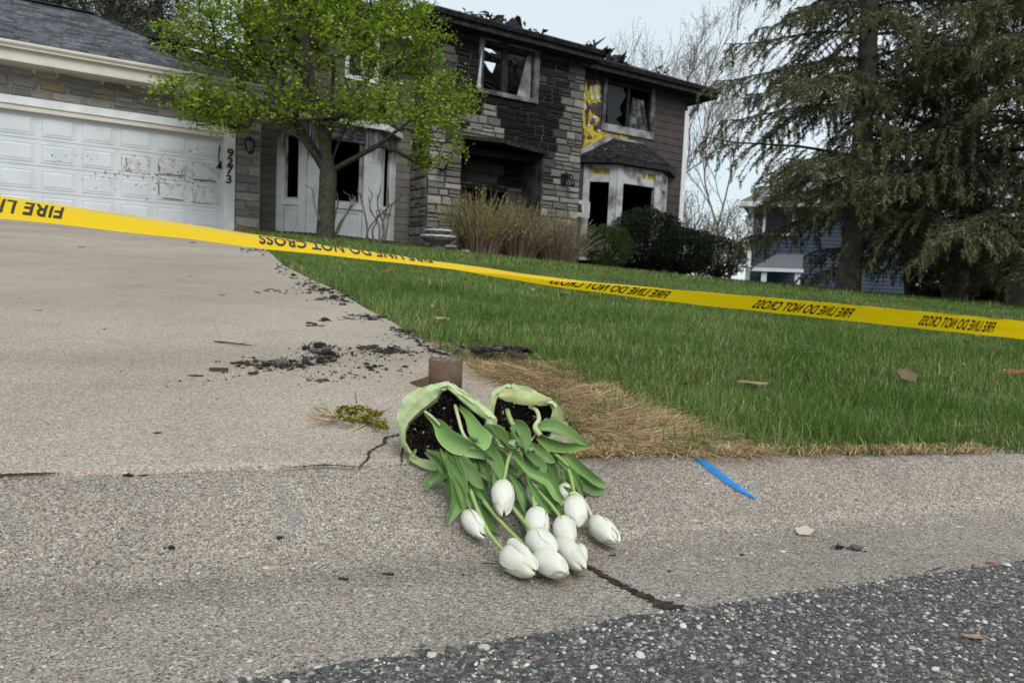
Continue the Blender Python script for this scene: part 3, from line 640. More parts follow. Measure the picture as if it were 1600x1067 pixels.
for q in ((w2[0] - .1, w2[1] + .1, w2[2] - .1, w2[2]), (w2[0] - .1, w2[1] + .1, w2[3], w2[3] + .1), (w2[0] - .1, w2[0], w2[2], w2[3]), (w2[1], w2[1] + .1, w2[2], w2[3]), ((w2[0] + w2[1]) / 2 - .03, (w2[0] + w2[1]) / 2 + .03, w2[2], w2[3])):
    ww = MB(); ww.box((q[0], YS - .05, q[2]), (q[1], YS - .031, q[3])); hb(ww, 'frame', m_white, wo)
# the bay: three faces on a footprint; each face has posts, panel, header and an empty window
YB = 17.25
bays = [((bu[0], YS), (bu[1], YB)), ((bu[1], YB), (bu[2], YB)), ((bu[2], YB), (bu[3], YS))]
bay = hb((lambda m: (m.box((bu[0] + .1, YS - .02, zG - .2), (bu[3] - .1, YS + .1, zG + .05)), m)[1])(MB()), 'bay_window', m_white)
def face_box(mb, A, B, f0, f1, z0, z1, d0=0.0, d1=.05, m=0):
    """box on the upright face A->B from fraction f0 to f1, d0..d1 proud of it"""
    A, B = np.array(A), np.array(B); t = (B - A) / np.linalg.norm(B - A); n_ = np.array([t[1], -t[0]])
    p, q = A + (B - A) * f0, A + (B - A) * f1
    c = [p + n_ * d0, q + n_ * d0, q + n_ * d1, p + n_ * d1]
    mb.hexa([(k[0], k[1], z0) for k in c[::-1]] + [(k[0], k[1], z1) for k in c[::-1]], m)
spec = [(.0, .26, .74, 1.0, -.04), (.0, .175, .755, 1.0, 0), (.0, .18, .72, 1.0, 0)]
for (A, B), (f0, f1, f2, f3, dz) in zip(bays, spec):
    for (a, b, z0, z1, nm) in ((f0, f1, zG, zBt, 'post'), (f2, f3, zG, zBt, 'post'), (f1, f2, zBs - .13, zBs, 'sill'), (f1, f2, zG, zBs - .13, 'panel_back'), (f1, f2, zBh, zBt, 'header')):
        mb = MB(); face_box(mb, A, B, a + (.002 if a else 0), b - .002, z0, z1, -.10, {'post': .03, 'sill': .06, 'header': .025}.get(nm, 0)); hb(mb, nm, m_bay if nm == 'header' else m_white, bay)
    mb = MB()
    for (a, b, z0, z1) in ((f1 + .02, f1 + .05, zG + .15, zBs - .22), (f2 - .05, f2 - .02, zG + .15, zBs - .22), (f1 + .02, f2 - .02, zG + .1, zG + .15), (f1 + .02, f2 - .02, zBs - .22, zBs - .17)): face_box(mb, A, B, a, b, z0, z1, .002, .02)
    hb(mb, 'panel_moulding', m_white, bay)
    mb = MB()
    for (a, b, z0, z1) in ((f1 + .004, f1 + .05, zBs + .002, zBh - .002), (f2 - .05, f2 - .004, zBs + .002, zBh - .002), (f1 + .05, f2 - .05, zBs + .002, zBs + .05)): face_box(mb, A, B, a, b, z0, z1, -.06, -.02)
    hb(mb, 'frame', m_bay, bay)
bayroof = MB(); o_ = .14
rp_ = [(bu[0] - .2, YS), (bu[1] - .12, YB - o_), (bu[2] + .12, YB - o_), (bu[3] + .2, YS)]; tp = [(bu[0] + .5, YS), (bu[1] + .45, YS - .12), (bu[2] - .3, YS - .12), (bu[3] - .3, YS)]
bayroof.add(np.array([(p[0], p[1], zBt + .0) for p in rp_] + [(p[0], p[1], zBt + .13) for p in rp_] + [(p[0], p[1], zBt + .62) for p in tp]), [(0, 1, 5, 4), (1, 2, 6, 5), (2, 3, 7, 6), (3, 2, 1, 0)] , 1)
bayroof.add(np.array([(p[0], p[1], zBt + .131) for p in rp_] + [(p[0], p[1], zBt + .62) for p in tp]), [(0, 1, 5, 4), (1, 2, 6, 5), (2, 3, 7, 6), (4, 5, 6, 7)], 0)
hb(bayroof, 'bay_roof', [m_burnt, m_white], bay)
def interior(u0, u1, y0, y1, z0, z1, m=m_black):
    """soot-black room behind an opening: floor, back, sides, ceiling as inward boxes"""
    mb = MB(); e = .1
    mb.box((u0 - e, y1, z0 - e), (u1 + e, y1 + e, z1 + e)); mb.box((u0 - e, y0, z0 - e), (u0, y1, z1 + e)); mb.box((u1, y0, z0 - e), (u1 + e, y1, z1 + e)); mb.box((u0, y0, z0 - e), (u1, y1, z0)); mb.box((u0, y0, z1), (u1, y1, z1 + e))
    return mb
rs = random.Random(8)
for o in [o for o in bay.children if o.name.startswith(('post', 'header'))]:
    me = o.data; bm = bmesh.new(); bm.from_mesh(me); bmesh.ops.subdivide_edges(bm, edges=[e for e in bm.edges if abs(e.verts[0].co.z - e.verts[1].co.z) > .5], cuts=26); bm.to_mesh(me); bm.free()
    a_ = me.attributes.new('dirt_shade', 'FLOAT', 'POINT'); ph = rs.uniform(0, 9)
    a_.data.foreach_set('value', np.array([smooth(zBh - HO[2] - 1.0, zBh - HO[2] + .05, v.co.z + .35 * mnoise.noise((v.co.x * 7, v.co.z * 2.2, ph))) for v in me.vertices], np.float32)); me.materials.clear(); me.materials.append(m_smoked)
hb(interior(bu[0] + .05, bu[3] - .05, YS + .12, YS + 3.2, zG - .05, zBt), 'bay_room', m_black)
def heap(u0, u1, y0, y1, z0, h, seed, n=14):
    """an uneven burnt pile"""
    g = np.zeros((n, n, 3))
    for i in range(n):
        for j in range(n):
            a, b = i / (n - 1), j / (n - 1); e = min(1, 4 * a, 4 * (1 - a), 4 * b, 4 * (1 - b))
            g[i, j] = (u0 + (u1 - u0) * a, y0 + (y1 - y0) * b, z0 + h * e * (.45 + .9 * mnoise.noise((a * 4 + seed, b * 4, seed * 3.1)) + .3 * mnoise.noise((a * 13, b * 13, seed))))
    mb = MB(); mb.grid(g); return mb
hb(heap(bu[1] + .3, bu[2] - .1, YS + .15, YS + .6, zBs - .05, .22, 3), 'burnt_pile', m_ash)
m_lav = M('pale_cloth', (.35, .36, .52), (.5, .5, .6), scale=8, rough=.9)
hb(heap(bu[2] - .75, bu[2] - .35, YS - .45, YS - .2, zBs - .03, .3, 5, 8), 'pale_cloth', m_lav)

# --- stone tower with the burnt doorway and upper window
uW0, zW1 = fu(753, 66, YT); uW1, _ = fu(833, 100, YT); zW0 = fu(752, 138, YT)[1]; zW1 = fu(790, 72, YT)[1]
uA0, _ = fu(719, 300, YT); uA1, _ = fu(846, 300, YT); zA = fu(725, 215, YT)[1]
holes = [(uW0, uW1, zW0, zW1), (uA0, uA1, 0, zA)]
tw = MB()
tw.box((uT0, YT, .8), (uA0, YT + .25, zA)); tw.box((uA1, YT, .8), (uT1, YT + .25, zA)); tw.box((uT0, YT, zA), (uT1, YT + .25, zW0)); tw.box((uT0, YT, zW0), (uW0, YT + .25, zW1)); tw.box((uW1, YT, zW0), (uT1, YT + .25, zW1)); tw.box((uT0, YT, zW1), (uT1, YT + .25, zTop))
tw.box((uT0, YT + .25, .8), (uT0 + .25, YS + .3, zTop)); tw.box((uT1 - .25, YT + .25, .8), (uT1, YR + .3, zTop))
tower_wall = hb(tw, 'tower_wall', m_mortar_s)
uWc = (uW0 + uW1) / 2
SOOT = [(800, 182, 70, 46, .985), (818, 214, 56, 36, .985), (848, 236, 32, 38, .97), (730, 180, 26, 40, .88), (734, 105, 32, 72, .93), (780, 152, 60, 24, .985), (862, 112, 30, 76, .85), (846, 178, 32, 50, .9), (690, 50, 72, 30, .9), (760, 48, 72, 32, .985), (865, 84, 70, 36, .97), (700, 110, 42, 50, .5), (880, 140, 30, 50, .4), (712, 235, 12, 40, .6), (852, 270, 14, 40, .7)]
def soot_t(u, z, r):
    """how clean a stone is: the fire blackened the wall over the door, round the window and under the eave"""
    x, y, _ = proj(hw(u, YT, z)); x, y = float(x[0]) + r.gauss(0, 3), float(y[0]) + r.gauss(0, 3); k = .78 if z > zA + .1 else 1.0
    for cx, cy, rx, ry, a in SOOT: k *= 1 - a * smooth(1.25, .55, math.hypot((x - cx) / rx, (y - cy) / ry))
    if inpoly(np.array([x]), np.array([y]), [(730, 190), (748, 168), (770, 158), (790, 172), (784, 214), (760, 222), (728, 212)])[0]: k = max(k, r.uniform(.75, 1.15))   # faces spalled clean
    if z < zA: k = max(k, .25) * (1 - .5 * smooth(.3, .05, min(abs(u - uA0), abs(u - uA1))) * smooth(zA - .9, zA, z))
    return max(.018, k)
ns += lay_stones(tower_wall, YT, uT0 + .02, uT1, 1.0, zTop, holes, ch=(.15, .25), cw=(.26, .56), soot=soot_t, seed=12)
ns += lay_stones(tower_wall, uT0, YT + .0, YS - .02, 1.0, fu(664, 228, YT)[1], (), ch=(.18, .28), cw=(.3, .5), soot=lambda u, z, r: .75, axis='y', seed=13)
# doorway: inner wall, lintel, posts, dark hall
yD = YS + .05; zI = zA - 1.0
dw = MB(); dw.box((uA0 - .02, YT + .25, .8), (uA0 + .02, yD, zA + .2)); dw.box((uA1 - .02, YT + .25, .8), (uA1 + .02, yD, zA + .2)); dw.box((uA0, YT + .2, zA + .0), (uA1, yD, zA + .1))
dw.box((uA0, yD, zI), (uA1, yD + .2, zA)); dw.box((uA1 - .5, yD, .8), (uA1, yD + .2, zI))
inner = hb(dw, 'porch_wall', m_mortar_s)
ns += lay_stones(inner, yD, uA0 + .05, uA1 - .05, zI + .05, zA - .12, (), ch=(.26, .36), cw=(.5, .9), soot=lambda u, z, r: max(.04, .24 + .4 * mnoise.noise((u * 1.3, z * 2, 7)) - .3 * smooth(uA1 - 1.1, uA1 - .3, u) - .35 * smooth(zA - .4, zA - .1, z)), seed=14)
ns += lay_stones(inner, yD, uA1 - .5, uA1 - .02, 1.0, zI + .05, (), ch=(.2, .3), cw=(.25, .5), soot=lambda u, z, r: .4, seed=15)
mb = MB(); mb.bar((uA0 - .05, YT - .02, zA + .0), ((uA0 + uA1) / 2, YT - .05, zA + .05), .10, .09); mb.bar(((uA0 + uA1) / 2, YT - .05, zA + .05), (uA1 + .12, YT - .03, zA - .06), .10, .12); hb(mb, 'lintel', m_char, tower_wall)
mb = MB(); mb.bar((uA0 + .62, yD + .1, 1.0), (uA0 + .62, yD + .1, zI), .06, .06); mb.bar((uA1 - .85, yD + .05, 1.0), (uA1 - .85, yD + .05, zI), .12, .1); mb.bar((uA0, yD + .08, zI - .06), (uA1 - .5, yD + .08, zI - .06), .1, .1); hb(mb, 'door_frame', m_char)
hb(interior(uA0, uA1 - .45, yD + .2, yD + 3, 1.0, zI + .3), 'hall', m_black)
# upper window: frame, mullion, torn curtain, open burnt room with rafters and sky
tw_ = hb((lambda m: (m.box((uW0 - .12, YT - .09, zW0 - .13), (uW1 + .16, YT + .0, zW0 - .02)), m)[1])(MB()), 'upper_window', m_greyd)
mb = MB(); mb.box((uW0 - .1, YT - .08, zW0 - .018), (uW0 + .04, YT + .0, zW1 + .1)); mb.box((uW0 + .042, YT - .08, zW1), (uW1 + .16, YT, zW1 + .1)); mb.box((uW1 + .0, YT - .085, zW0 - .018), (uW1 + .16, YT, zW1 - .002)); hb(mb, 'frame', m_greyd, tw_)
um = fu(790, 105, YT)[0]
mb = MB(); mb.box((um - .09, YT + .02, zW0), (um + .09, YT + .12, zW1)); mb.box((uW0 + .04, YT + .02, zW0), (uW0 + .1, YT + .1, zW1)); hb(mb, 'mullion', m_char, tw_)
mb = MB(); mb.prism([(uW1 - .42, YT + .05, zW0 + .02), (uW1 - .02, YT + .05, zW0 + .02), (uW1 - .02, YT + .05, zW1 - .05), (uW1 - .14, YT + .05, zW1 - .02), (uW1 - .22, YT + .05, zW0 + .8)], (0, .03, 0)); hb(mb, 'torn_screen', m_greyw, tw_)
mb = MB(); mb.prism([(uW0 - .16, YT - .11, zW0 - .05), (uW0 - .05, YT - .11, zW0 - .08), (uW0 - .03, YT - .10, zW1 - .25), (uW0 - .07, YT - .10, zW0 + .7)], (0, .02, 0)); hb(mb, 'peeled_trim', m_bay, tw_)
rm = MB(); e = .12
rm.box((uT0 + .3, YT + .3, 3.7), (uT1 - .3, YT + 5, 3.85)); rm.box((uT0 + .26, YT + .3, 3.85), (uT0 + .3, YT + 5, zTop)); rm.box((uT1 - .3, YT + .3, 3.85), (uT1 - .26, YT + 5, zTop))
hb(rm, 'burnt_room', m_black)
hb(heap(uW0 - 1, uW1 + 1.2, YT + .5, YT + 2.4, zW0 - .3, 1.15, 11, 22), 'fallen_roof', m_char)
hb(heap(uW0 - .2, uW1 + .2, YT + .3, YT + 1.2, zW0 - .15, .42, 17, 16), 'burnt_pile', m_ash)
r = random.Random(23); top = []
nk = 26
for k in range(nk + 1):
    u = uW0 - 1.2 + (uW1 - uW0 + 2.4) * k / nk; f = (u - uW0) / (uW1 - uW0)
    top.append((u, YT + 1.5, zW0 + .45 + float(np.interp(f, [-.5, 0, .08, .3, .38, .5, .62, .8, .9, 1.0, 1.5], [1.2, .75, .52, .50, .85, .9, .62, .42, .85, 1.2, 1.4])) + r.uniform(-.09, .09)))
mb = MB(); mb.prism([(uW0 - 1.2, YT + 1.5, 3.9), (uW1 + 1.2, YT + 1.5, 3.9)] + top[::-1], (0, .12, 0)); hb(mb, 'burnt_partition', m_char)
rr = MB(); r = random.Random(21)
for k in range(9):
    u = uW0 - .3 + k * .33; rr.bar((u, YT + .7 + r.uniform(0, .3), zTop - .05), (u + r.uniform(-.25, .25), YT + 2.6, zTop + r.uniform(.5, 1.0)), .06, .16)
for k in range(7): rr.bar((uW0 + r.uniform(-.3, 2), YT + r.uniform(.7, 1.6), zW0 + r.uniform(.1, .4)), (uW0 + r.uniform(-.3, 2.2), YT + r.uniform(1.2, 2.4), zTop + r.uniform(-.6, .3)), .05, .1)
for k in range(6): rr.bar((uW0 + r.uniform(-.2, .4), YT + r.uniform(.3, .6), zW0 + r.uniform(.05, .35)), (uW1 + r.uniform(-.6, .2), YT + r.uniform(.4, 1.0), zW0 + r.uniform(.0, .3)), .07, .04)
hb(rr, 'rafters', m_char)
deck = MB()
for k in range(9):                                       # what is left of the roof boards over that room
    u = uT0 + .1 + k * .53; d = r.uniform(.35, .9) if k not in (1, 2, 3, 4, 5) else r.uniform(.2, .4)
    deck.hexa([(u, YT + .02, zTop + .08), (u + .52, YT + .02, zTop + .08), (u + .5 - r.random() * .2, YT + d, zTop + .1 + d * .3), (u + r.random() * .2, YT + d + .1, zTop + .1 + d * .3)] + [(u, YT + .02, zTop + .12), (u + .52, YT + .02, zTop + .12), (u + .4, YT + d, zTop + .14 + d * .3), (u + .1, YT + d + .1, zTop + .14 + d * .3)])
hb(deck, 'roof_deck', m_char)

# --- right wing
uR1 = fu(1070, 260, YR)[0]; uq0, zq1 = fu(948, 124, YR); uq1, zq0 = fu(1014, 207, YR); zq0 = fu(945, 193, YR)[1]; zq1 = fu(950, 127, YR)[1]
YQ = 16.95
bq = [fu(909, 330, YR)[0], fu(961, 330, YQ)[0], fu(1029, 330, YQ)[0], fu(1039, 330, YR)[0]]
zqh = fu(990, 289, YQ)[1]; zqt = fu(990, 262, YQ)[1]; zqs = fu(935, 358, YQ)[1] - .3
rw = MB()
for (a, b, c, d) in ((uT1 - .1, bq[0], .6, zq0), (bq[3], uR1, .6, zq0), (bq[0], bq[3], zqt, zq0), (uT1 - .1, uq0, zq0, zq1), (uq1, uR1, zq0, zq1), (uT1 - .1, uR1, zq1, zTop)): rw.box((a, YR + .03, c), (b, YR + .15, d))
rw.box((uR1 - .15, YR + .15, .5), (uR1, YR + 8, zTop))
right_wall = hb(rw, 'right_wing_wall', m_char)
for q in ((uT1, uq0 - .14, zqt + .01, zq1), (uq0 - .14, uq1, zqt + .01, zq0 - .23)):
    mb = MB(); mb.box((q[0], YR + .01, q[2]), (q[1], YR + .028, q[3])); hb(mb, 'exposed_sheathing', m_yel, right_wall)
tearL = [(120, 919), (135, 914), (150, 908), (163, 906), (172, 905), (185, 909), (200, 911), (215, 913), (228, 911), (240, 909), (250, 905), (262, 902)]
tearR = [(120, 931), (130, 938), (145, 940), (160, 934), (175, 936), (190, 938), (200, 945), (209, 985), (220, 955), (240, 930), (255, 904), (262, 902)]
def tear(z):
    uu = fu(930, 200, YR)[0]; p = proj(hw(uu, YR, z))[1][0]
    if p < 121 or p > 258: return None
    l = np.interp(p, *zip(*tearL)); r_ = np.interp(p, *zip(*tearR)); n_ = mnoise.noise((z * 9, 2, 2)) * 2.0
    return fu(l + n_, p, YR)[0], fu(r_ - n_, p + 3, YR)[0]
sR = lambda u, z: 1 - .6 * smooth(zTop - 1.2, zTop - .2, z)
lay_boards(right_wall, YR, uT1 - .02, uR1 - .16, .7, zTop, .225, SID_R, seed=7, soot=sR, holes=[(uq0 - .14, uq1 + .16, zq0 - .22, zq1 + .12), (bq[0] - .02, bq[3] + .02, 0, zqt), tear])
mb = MB(); mb.box((uR1 - .155, YR - .04, .6), (uR1 + .03, YR + .02, zTop - .3)); hb(mb, 'corner_board', m_white)
r = random.Random(31); fk = MB(); fy = MB()
def flakes(mb, lst, lift):
    for (cx, cy, rx, ry) in lst:
        u, z = fu(cx, cy, YR); n_ = 9; ph = r.random() * 6
        mb.prism([(u + rx * .0205 * math.cos(ph + k * 6.283 / n_) * r.uniform(.6, 1.2), YR + .028 - lift, z + ry * .0205 * math.sin(ph + k * 6.283 / n_) * r.uniform(.6, 1.2)) for k in range(n_)], (0, .01, 0))
flakes(fk, [(933, 139, 7, 7), (934, 151, 6, 5), (925, 152, 3, 4), (908, 178, 3.5, 11), (930, 184, 5, 3), (919, 196, 4, 2.5), (914, 167, 2.5, 5), (911, 205, 2, 5), (943, 170, 3.5, 9), (941, 187, 3, 6), (908, 232, 2, 5), (905, 243, 2.5, 5), (938, 205, 6, 1.8), (923, 141, 2, 7), (913, 150, 2, 6)], .034)
m_flake = M('peeled_white_sheathing', (.42, .42, .40), (.66, .67, .66), scale=20, rough=.9, lo=.4)
hb(fk, 'peeled_sheathing', m_flake, right_wall)['kind'] = 'stuff'
flakes(fy, [(935, 177, 7, 8), (921, 133, 4, 9), (918, 170, 4, 14), (931, 200, 6, 6), (926, 124, 6, 4), (912, 215, 3, 3), (935, 139, 3.5, 3)], .026)
m_scar = M('charred_sheathing', (.03, .024, .02), (.08, .06, .045), scale=14, rough=1)
hb(fy, 'charred_sheathing', m_scar, right_wall)['kind'] = 'stuff'
m_scar2 = M('scorched_siding', (.05, .04, .037), (.10, .082, .075), scale=8, rough=.9)
fy = MB(); flakes(fy, [(936, 149, 3.5, 1.8), (936, 158, 3, 1.8), (936, 140, 3, 1.4)], .046); hb(fy, 'yellow_sheathing', m_yel, right_wall)['kind'] = 'stuff'
flakes(fy2 := MB(), [(928, 168, 8, 9), (939, 158, 4, 5), (926, 190, 6, 5), (936, 196, 7, 6), (917, 186, 3, 10), (921, 215, 4, 3), (929, 130, 7, 4), (917, 122, 5, 6)], .040); hb(fy2, 'hanging_siding', m_scar2, right_wall)['kind'] = 'stuff'
# upper right window
rwn = hb((lambda m: (m.box((uq0 - .14, YR - .06, zq0 - .22), (uq1 + .16, YR + .02, zq0 - .002)), m)[1])(MB()), 'upper_window', m_greyw)
mb = MB(); mb.box((uq0 - .13, YR - .05, zq0), (uq0, YR + .03, zq1 + .1)); mb.box((uq1, YR - .05, zq0), (uq1 + .15, YR + .03, zq1 + .1)); hb(mb, 'frame', m_greyd, rwn)
mb = MB(); mb.box((uq0 + .002, YR - .045, zq1), (uq1 - .002, YR + .03, zq1 + .1)); uqm = (uq0 + uq1) / 2; mb.box((uqm - .05, YR + .0, zq0), (uqm + .05, YR + .08, zq1)); hb(mb, 'mullion', m_char, rwn)
def ragged_pane(pts, y, nm, par, m):
    mb = MB(); mb.prism([(fu(a, b, y)[0], y, fu(a, b, y)[1]) for a, b in pts], (0, .006, 0)); return hb(mb, nm, m, par)
m_pl = M('torn_plastic_sheet', (.03, .035, .04), (.20, .22, .24), scale=6, rough=.35, lo=.45, hi=.7, detail=6, bump=.8, bscale=9)
ragged_pane([(949, 200), (949, 130), (972, 134), (978, 150), (968, 168), (972, 180), (962, 186), (980, 206)], YR + .05, 'pane', rwn, m_glass)
g = np.zeros((16, 16, 3))
for i in range(16):
    for j in range(16):
        u, z = fu(985 + 26 * (i / 15) * (1 - .25 * j / 15) + 3 * j / 15, 208 - 55 * j / 15 + 5 * i / 15, YR + .05); g[i, j] = (u, YR + .07 + .06 * math.sin(i * 1.1 + j * .25) + .02 * mnoise.noise((i * .8, j * .5, 1)), z)
mb = MB(); mb.grid(g); hb(mb, 'torn_plastic', m_pl, rwn, True)
hb(interior(uq0 - .3, uq1 + .5, YR + .16, YR + 3, zq0 - .4, zq1 + .2), 'bedroom', m_black)
mb = MB()
for k in range(5): mb.bar((uq0 + .35 + .06 * k, YR + .6, zq0 + .45 + .17 * k), (uq0 + .75 + .05 * k, YR + .7, zq0 + .5 + .17 * k), .05, .06)
hb(mb, 'exposed_lath', M('singed_lath', (.10, .08, .035), (.22, .18, .06), scale=9))
# lower right bay with its own roof
bayr = hb((lambda m: (m.box((bq[0] + .05, YR - .3, .4), (bq[3] - .05, YR + .1, .8)), m)[1])(MB()), 'bay_window', m_bay)
rbf = [((bq[0], YR), (bq[1], YQ)), ((bq[1], YQ), (bq[2], YQ)), ((bq[2], YQ), (bq[3], YR))]
for (A, B), (f0, f1) in zip(rbf, ((.2, .78), (.14, .86), (.25, .8))):
    for (a, b, z0, z1, nm) in ((0, f0, zqs - .6, zqt, 'post'), (f1, 1, zqs - .6, zqt, 'post'), (f0, f1, zqs - .6, zqs, 'sill'), (f0, f1, zqh, zqh + .22, 'header'), (f0, f1, zqt - .12, zqt, 'header')):
        mb = MB(); face_box(mb, A, B, a + (.003 if a else 0), b - .003, z0, z1, -.1, .03 if nm == 'post' else .015); hb(mb, nm, m_bay, bayr)
    mb = MB(); face_box(mb, A, B, f0, f1, zqh + .2, zqt - .1, -.09, -.03); hb(mb, 'insulation', m_yel, bayr)
    if f0 < .2:
        mb = MB(); face_box(mb, A, B, f0 + .01, f0 + .42, zqh + .225, zqt - .125, -.03, .005); hb(mb, 'board', m_bay, bayr)
        mb = MB(); face_box(mb, A, B, f0 + .5, f0 + .55, zqh + .225, zqt - .125, -.03, .005); hb(mb, 'board', m_bay, bayr)
hb(interior(bq[0] + .05, bq[3] - .05, YR + .16, YR + 3, .8, zqt), 'bay_room', m_black)
el, er = fu(894, 252, YR - .3), fu(1050, 280, YR - .3)
zEv = zqt + .02; ov = .22
rp_ = [(bq[0] - .32, YR), (bq[1] - .16, YQ - ov), (bq[2] + .16, YQ - ov), (bq[3] + .4, YR)]
ua, za = fu(958, 218, YR); ub, zb = fu(1003, 230, YR)
tp = [(ua - .06, YR - .0), (ua, YR - .06), (ub, YR - .06), (ub + .06, YR - .0)]
mb = MB(); lo_ = [(p[0], p[1], zEv) for p in rp_]; hi_ = [(p[0], p[1], zEv + .16) for p in rp_]; tt_ = [(p[0], p[1], za) for p in tp]
mb.add(np.array(lo_ + hi_ + tt_), [(0, 1, 5, 4), (1, 2, 6, 5), (2, 3, 7, 6), (3, 2, 1, 0), (4, 5, 9, 8), (5, 6, 10, 9), (6, 7, 11, 10), (8, 9, 10, 11)])
br = hb(mb, 'bay_roof', m_burnt, None)
sh = MB(); r = random.Random(5)
for k in range(3):
    for i in range(9):
        for j in range(7):
            f0, f1 = i / 9, (i + 1.2) / 9; g0, g1 = (j + r.uniform(-.1, .1)) / 7, (j + .94) / 7
            if r.random() < .12: continue
            P = lambda f, g: (lambda a, b: a * (1 - f) + b * f)(V(*hi_[k]) * (1 - g) + V(*hi_[k + 1]) * g, V(*tt_[k]) * (1 - g) + V(*tt_[k + 1]) * g)
            f1 = min(f1, 1); l = .022 + r.uniform(-.006, .012); up = V(0, -.5, 1) * l
            q = [P(f0, max(0, g0)), P(f0, g1), P(f1, g1), P(f1, max(0, g0))]
            sh.hexa([x_ + V(0, 0, .002) for x_ in q] + [q[0] + up, q[1] + up, q[2] + up * .3, q[3] + up * .3])
hb(sh, 'shingles', m_burnt, br)['kind'] = 'stuff'
mb = MB(); mb.bar(V(*hi_[0]) + V(0, -.03, .06), V(ua - .1, YR - .04, za + .06), .05, .16); mb.bar((ua, YR - .04, za + .03), (ub, YR - .04, za + .03), .05, .08); hb(mb, 'flashing', m_greyw, br)
fl = MB()
for (cx, cy, s_) in ((949, 238, .16), (973, 231, .1), (968, 238, .08), (995, 241, .06), (1017, 249, .05)):
    u, z = fu(cx, cy, YR - .32); fl.prism([(u - s_, YR - .36, z - s_ * .3), (u + s_ * .6, YR - .38, z - s_ * .2), (u + s_, YR - .34, z + s_ * .5), (u - s_ * .3, YR - .32, z + s_ * .6)], (0, .03, .02))
hb(fl, 'fallen_shard', M('pale_shard', (.2, .17, .15), (.4, .36, .33), scale=12), br)
# broken foundation bit beside the bay
u_, z_ = fu(905, 326, YR); mb = MB(); mb.prism([(u_ - .2, YR - .06, z_ - .25), (u_ + .35, YR - .06, z_ - .25), (u_ + .35, YR - .06, z_ + .22), (u_ - .25, YR - .06, z_ + .25)], (0, .03, 0)); hb(mb, 'broken_sheathing', m_flake)
mb = MB(); mb.prism([(u_ - .2, YR - .075, z_ - .08), (u_ + .05, YR - .075, z_ - .12), (u_ + .02, YR - .075, z_ + .14), (u_ - .12, YR - .075, z_ + .1)], (0, .012, 0)); hb(mb, 'charred_hole', m_scar)

# --- eaves, soffits and the burnt main roof
def eave(u0, u1, y, yw, z=6.84, nm='eave', left=None):
    mb = MB(); g_ = [(.0, .0), (-.11, .0), (-.12, -.03), (-.10, -.07), (-.075, -.12), (0, -.12)]
    mb.prism([(u0, y + p[0], z + p[1]) for p in g_], (u1 - u0, 0, 0)); mb.box((u0, y + .002, z - .26), (u1, y + .03, z - .01)); mb.box((u0, y + .032, z - .27), (u1, yw + .1, z - .24))
    mb.box((u0, yw - .045, z - .42), (u1 - .3, yw - .026, z - .272))
    return hb(mb, nm, m_burnt)
uTe0 = fu(657, 7, YT - .45)[0]; uTe1 = fu(941, 80, YT - .45)[0]; uRe1 = fu(1123, 142, YR - .45)[0]
def eave_slab(pts, z0, z1): return None
eave(uTe0, uTe1, YT - .45, YT); eave(uTe1 + .003, uRe1, YR - .45, YR); eave(uGE + .4, uTe0 - .003, YS - .45, YS)
for bx in (((uTe0 - .03, YT - .56, 6.58), (uTe0 - .002, YS - .4, 6.84)), ((uTe0, YT - .42, 6.566), (uT0, YS - .05, 6.596)), ((uRe1 - .03, YR - .44, 6.57), (uRe1, YR + 8, 6.84)), ((uR1, YR - .4, 6.56), (uRe1 - .032, YR + 8, 6.59))):
    mb = MB(); mb.box(*bx); hb(mb, 'side_soffit', m_burnt)
def burnt_roof(u0, u1, y, seed, depth, pit_=.42, z=6.85, hipr=0, n=34):
    """the strip of roof that still stands behind the gutter, its top edge broken"""
    g = np.zeros((n, 7, 3))
    for i in range(n):
        a = i / (n - 1); u = u0 + (u1 - u0) * a; d = depth(a) * (1 + .35 * mnoise.noise((a * 11, seed, 0)) + .2 * mnoise.noise((a * 37, seed, 2)))
        if hipr: d = min(d, max(.02, (u1 - u)))
        for j in range(7):
            b = j / 6; g[i, j] = (u - (0), y + d * b, z + pit_ * d * b + .035 * mnoise.noise((a * 14, b * 3, seed)) * b)
    mb = MB(); mb.grid(g); g2 = g.copy(); g2[..., 2] -= .05; mb.grid(g2, flip=True); return mb
main_roof = hb(burnt_roof(uTe0, uTe1, YT - .45, 4, lambda a: 1.15 - .35 * smooth(.35, .6, a)), 'burnt_roof', m_burnt)
hb(burnt_roof(uTe1 - .4, uRe1, YR - .45, 9, lambda a: 1.7, hipr=1), 'burnt_roof', m_burnt)
hb(burnt_roof(uGE + .4, uTe0, YS - .45, 14, lambda a: 1.2), 'burnt_roof', m_burnt)
sh = MB(); r = random.Random(77)
for (px_, py_, w_, h_, yy) in ((776, 36, .5, .3, YT + .3), (800, 36, .55, .28, YT + .35), (752, 24, .5, .15, YT + .2), (725, 22, .4, .08, YT + .1), (812, 38, .35, .22, YT + .4), (840, 52, .3, .1, YT + .2), (947, 80, .8, .5, YR + .7), (920, 70, .35, .2, YT + .6), (968, 92, .55, .2, YR + .6), (1032, 108, .22, .12, YR + .4), (645, 10, .35, .3, YT + .4), (679, 6, .06, .16, YT + .1), (610, 5, .8, .5, YS + .6)):
    u, z = fu(px_, py_, yy)
    for k in range(12):
        c = V(u + r.gauss(0, w_ * .42), yy + r.gauss(0, .12), z + r.uniform(-h_, .10) - .02); a, b = V(r.gauss(0, 1), r.gauss(0, .6), r.gauss(0, .5)), V(r.gauss(0, .5), r.gauss(0, 1), r.gauss(0, .8))
        a = unit(a) * w_ * r.uniform(.15, .45); b = unit(b) * h_ * r.uniform(.3, .9)
        sh.prism([c - a, c + b * .7, c + a + b * .2, c + a * .4 - b], np.cross(unit(a), unit(b)) * .02)
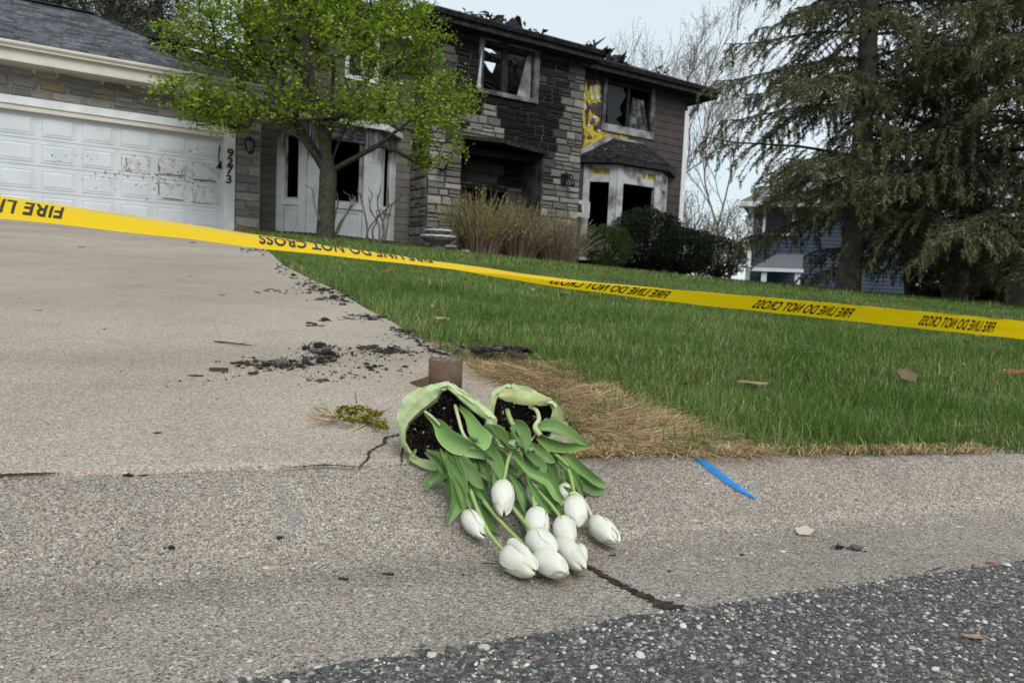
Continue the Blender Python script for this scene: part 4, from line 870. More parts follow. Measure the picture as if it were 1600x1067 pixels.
hb(sh, 'roof_wreckage', m_burnt, main_roof)['kind'] = 'stuff'
# gutter downspout elbow and the lamp wire at the right corner
mb = MB(); u_, z_ = fu(1082, 165, YR); mb.tube([(uR1 + .02, YR - .08, z_ - .35), (uR1 + .12, YR - .1, z_ - .2), (uR1 + .3, YR - .12, z_ - .08), (uR1 + .32, YR - .12, z_ + .1)], .05, 8); hb(mb, 'downspout_elbow', m_black2)
# dark wreckage behind the tree, between garage and upper storey
mb = MB(); r = random.Random(91)
for k in range(16):
    u, z = fu(r.uniform(250, 420), r.uniform(48, 92), YS + .2); u = min(u, 5.4); c = V(u, YS + .4 + r.uniform(-.4, .6), z)
    mb.bar(c - V(.5, 0, .1) * r.uniform(.5, 1.5), c + V(.6, .1, -.25) * r.uniform(.5, 1.5), .2, .08)
hb(mb, 'collapsed_rafters', m_char)
print('stones', ns)

# lanterns on the stone piers
def lantern(px_, py_, y, size, label, tilt=0, group='wall lanterns', melted=False):
    u, z = fu(px_, py_, y); p = hw(u, y - .052, z)
    t = thing('wall_lantern', label, 'lantern', p, math.atan2(.538, .843), group); s = size
    mb = MB(); mb.box((-.16 * s, -.03, -.1 * s), (.16 * s, 0, .5 * s)); mb.build('back_plate', m_black2, t)
    mb = MB(); mb.tube([(0, -.02, .36 * s), (0, -.2 * s, .56 * s), (0, -.34 * s, .5 * s)], .03 * s, 6); mb.build('arm', m_black2, t)
    R_ = Matrix.Rotation(tilt, 4, 'Y'); pv = V(0, -.34 * s, .5 * s)
    def rb(mb, nm, m):
        mb.v = [np.array([(R_ @ Vector(q)) for q in v]) + pv for v in mb.v]; return mb.build(nm, m, t)
    mb = MB(); mb.lathe([(.02 * s, 0), (.06 * s, -.06 * s), (.26 * s, -.2 * s), (.25 * s, -.23 * s)], 6); rb(mb, 'cap', m_black2)
    mb = MB()
    for k in range(6):
        a = k * math.pi / 3; mb.bar((.22 * s * math.cos(a), .22 * s * math.sin(a), -.23 * s), (.14 * s * math.cos(a), .14 * s * math.sin(a), -.72 * s), .03 * s, .03 * s)
    mb.lathe([(.15 * s, -.72 * s), (.13 * s, -.8 * s), (.03 * s, -.84 * s)], 6); rb(mb, 'cage', m_black2)
    if not melted:
        mb = MB(); mb.lathe([(.2 * s, -.24 * s), (.125 * s, -.71 * s)], 6); rb(mb, 'glass', m_lamp)
    return t
lantern(388, 232, YG, .46, 'black wall lantern on the stone pier beside the garage door')
lantern(692, 262, YT, .52, 'scorched wall lantern leaning on the left pier of the stone tower', .45)
lantern(878, 286, YT, .5, 'melted wall lantern drooping on the right pier of the stone tower', -.6, melted=True)
# ------------------------------------------------------------------ the tulips in front
def attr_mat(name, base, tip, under=None, vein=0, rough=.5, trans=.2, spec=.4, island=.0, blotch=None):
    """colour runs along the blade (its own pigment), with fine parallel veins across it"""
    m = bpy.data.materials.new(name); m.use_nodes = True; t = m.node_tree; N = t.nodes; Lk = t.links.new; b = N['Principled BSDF']
    b.inputs['Roughness'].default_value = rough; b.inputs['Specular IOR Level'].default_value = spec
    at_ = N.new('ShaderNodeAttribute'); at_.attribute_name = 'uvw'; sp = N.new('ShaderNodeSeparateXYZ'); Lk(at_.outputs['Vector'], sp.inputs[0])
    rp = N.new('ShaderNodeValToRGB'); e = rp.color_ramp.elements; e[0].color = (*base, 1); e[1].color = (*tip, 1); e[1].position = .38; Lk(sp.outputs[0], rp.inputs['Fac']); col = rp.outputs[0]
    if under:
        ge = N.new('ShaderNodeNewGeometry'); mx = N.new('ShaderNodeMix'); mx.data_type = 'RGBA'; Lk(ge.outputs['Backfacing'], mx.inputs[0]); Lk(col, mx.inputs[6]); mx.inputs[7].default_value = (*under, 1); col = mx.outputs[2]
    mp = N.new('ShaderNodeMapping'); mp.inputs['Scale'].default_value = (2.5, 22, 1); Lk(at_.outputs['Vector'], mp.inputs[0])
    no = N.new('ShaderNodeTexNoise'); no.inputs['Scale'].default_value = 1.5; no.inputs['Detail'].default_value = 4; Lk(mp.outputs[0], no.inputs['Vector'])
    mr = N.new('ShaderNodeMapRange'); mr.inputs[1].default_value = .3; mr.inputs[2].default_value = .7; mr.inputs[3].default_value = 1 - vein; mr.inputs[4].default_value = 1 + vein * .6; Lk(no.outputs['Fac'], mr.inputs[0])
    hs = N.new('ShaderNodeHueSaturation'); Lk(mr.outputs[0], hs.inputs['Value']); Lk(col, hs.inputs['Color']); col = hs.outputs[0]
    if vein > .1:
        oi = N.new('ShaderNodeObjectInfo'); m4 = N.new('ShaderNodeMapRange'); m4.inputs[3].default_value = .72; m4.inputs[4].default_value = 1.22; Lk(oi.outputs['Random'], m4.inputs[0]); h2 = N.new('ShaderNodeHueSaturation'); Lk(m4.outputs[0], h2.inputs['Value']); Lk(col, h2.inputs['Color']); col = h2.outputs[0]
    if under:
        ab = N.new('ShaderNodeMath'); ab.operation = 'ABSOLUTE'; Lk(sp.outputs[1], ab.inputs[0]); m3 = N.new('ShaderNodeMapRange'); m3.inputs[1].default_value = .82; m3.inputs[2].default_value = 1; m3.inputs[4].default_value = .55; Lk(ab.outputs[0], m3.inputs[0]); mx = N.new('ShaderNodeMix'); mx.data_type = 'RGBA'; Lk(m3.outputs[0], mx.inputs[0]); Lk(col, mx.inputs[6]); mx.inputs[7].default_value = (.50, .60, .34, 1); col = mx.outputs[2]
    if blotch:
        n2 = N.new('ShaderNodeTexNoise'); n2.inputs['Scale'].default_value = blotch[0]; n2.inputs['Detail'].default_value = 5; tc = N.new('ShaderNodeTexCoord'); Lk(tc.outputs['Object'], n2.inputs['Vector'])
        m2 = N.new('ShaderNodeMapRange'); m2.inputs[1].default_value = blotch[1]; m2.inputs[2].default_value = blotch[2]; Lk(n2.outputs['Fac'], m2.inputs[0])
        mx = N.new('ShaderNodeMix'); mx.data_type = 'RGBA'; Lk(m2.outputs[0], mx.inputs[0]); Lk(col, mx.inputs[6]); mx.inputs[7].default_value = (*blotch[3], 1); col = mx.outputs[2]
    Lk(col, b.inputs['Base Color'])
    bp = N.new('ShaderNodeBump'); bp.inputs['Strength'].default_value = .25; bp.inputs['Distance'].default_value = .0012; Lk(no.outputs['Fac'], bp.inputs['Height']); Lk(bp.outputs[0], b.inputs['Normal'])
    tr = N.new('ShaderNodeBsdfTranslucent'); ms = N.new('ShaderNodeMixShader'); ms.inputs[0].default_value = trans; Lk(col, tr.inputs['Color'])
    Lk(b.outputs[0], ms.inputs[1]); Lk(tr.outputs[0], ms.inputs[2]); Lk(ms.outputs[0], N['Material Output'].inputs['Surface']); return m
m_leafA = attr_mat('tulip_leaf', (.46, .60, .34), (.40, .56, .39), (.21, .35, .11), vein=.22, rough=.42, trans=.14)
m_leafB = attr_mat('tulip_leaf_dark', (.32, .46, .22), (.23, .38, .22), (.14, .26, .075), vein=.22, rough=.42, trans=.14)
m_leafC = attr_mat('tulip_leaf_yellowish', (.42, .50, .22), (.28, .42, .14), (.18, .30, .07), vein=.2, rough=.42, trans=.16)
m_petal = attr_mat('white_petal', (.55, .62, .33), (.82, .815, .735), None, vein=.09, rough=.5, trans=.22, spec=.3)
m_petali = attr_mat('white_petal_creamy', (.60, .58, .25), (.80, .78, .65), None, vein=.09, rough=.5, trans=.22, spec=.3)
m_stem = M('tulip_stem', (.27, .40, .12), (.36, .46, .18), scale=30, rough=.45, trans=.05)
m_stemp = M('pale_bent_stem', (.44, .46, .24), (.55, .55, .34), scale=30, rough=.5)
m_wrap = attr_mat('green_wrap_paper', (.46, .57, .27), (.50, .61, .30), (.42, .49, .22), vein=.07, rough=.42, trans=.12, spec=.45, blotch=(16, .58, .72, (.36, .30, .12)))
t_ = m_wrap.node_tree; N_ = t_.nodes; rg_ = N_.new('ShaderNodeTexNoise'); rg_.noise_type = 'RIDGED_MULTIFRACTAL'; rg_.inputs['Scale'].default_value = 22; rg_.inputs['Detail'].default_value = 3; tc_ = N_.new('ShaderNodeTexCoord'); bp_ = N_.new('ShaderNodeBump'); bp_.inputs['Strength'].default_value = .55; bp_.inputs['Distance'].default_value = .004
t_.links.new(tc_.outputs['Object'], rg_.inputs['Vector']); t_.links.new(rg_.outputs['Fac'], bp_.inputs['Height']); t_.links.new(bp_.outputs[0], N_['Principled BSDF'].inputs['Normal'])
m_potsoil = M('potting_soil', (.004, .0035, .003), (.016, .012, .009), scale=120, rough=1, bump=1, bscale=320, spec=.1, bdist=.004)
m_perl = ramp_island('soil_crumb', [(0, (.005, .004, .003)), (.5, (.016, .011, .008)), (.85, (.04, .026, .017)), (.95, (.07, .05, .035)), (.972, (.4, .38, .35)), (1, (.5, .48, .45))])
m_card = M('brown_cardboard', (.105, .068, .045), (.14, .092, .062), scale=40, rough=.9, bump=.15, bscale=200)
def set_uvw(me, arr):
    a = me.attributes.new('uvw', 'FLOAT_VECTOR', 'POINT'); a.data.foreach_set('vector', np.asarray(arr, np.float32).ravel())
def leaf(parent, pts, w, rolls=(0, 0), cup=.3, mat=None, name='leaf', prof=None, wave=.022, n=30, seed=0, fold=0):
    """blade along pixel points (px, py, height above ground); w metres wide; rolls: turn about its length from base to tip, degrees"""
    P = spline(np.array([pg(*p) for p in pts]), n); T = np.gradient(P, axis=0); T /= np.linalg.norm(T, axis=1)[:, None]
    v = np.linspace(0, 1, n); pr = np.interp(v, *zip(*(prof or [(0, .25), (.15, .5), (.4, 1), (.6, .95), (.8, .66), (.93, .3), (1, .02)])))
    pr = np.convolve(np.pad(pr, 1, 'edge'), [.25, .5, .25], 'valid'); roll = np.radians(np.interp(v, np.linspace(0, 1, len(rolls)), rolls))
    m = 9; u = np.linspace(-1, 1, m); G = np.zeros((n, m, 3)); uv = np.zeros((n, m, 3)); r = np.random.default_rng(seed); ph = r.uniform(0, 6)
    for i in range(n):
        toC = unit(CAM + V(0, 0, .25) - P[i]); S = unit(np.cross(T[i], toC)); Nn = np.cross(S, T[i])
        S2 = S * math.cos(roll[i]) + Nn * math.sin(roll[i]); N2 = np.cross(S2, T[i])
        cu = cup * 2.1 * (1 - .55 * v[i])
        for j in range(m):
            a = u[j]; hw_ = w * .455 * pr[i]
            G[i, j] = P[i] + S2 * hw_ * a * (1 - min(.45, .35 * abs(cu)) * a * a) + N2 * hw_ * (cu * (abs(a) ** 1.5) - cu * .4 + fold * max(0, a) ** 2) + N2 * wave * w * math.sin(v[i] * 9 + ph + a * 1.5) * abs(a) - N2 * w * .035 * max(0, 1 - abs(a) * 4)
            G[i, j, 2] = max(G[i, j, 2], float(Hall(G[i, j, 0], G[i, j, 1])) + .002)
            uv[i, j] = (v[i], a, seed)
    mb = MB(); mb.grid(G); me = mb.mesh(name, mat or m_leafA, True, parent.location); set_uvw(me, uv.reshape(-1, 3)); return link(name, me, parent)
def stem(parent, pts, r0=.0031, r1=.0027, mat=None, n=22, name='stem'):
    P = spline(np.array([pg(*p) for p in pts]), n); mb = MB(); mb.tube(P, np.linspace(r0, r1, n), 8)
    return mb.build(name, mat or m_stem, parent, True, origin=parent.location, place=False)
def flower(parent, b, t, d, opens=0, seed=0, yellow=False, spin=None, flare=0):
    """a closed tulip: six overlapping petals on an axis from b to t (px, py, h); d its diameter"""
    B, T_ = pg(*b), pg(*t); ax = T_ - B; Ln = np.linalg.norm(ax); ax /= Ln; X = unit(np.cross(ax, V(0, 0, 1))); Y = np.cross(ax, X); r = random.Random(seed); sp = r.uniform(0, 6.28) if spin is None else spin
    mb = MB(); mb.tube([B - ax * .006, B, B + ax * .004, B + ax * .014], [.003, .0045, .005, .002], 8); fo = mb.build('flower', m_stem, parent, True, origin=parent.location, place=False)
    n, m = 14, 11
    for k in range(6):
        inner = k % 2; th0 = sp + k * math.pi / 3 + r.uniform(-.12, .12); R_ = d * .465 * (.89 if inner else 1.0) * r.uniform(.96, 1.04); op = opens * r.uniform(.3, 1.4) + (flare if k == 1 else 0); ll = Ln * r.uniform(.88, 1.05) * (1.0 if inner else .98); ti = r.uniform(-.14, .14)
        G = np.zeros((n, m, 3)); uv = np.zeros((n, m, 3))
        for i in range(n):
            v = i / (n - 1); rad = R_ * float(np.interp(v, [0, .08, .2, .38, .55, .72, .86, .95, 1], [.26, .66, .91, 1.0, .96, .84, .62, .42, .17])) * (1 + op * v * v)
            wd = min(1, .5 + 2.2 * v) * (1 - (.86 * smooth(.66, 1.02, v) ** 1.2 if not inner else .5 * smooth(.86, 1.04, v))); ph = math.radians((62 + 22 * v) if inner else (50 + 20 * v)) * wd
            for j in range(m):
                a = -1 + 2 * j / (m - 1); th = th0 + a * ph + ti * v; rr_ = rad * (1 + .05 * math.cos(a * math.pi) * v + (.085 if not inner else .03) * abs(a) ** 3 * min(1, v * 3) - .05 * max(0, 1 - abs(a) * 3.5) * (1 - v))  + .0006 * mnoise.noise((v * 5, a * 3, seed + k * 9))
                vv = v - .075 * a * a * v * v + (.012 * mnoise.noise((a * 4, k, seed)) if v > .8 else 0)
                q = B + ax * ll * vv + (X * math.cos(th) + Y * math.sin(th)) * rr_
                q[2] = max(q[2], float(Hall(q[0], q[1])) + .0012); G[i, j] = q; uv[i, j] = (v, a, k)
        pb = MB(); pb.grid(G, flip=True); me = pb.mesh('petal', m_petali if (yellow and inner) else m_petal, True, parent.location); set_uvw(me, uv.reshape(-1, 3)); link('petal', me, fo)
    return fo
def ring_pts(poly, n):
    """resample a closed pixel polygon by length"""
    p = np.array(poly + [poly[0]], float); l = np.concatenate([[0], np.cumsum(np.hypot(*np.diff(p, axis=0).T))]); q = np.linspace(0, l[-1], n, endpoint=False)
    return np.stack([np.interp(q, l, p[:, 0]), np.interp(q, l, p[:, 1])], 1)
def fallen_pot(name, label, outer, inner, bottom, seed, back=(0, 0)):
    """a pot lying on its side: mouth outline and soil outline seen in the photo, body behind it"""
    gp = pg(*bottom); D = float((gp - CAM) @ FW) + .004
    t = thing(name, label, 'potted tulips', gp, 0)
    n = 96
    o0 = np.array(outer, float); i0 = np.array(inner, float); k = len(o0)
    s_ = np.linspace(0, k, n, endpoint=False); ii = s_.astype(int); f = (s_ - ii)[:, None]; f = f * f * (3 - 2 * f) * .35 + f * .65
    O = o0[ii] * (1 - f) + o0[(ii + 1) % k] * f; I = i0[ii] * (1 - f) + i0[(ii + 1) % k] * f; c = I.mean(0)
    r = np.random.default_rng(seed)
    nz = lambda sc, off: np.array([mnoise.noise((math.cos(a) * sc, math.sin(a) * sc, off)) for a in np.arange(n) * 2 * np.pi / n])
    rings = [(I, .020, 0), (I * .86 + O * .14, .002, .25), (I * .45 + O * .55, -.002, .5), (O, .002, .8), (c + (O - c) * 1.0, .02, 1.5), (c + (O - c) * .97, .045, 2), (c + (O - c) * .86 + V(*back) * .6, .085, 2), (c + (O - c) * .70 + V(*back), .125, 1), (c + (O - c) * .05 + V(*back), .126, 0)]
    G = np.zeros((len(rings), n + 1, 3)); uv = np.zeros((len(rings), n + 1, 3))
    for q, (rg, dd, cr) in enumerate(rings):
        w1, w2 = nz(3.2, seed + q * .5), nz(6.0, seed + 9 + q * .35)
        for j in range(n):
            p = c + (rg[j] - c) * (1 + cr * (.016 * w1[j] + .030 * (.5 - 2 * abs(w2[j])))); G[q, j] = at(p[0], p[1], D + dd + cr * .0035 * w1[j] + cr * .004 * (.5 - 2 * abs(w2[j])))
            G[q, j, 2] = max(G[q, j, 2], float(Hall(G[q, j, 0], G[q, j, 1])) + .002); uv[q, j] = (q / 8, j / 30, seed)
        G[q, n] = G[q, 0]; uv[q, n] = uv[q, 0]
    Gs = np.zeros((len(rings) * 3 - 2, n + 1, 3)); us = np.zeros(Gs.shape); zq = np.linspace(0, len(rings) - 1, len(Gs))
    for j in range(n + 1): Gs[:, j] = spline(G[:, j], len(Gs)); us[:, j] = np.stack([zq / 8, np.full(len(zq), j / 30), np.full(len(zq), seed)], 1)
    zi = np.minimum(zq.astype(int), len(rings) - 2); Gs = G[zi] * (1 - (zq - zi))[:, None, None] + G[zi + 1] * (zq - zi)[:, None, None]; cz_ = np.array([[mnoise.noise((j_ * .13, q_ * .35, seed)) for j_ in range(n)] for q_ in range(len(Gs))]); cz_ = np.hstack([cz_, cz_[:, :1]])
    Gs = Gs - FW[None, None] * ((.5 - 2 * np.abs(cz_)) * .0045)[..., None]
    for q in range(len(Gs)):
        for j in range(n + 1): Gs[q, j, 2] = max(Gs[q, j, 2], float(Hall(Gs[q, j, 0], Gs[q, j, 1])) + .0015)
    mb = MB(); mb.grid(Gs, flip=True); me = mb.mesh('pot_wrap', m_wrap, True, gp); set_uvw(me, us.reshape(-1, 3)); me.set_sharp_from_angle(angle=math.radians(34)); link('pot_wrap', me, t)
    G = np.zeros((14, n + 1, 3))
    for q in range(14):
        a = 1 - q / 13
        for j in range(n + 1):
            p = c + (I[j % n] - c) * (a * 1.02 + .0); G[q, j] = at(p[0], p[1], D + .022 + .014 * (1 - a * a) + .007 * mnoise.noise((p[0] * .06, p[1] * .06, seed)) + .004 * mnoise.noise((p[0] * .21, p[1] * .21, seed)))
            G[q, j, 2] = max(G[q, j, 2], float(Hall(G[q, j, 0], G[q, j, 1])) + .001)
    mb = MB(); mb.grid(G, flip=True); so = mb.build('soil', m_potsoil, t, True, origin=gp, place=False)
    N_ = 1500; a = np.sqrt(r.random(N_)); j = r.integers(0, n, N_); pp = c + (I[j] - c) * a[:, None]; vs = np.zeros((N_, 4, 3))
    for q in range(N_):
        ctr = at(pp[q][0], pp[q][1], D + .020 + .013 * (1 - a[q] ** 2) + .007 * mnoise.noise((pp[q][0] * .06, pp[q][1] * .06, seed))); vs[q] = ctr + r.normal(size=(4, 3)) * r.choice([.0011, .0016, .0024])
    fc = np.arange(4 * N_).reshape(N_, 4); fc = np.concatenate([fc[:, [0, 1, 2]], fc[:, [0, 2, 3]], fc[:, [0, 3, 1]], fc[:, [1, 3, 2]]])
    o = link('soil_crumbs', mesh_np('soil_crumbs', vs.reshape(-1, 3) - gp, [fc], m_perl), t); o['kind'] = 'stuff'
    return t
p1o = [(700, 596), (724, 610), (750, 627), (777, 652), (774, 668), (765, 690), (740, 716), (702, 731), (668, 731), (645, 716), (629, 697), (622, 670), (621, 646), (631, 621), (652, 606), (678, 600)]
p1i = [(700, 609), (713, 620), (733, 640), (757, 656), (757, 668), (749, 690), (730, 710), (698, 723), (664, 722), (645, 708), (635, 690), (635, 676), (641, 662), (662, 643), (684, 627), (691, 613)]
potA = fallen_pot('potted_tulips', 'larger tulip pot in crumpled green paper tipped over before the brown tube', p1o, p1i, (690, 733), 3, back=(2, -6))
p2o = [(800, 600), (826, 605), (850, 618), (868, 629), (879, 646), (879, 664), (868, 684), (840, 704), (800, 710), (776, 700), (766, 680), (762, 655), (765, 632), (769, 612), (784, 603), (792, 600)]
p2i = [(800, 610), (815, 627), (842, 636), (858, 633), (866, 648), (866, 662), (858, 680), (836, 696), (803, 700), (783, 692), (776, 676), (772, 656), (773, 638), (777, 624), (787, 617), (794, 612)]
potB = fallen_pot('potted_tulips', 'smaller tulip pot in green paper lying beside the dead grass at the lawn corner', p2o, p2i, (805, 712), 8, back=(4, -6))
# folded flap over the second pot's rim and loose paper of the first
leaf(potB, [(780, 618, .135), (800, 616, .137), (828, 622, .137), (862, 624, .128)], .036, (10, 5, -10), -.35, m_wrap, 'paper_flap', [(0, .3), (.2, .85), (.5, 1), (.8, .7), (1, .1)], seed=2)
leaf(potB, [(858, 672, .05), (870, 655, .075), (872, 634, .10)], .03, (0, 10), .2, m_wrap, 'paper_flap', [(0, .3), (.4, 1), (.8, .8), (1, .2)], seed=4)
leaf(potA, [(650, 702, .03), (645, 716, .012), (668, 729, .006), (690, 731, .004)], .02, (0, 20, 0), .4, m_wrap, 'paper_flap', [(0, .3), (.3, 1), (.8, .8), (1, .4)], seed=5)
leaf(potA, [(757, 646, .075), (766, 662, .06), (764, 678, .045)], .026, (10, -20), -.4, m_wrap, 'paper_flap', [(0, .4), (.4, 1), (1, .5)], seed=6)
# leaves and stems, left pot
A, B_, C_ = m_leafA, m_leafB, m_leafC
leaf(potA, [(664, 646, .088), (684, 663, .085), (704, 684, .084), (740, 700, .08), (778, 722, .062)], .050, (0, -15, -45, -60), .5, A, prof=[(0, .16), (.2, .34), (.42, .85), (.6, 1), (.8, .7), (.95, .25), (1, .03)], seed=11, wave=.03)
stem(potA, [(664, 643, .09), (676, 652, .09), (688, 664, .088)], .0028, .002, m_stemp)
leaf(potA, [(716, 634, .098), (732, 652, .095), (744, 676, .093), (752, 690, .09), (735, 698, .085)], .046, (0, 5, 10, 35, 60), .45, A, prof=[(0, .2), (.25, .45), (.6, 1), (.8, .75), (1, .05)], seed=12)
stem(potA, [(711, 633, .10), (716, 652, .095), (724, 678, .088), (738, 694, .08)], .0032, .0024, m_stemp)
leaf(potA, [(700, 690, .07), (706, 715, .06), (716, 755, .05), (712, 790, .032), (699, 819, .012)], .036, (-10, 0, 20, 30), .4, B_, seed=13)
leaf(potA, [(704, 690, .068), (722, 722, .062), (742, 748, .058), (756, 764, .052)], .030, (20, 10, -20), .4, A, seed=14)
leaf(potA, [(717, 735, .05), (728, 765, .04), (734, 797, .03)], .020, (0, 15, 30), .3, A, seed=15)
leaf(potA, [(665, 706, .045), (682, 722, .045), (690, 738, .035), (676, 752, .02), (666, 764, .012)], .036, (30, 20, -10, -40), .6, B_, seed=16, wave=.07)
leaf(potA, [(668, 704, .05), (690, 716, .048), (702, 735, .035), (708, 752, .02)], .030, (40, 20, 0), .5, C_, seed=17, wave=.04)
leaf(potA, [(748, 672, .075), (762, 700, .072), (778, 728, .066), (784, 752, .06)], .030, (0, 0, 10), .35, A, seed=18)
leaf(potA, [(742, 735, .035), (755, 780, .024), (762, 815, .008), (778, 835, .005)], .022, (0, 20), .3, B_, seed=19)
leaf(potA, [(748, 740, .045), (770, 752, .042), (792, 768, .035)], .026, (30, 30, 20), .4, B_, seed=20)
leaf(potA, [(760, 700, .06), (748, 720, .055), (735, 726, .05)], .026, (0, 40), .5, B_, seed=21)
leaf(potA, [(800, 770, .03), (815, 800, .02), (822, 832, .006)], .018, (0, 20), .3, B_, seed=22)
# centre
leaf(potA, [(756, 668, .085), (770, 672, .095), (784, 686, .095), (792, 700, .085)], .034, (60, 40, 10), .7, C_, seed=23)
leaf(potB, [(778, 676, .085), (792, 686, .092), (802, 697, .09), (806, 686, .096)], .034, (-10, 0, 30, 60), .6, A, seed=24, prof=[(0, .4), (.4, 1), (.8, .7), (1, .1)])
stem(potB, [(793, 641, .10), (796, 652, .10), (802, 664, .098)], .0042, .0045, m_stem)
leaf(potB, [(800, 660, .10), (812, 668, .10), (820, 685, .096), (822, 706, .085)], .034, (0, 10, 30), .5, A, seed=25, prof=[(0, .3), (.3, .9), (.55, 1), (.85, .5), (1, .04)])
leaf(potB, [(798, 668, .098), (804, 678, .10), (806, 692, .094)], .022, (70, 50), .6, C_, seed=26)
leaf(potB, [(802, 712, .075), (828, 738, .068), (858, 752, .06), (872, 775, .042), (884, 786, .03)], .026, (10, 0, -20, -10), .45, A, seed=27)
leaf(potB, [(812, 700, .075), (832, 716, .072), (846, 732, .066), (834, 740, .06)], .026, (10, 20, 60), .5, A, seed=28)
leaf(potB, [(818, 706, .07), (826, 730, .062), (833, 742, .058)], .022, (0, 20), .4, B_, seed=29)
leaf(potB, [(828, 690, .075), (850, 712, .07), (868, 722, .062)], .024, (0, 10, 0), .4, A, seed=30)
leaf(potB, [(842, 692, .068), (852, 715, .062), (850, 742, .05), (856, 752, .042)], .024, (0, -10), .4, B_, seed=31)
leaf(potA, [(792, 728, .055), (806, 742, .052), (822, 738, .054)], .030, (0, 40, 80), .7, B_, seed=32, prof=[(0, .5), (.5, 1), (1, .6)])
leaf(potA, [(782, 740, .048), (800, 766, .042), (818, 780, .032)], .030, (10, -10), .35, A, seed=33)
leaf(potB, [(856, 775, .03), (872, 795, .022), (904, 822, .02)], .022, (0, -10), .35, A, seed=34)
leaf(potB, [(862, 722, .05), (866, 760, .036), (872, 790, .02)], .02, (0, 10), .3, B_, seed=35)
# right
stem(potB, [(826, 635, .115), (838, 641, .112), (842, 655, .105), (836, 668, .098), (844, 680, .09)], .0028, .005, m_stemp)
stem(potB, [(841, 650, .105), (840, 672, .09), (826, 694, .07)], .0016, .0014, m_stemp)
leaf(potB, [(836, 670, .096), (858, 668, .10), (884, 676, .092), (922, 697, .06)], .040, (10, 25, 20, 0), .45, A, seed=36, prof=[(0, .3), (.25, .8), (.5, 1), (.75, .7), (1, .03)])
leaf(potB, [(840, 680, .085), (862, 692, .08), (890, 698, .07), (922, 698, .058)], .034, (-30, -40, -30), .5, C_, seed=37, prof=[(0, .5), (.35, 1), (.7, .75), (1, .03)])
leaf(potB, [(858, 694, .06), (884, 714, .055), (910, 738, .036), (930, 752, .022), (948, 757, .014)], .032, (10, 0, -10), .45, A, seed=38)
leaf(potB, [(885, 728, .045), (905, 748, .03), (930, 766, .012), (946, 766, .01)], .026, (-20, -30, -20), .4, B_, seed=39)
leaf(potB, [(868, 706, .055), (882, 735, .042), (890, 775, .02)], .024, (0, 15), .4, B_, seed=40)
leaf(potB, [(845, 705, .06), (862, 735, .05), (868, 770, .03)], .026, (10, 0), .4, B_, seed=41)
leaf(potB, [(880, 712, .05), (900, 735, .035), (907, 765, .018)], .022, (20, 10), .4, A, seed=42)
leaf(potB, [(835, 735, .045), (850, 765, .035), (872, 802, .016)], .018, (0, 20), .4, B_, seed=43)
for k, (x0, y0, x1, y1, w_) in enumerate([(690, 740, 715, 800, .018), (765, 720, 742, 760, .018), (775, 760, 800, 800, .018), (810, 750, 818, 790, .02), (838, 700, 842, 735, .02), (855, 745, 880, 775, .018), (775, 700, 790, 735, .024), (815, 760, 845, 790, .018), (735, 715, 762, 742, .024), (825, 715, 842, 760, .02), (870, 745, 880, 790, .016), (890, 735, 900, 770, .016)]):
    leaf(potA if x0 < 812 else potB, [(x0, y0, .03), ((x0 + x1) / 2 + 4, (y0 + y1) / 2, .022), (x1, y1, .006)], w_, (k * 7 % 40 - 20, k * 11 % 50 - 20), .35, (B_, A, B_)[k % 3], seed=50 + k)
for k, (x0, y0, x1, y1, w_, b_) in enumerate([(688, 700, 712, 772, .02, 6), (722, 716, 768, 792, .022, -8), (742, 700, 760, 770, .02, 5), (770, 735, 790, 812, .018, -4), (796, 742, 822, 806, .02, 6), (826, 748, 866, 806, .018, -8), (846, 722, 872, 796, .018, 4), (782, 690, 812, 742, .024, 8), (858, 690, 892, 742, .022, -6), (872, 720, 912, 776, .02, 5), (808, 676, 834, 722, .022, -6), (708, 742, 726, 806, .016, 4), (735, 676, 752, 724, .022, -5), (880, 760, 900, 790, .016, 3)]):
    leaf(potA if x0 < 790 else potB, [(x0, y0, .062), ((x0 + x1) / 2 + b_, (y0 + y1) / 2 - 3, .048), (x1, y1, .02)], w_, (k * 13 % 60 - 30, k * 17 % 60 - 20, k * 23 % 90 - 45), .5, (A, B_, A, C_)[k % 4], seed=90 + k, wave=.05)
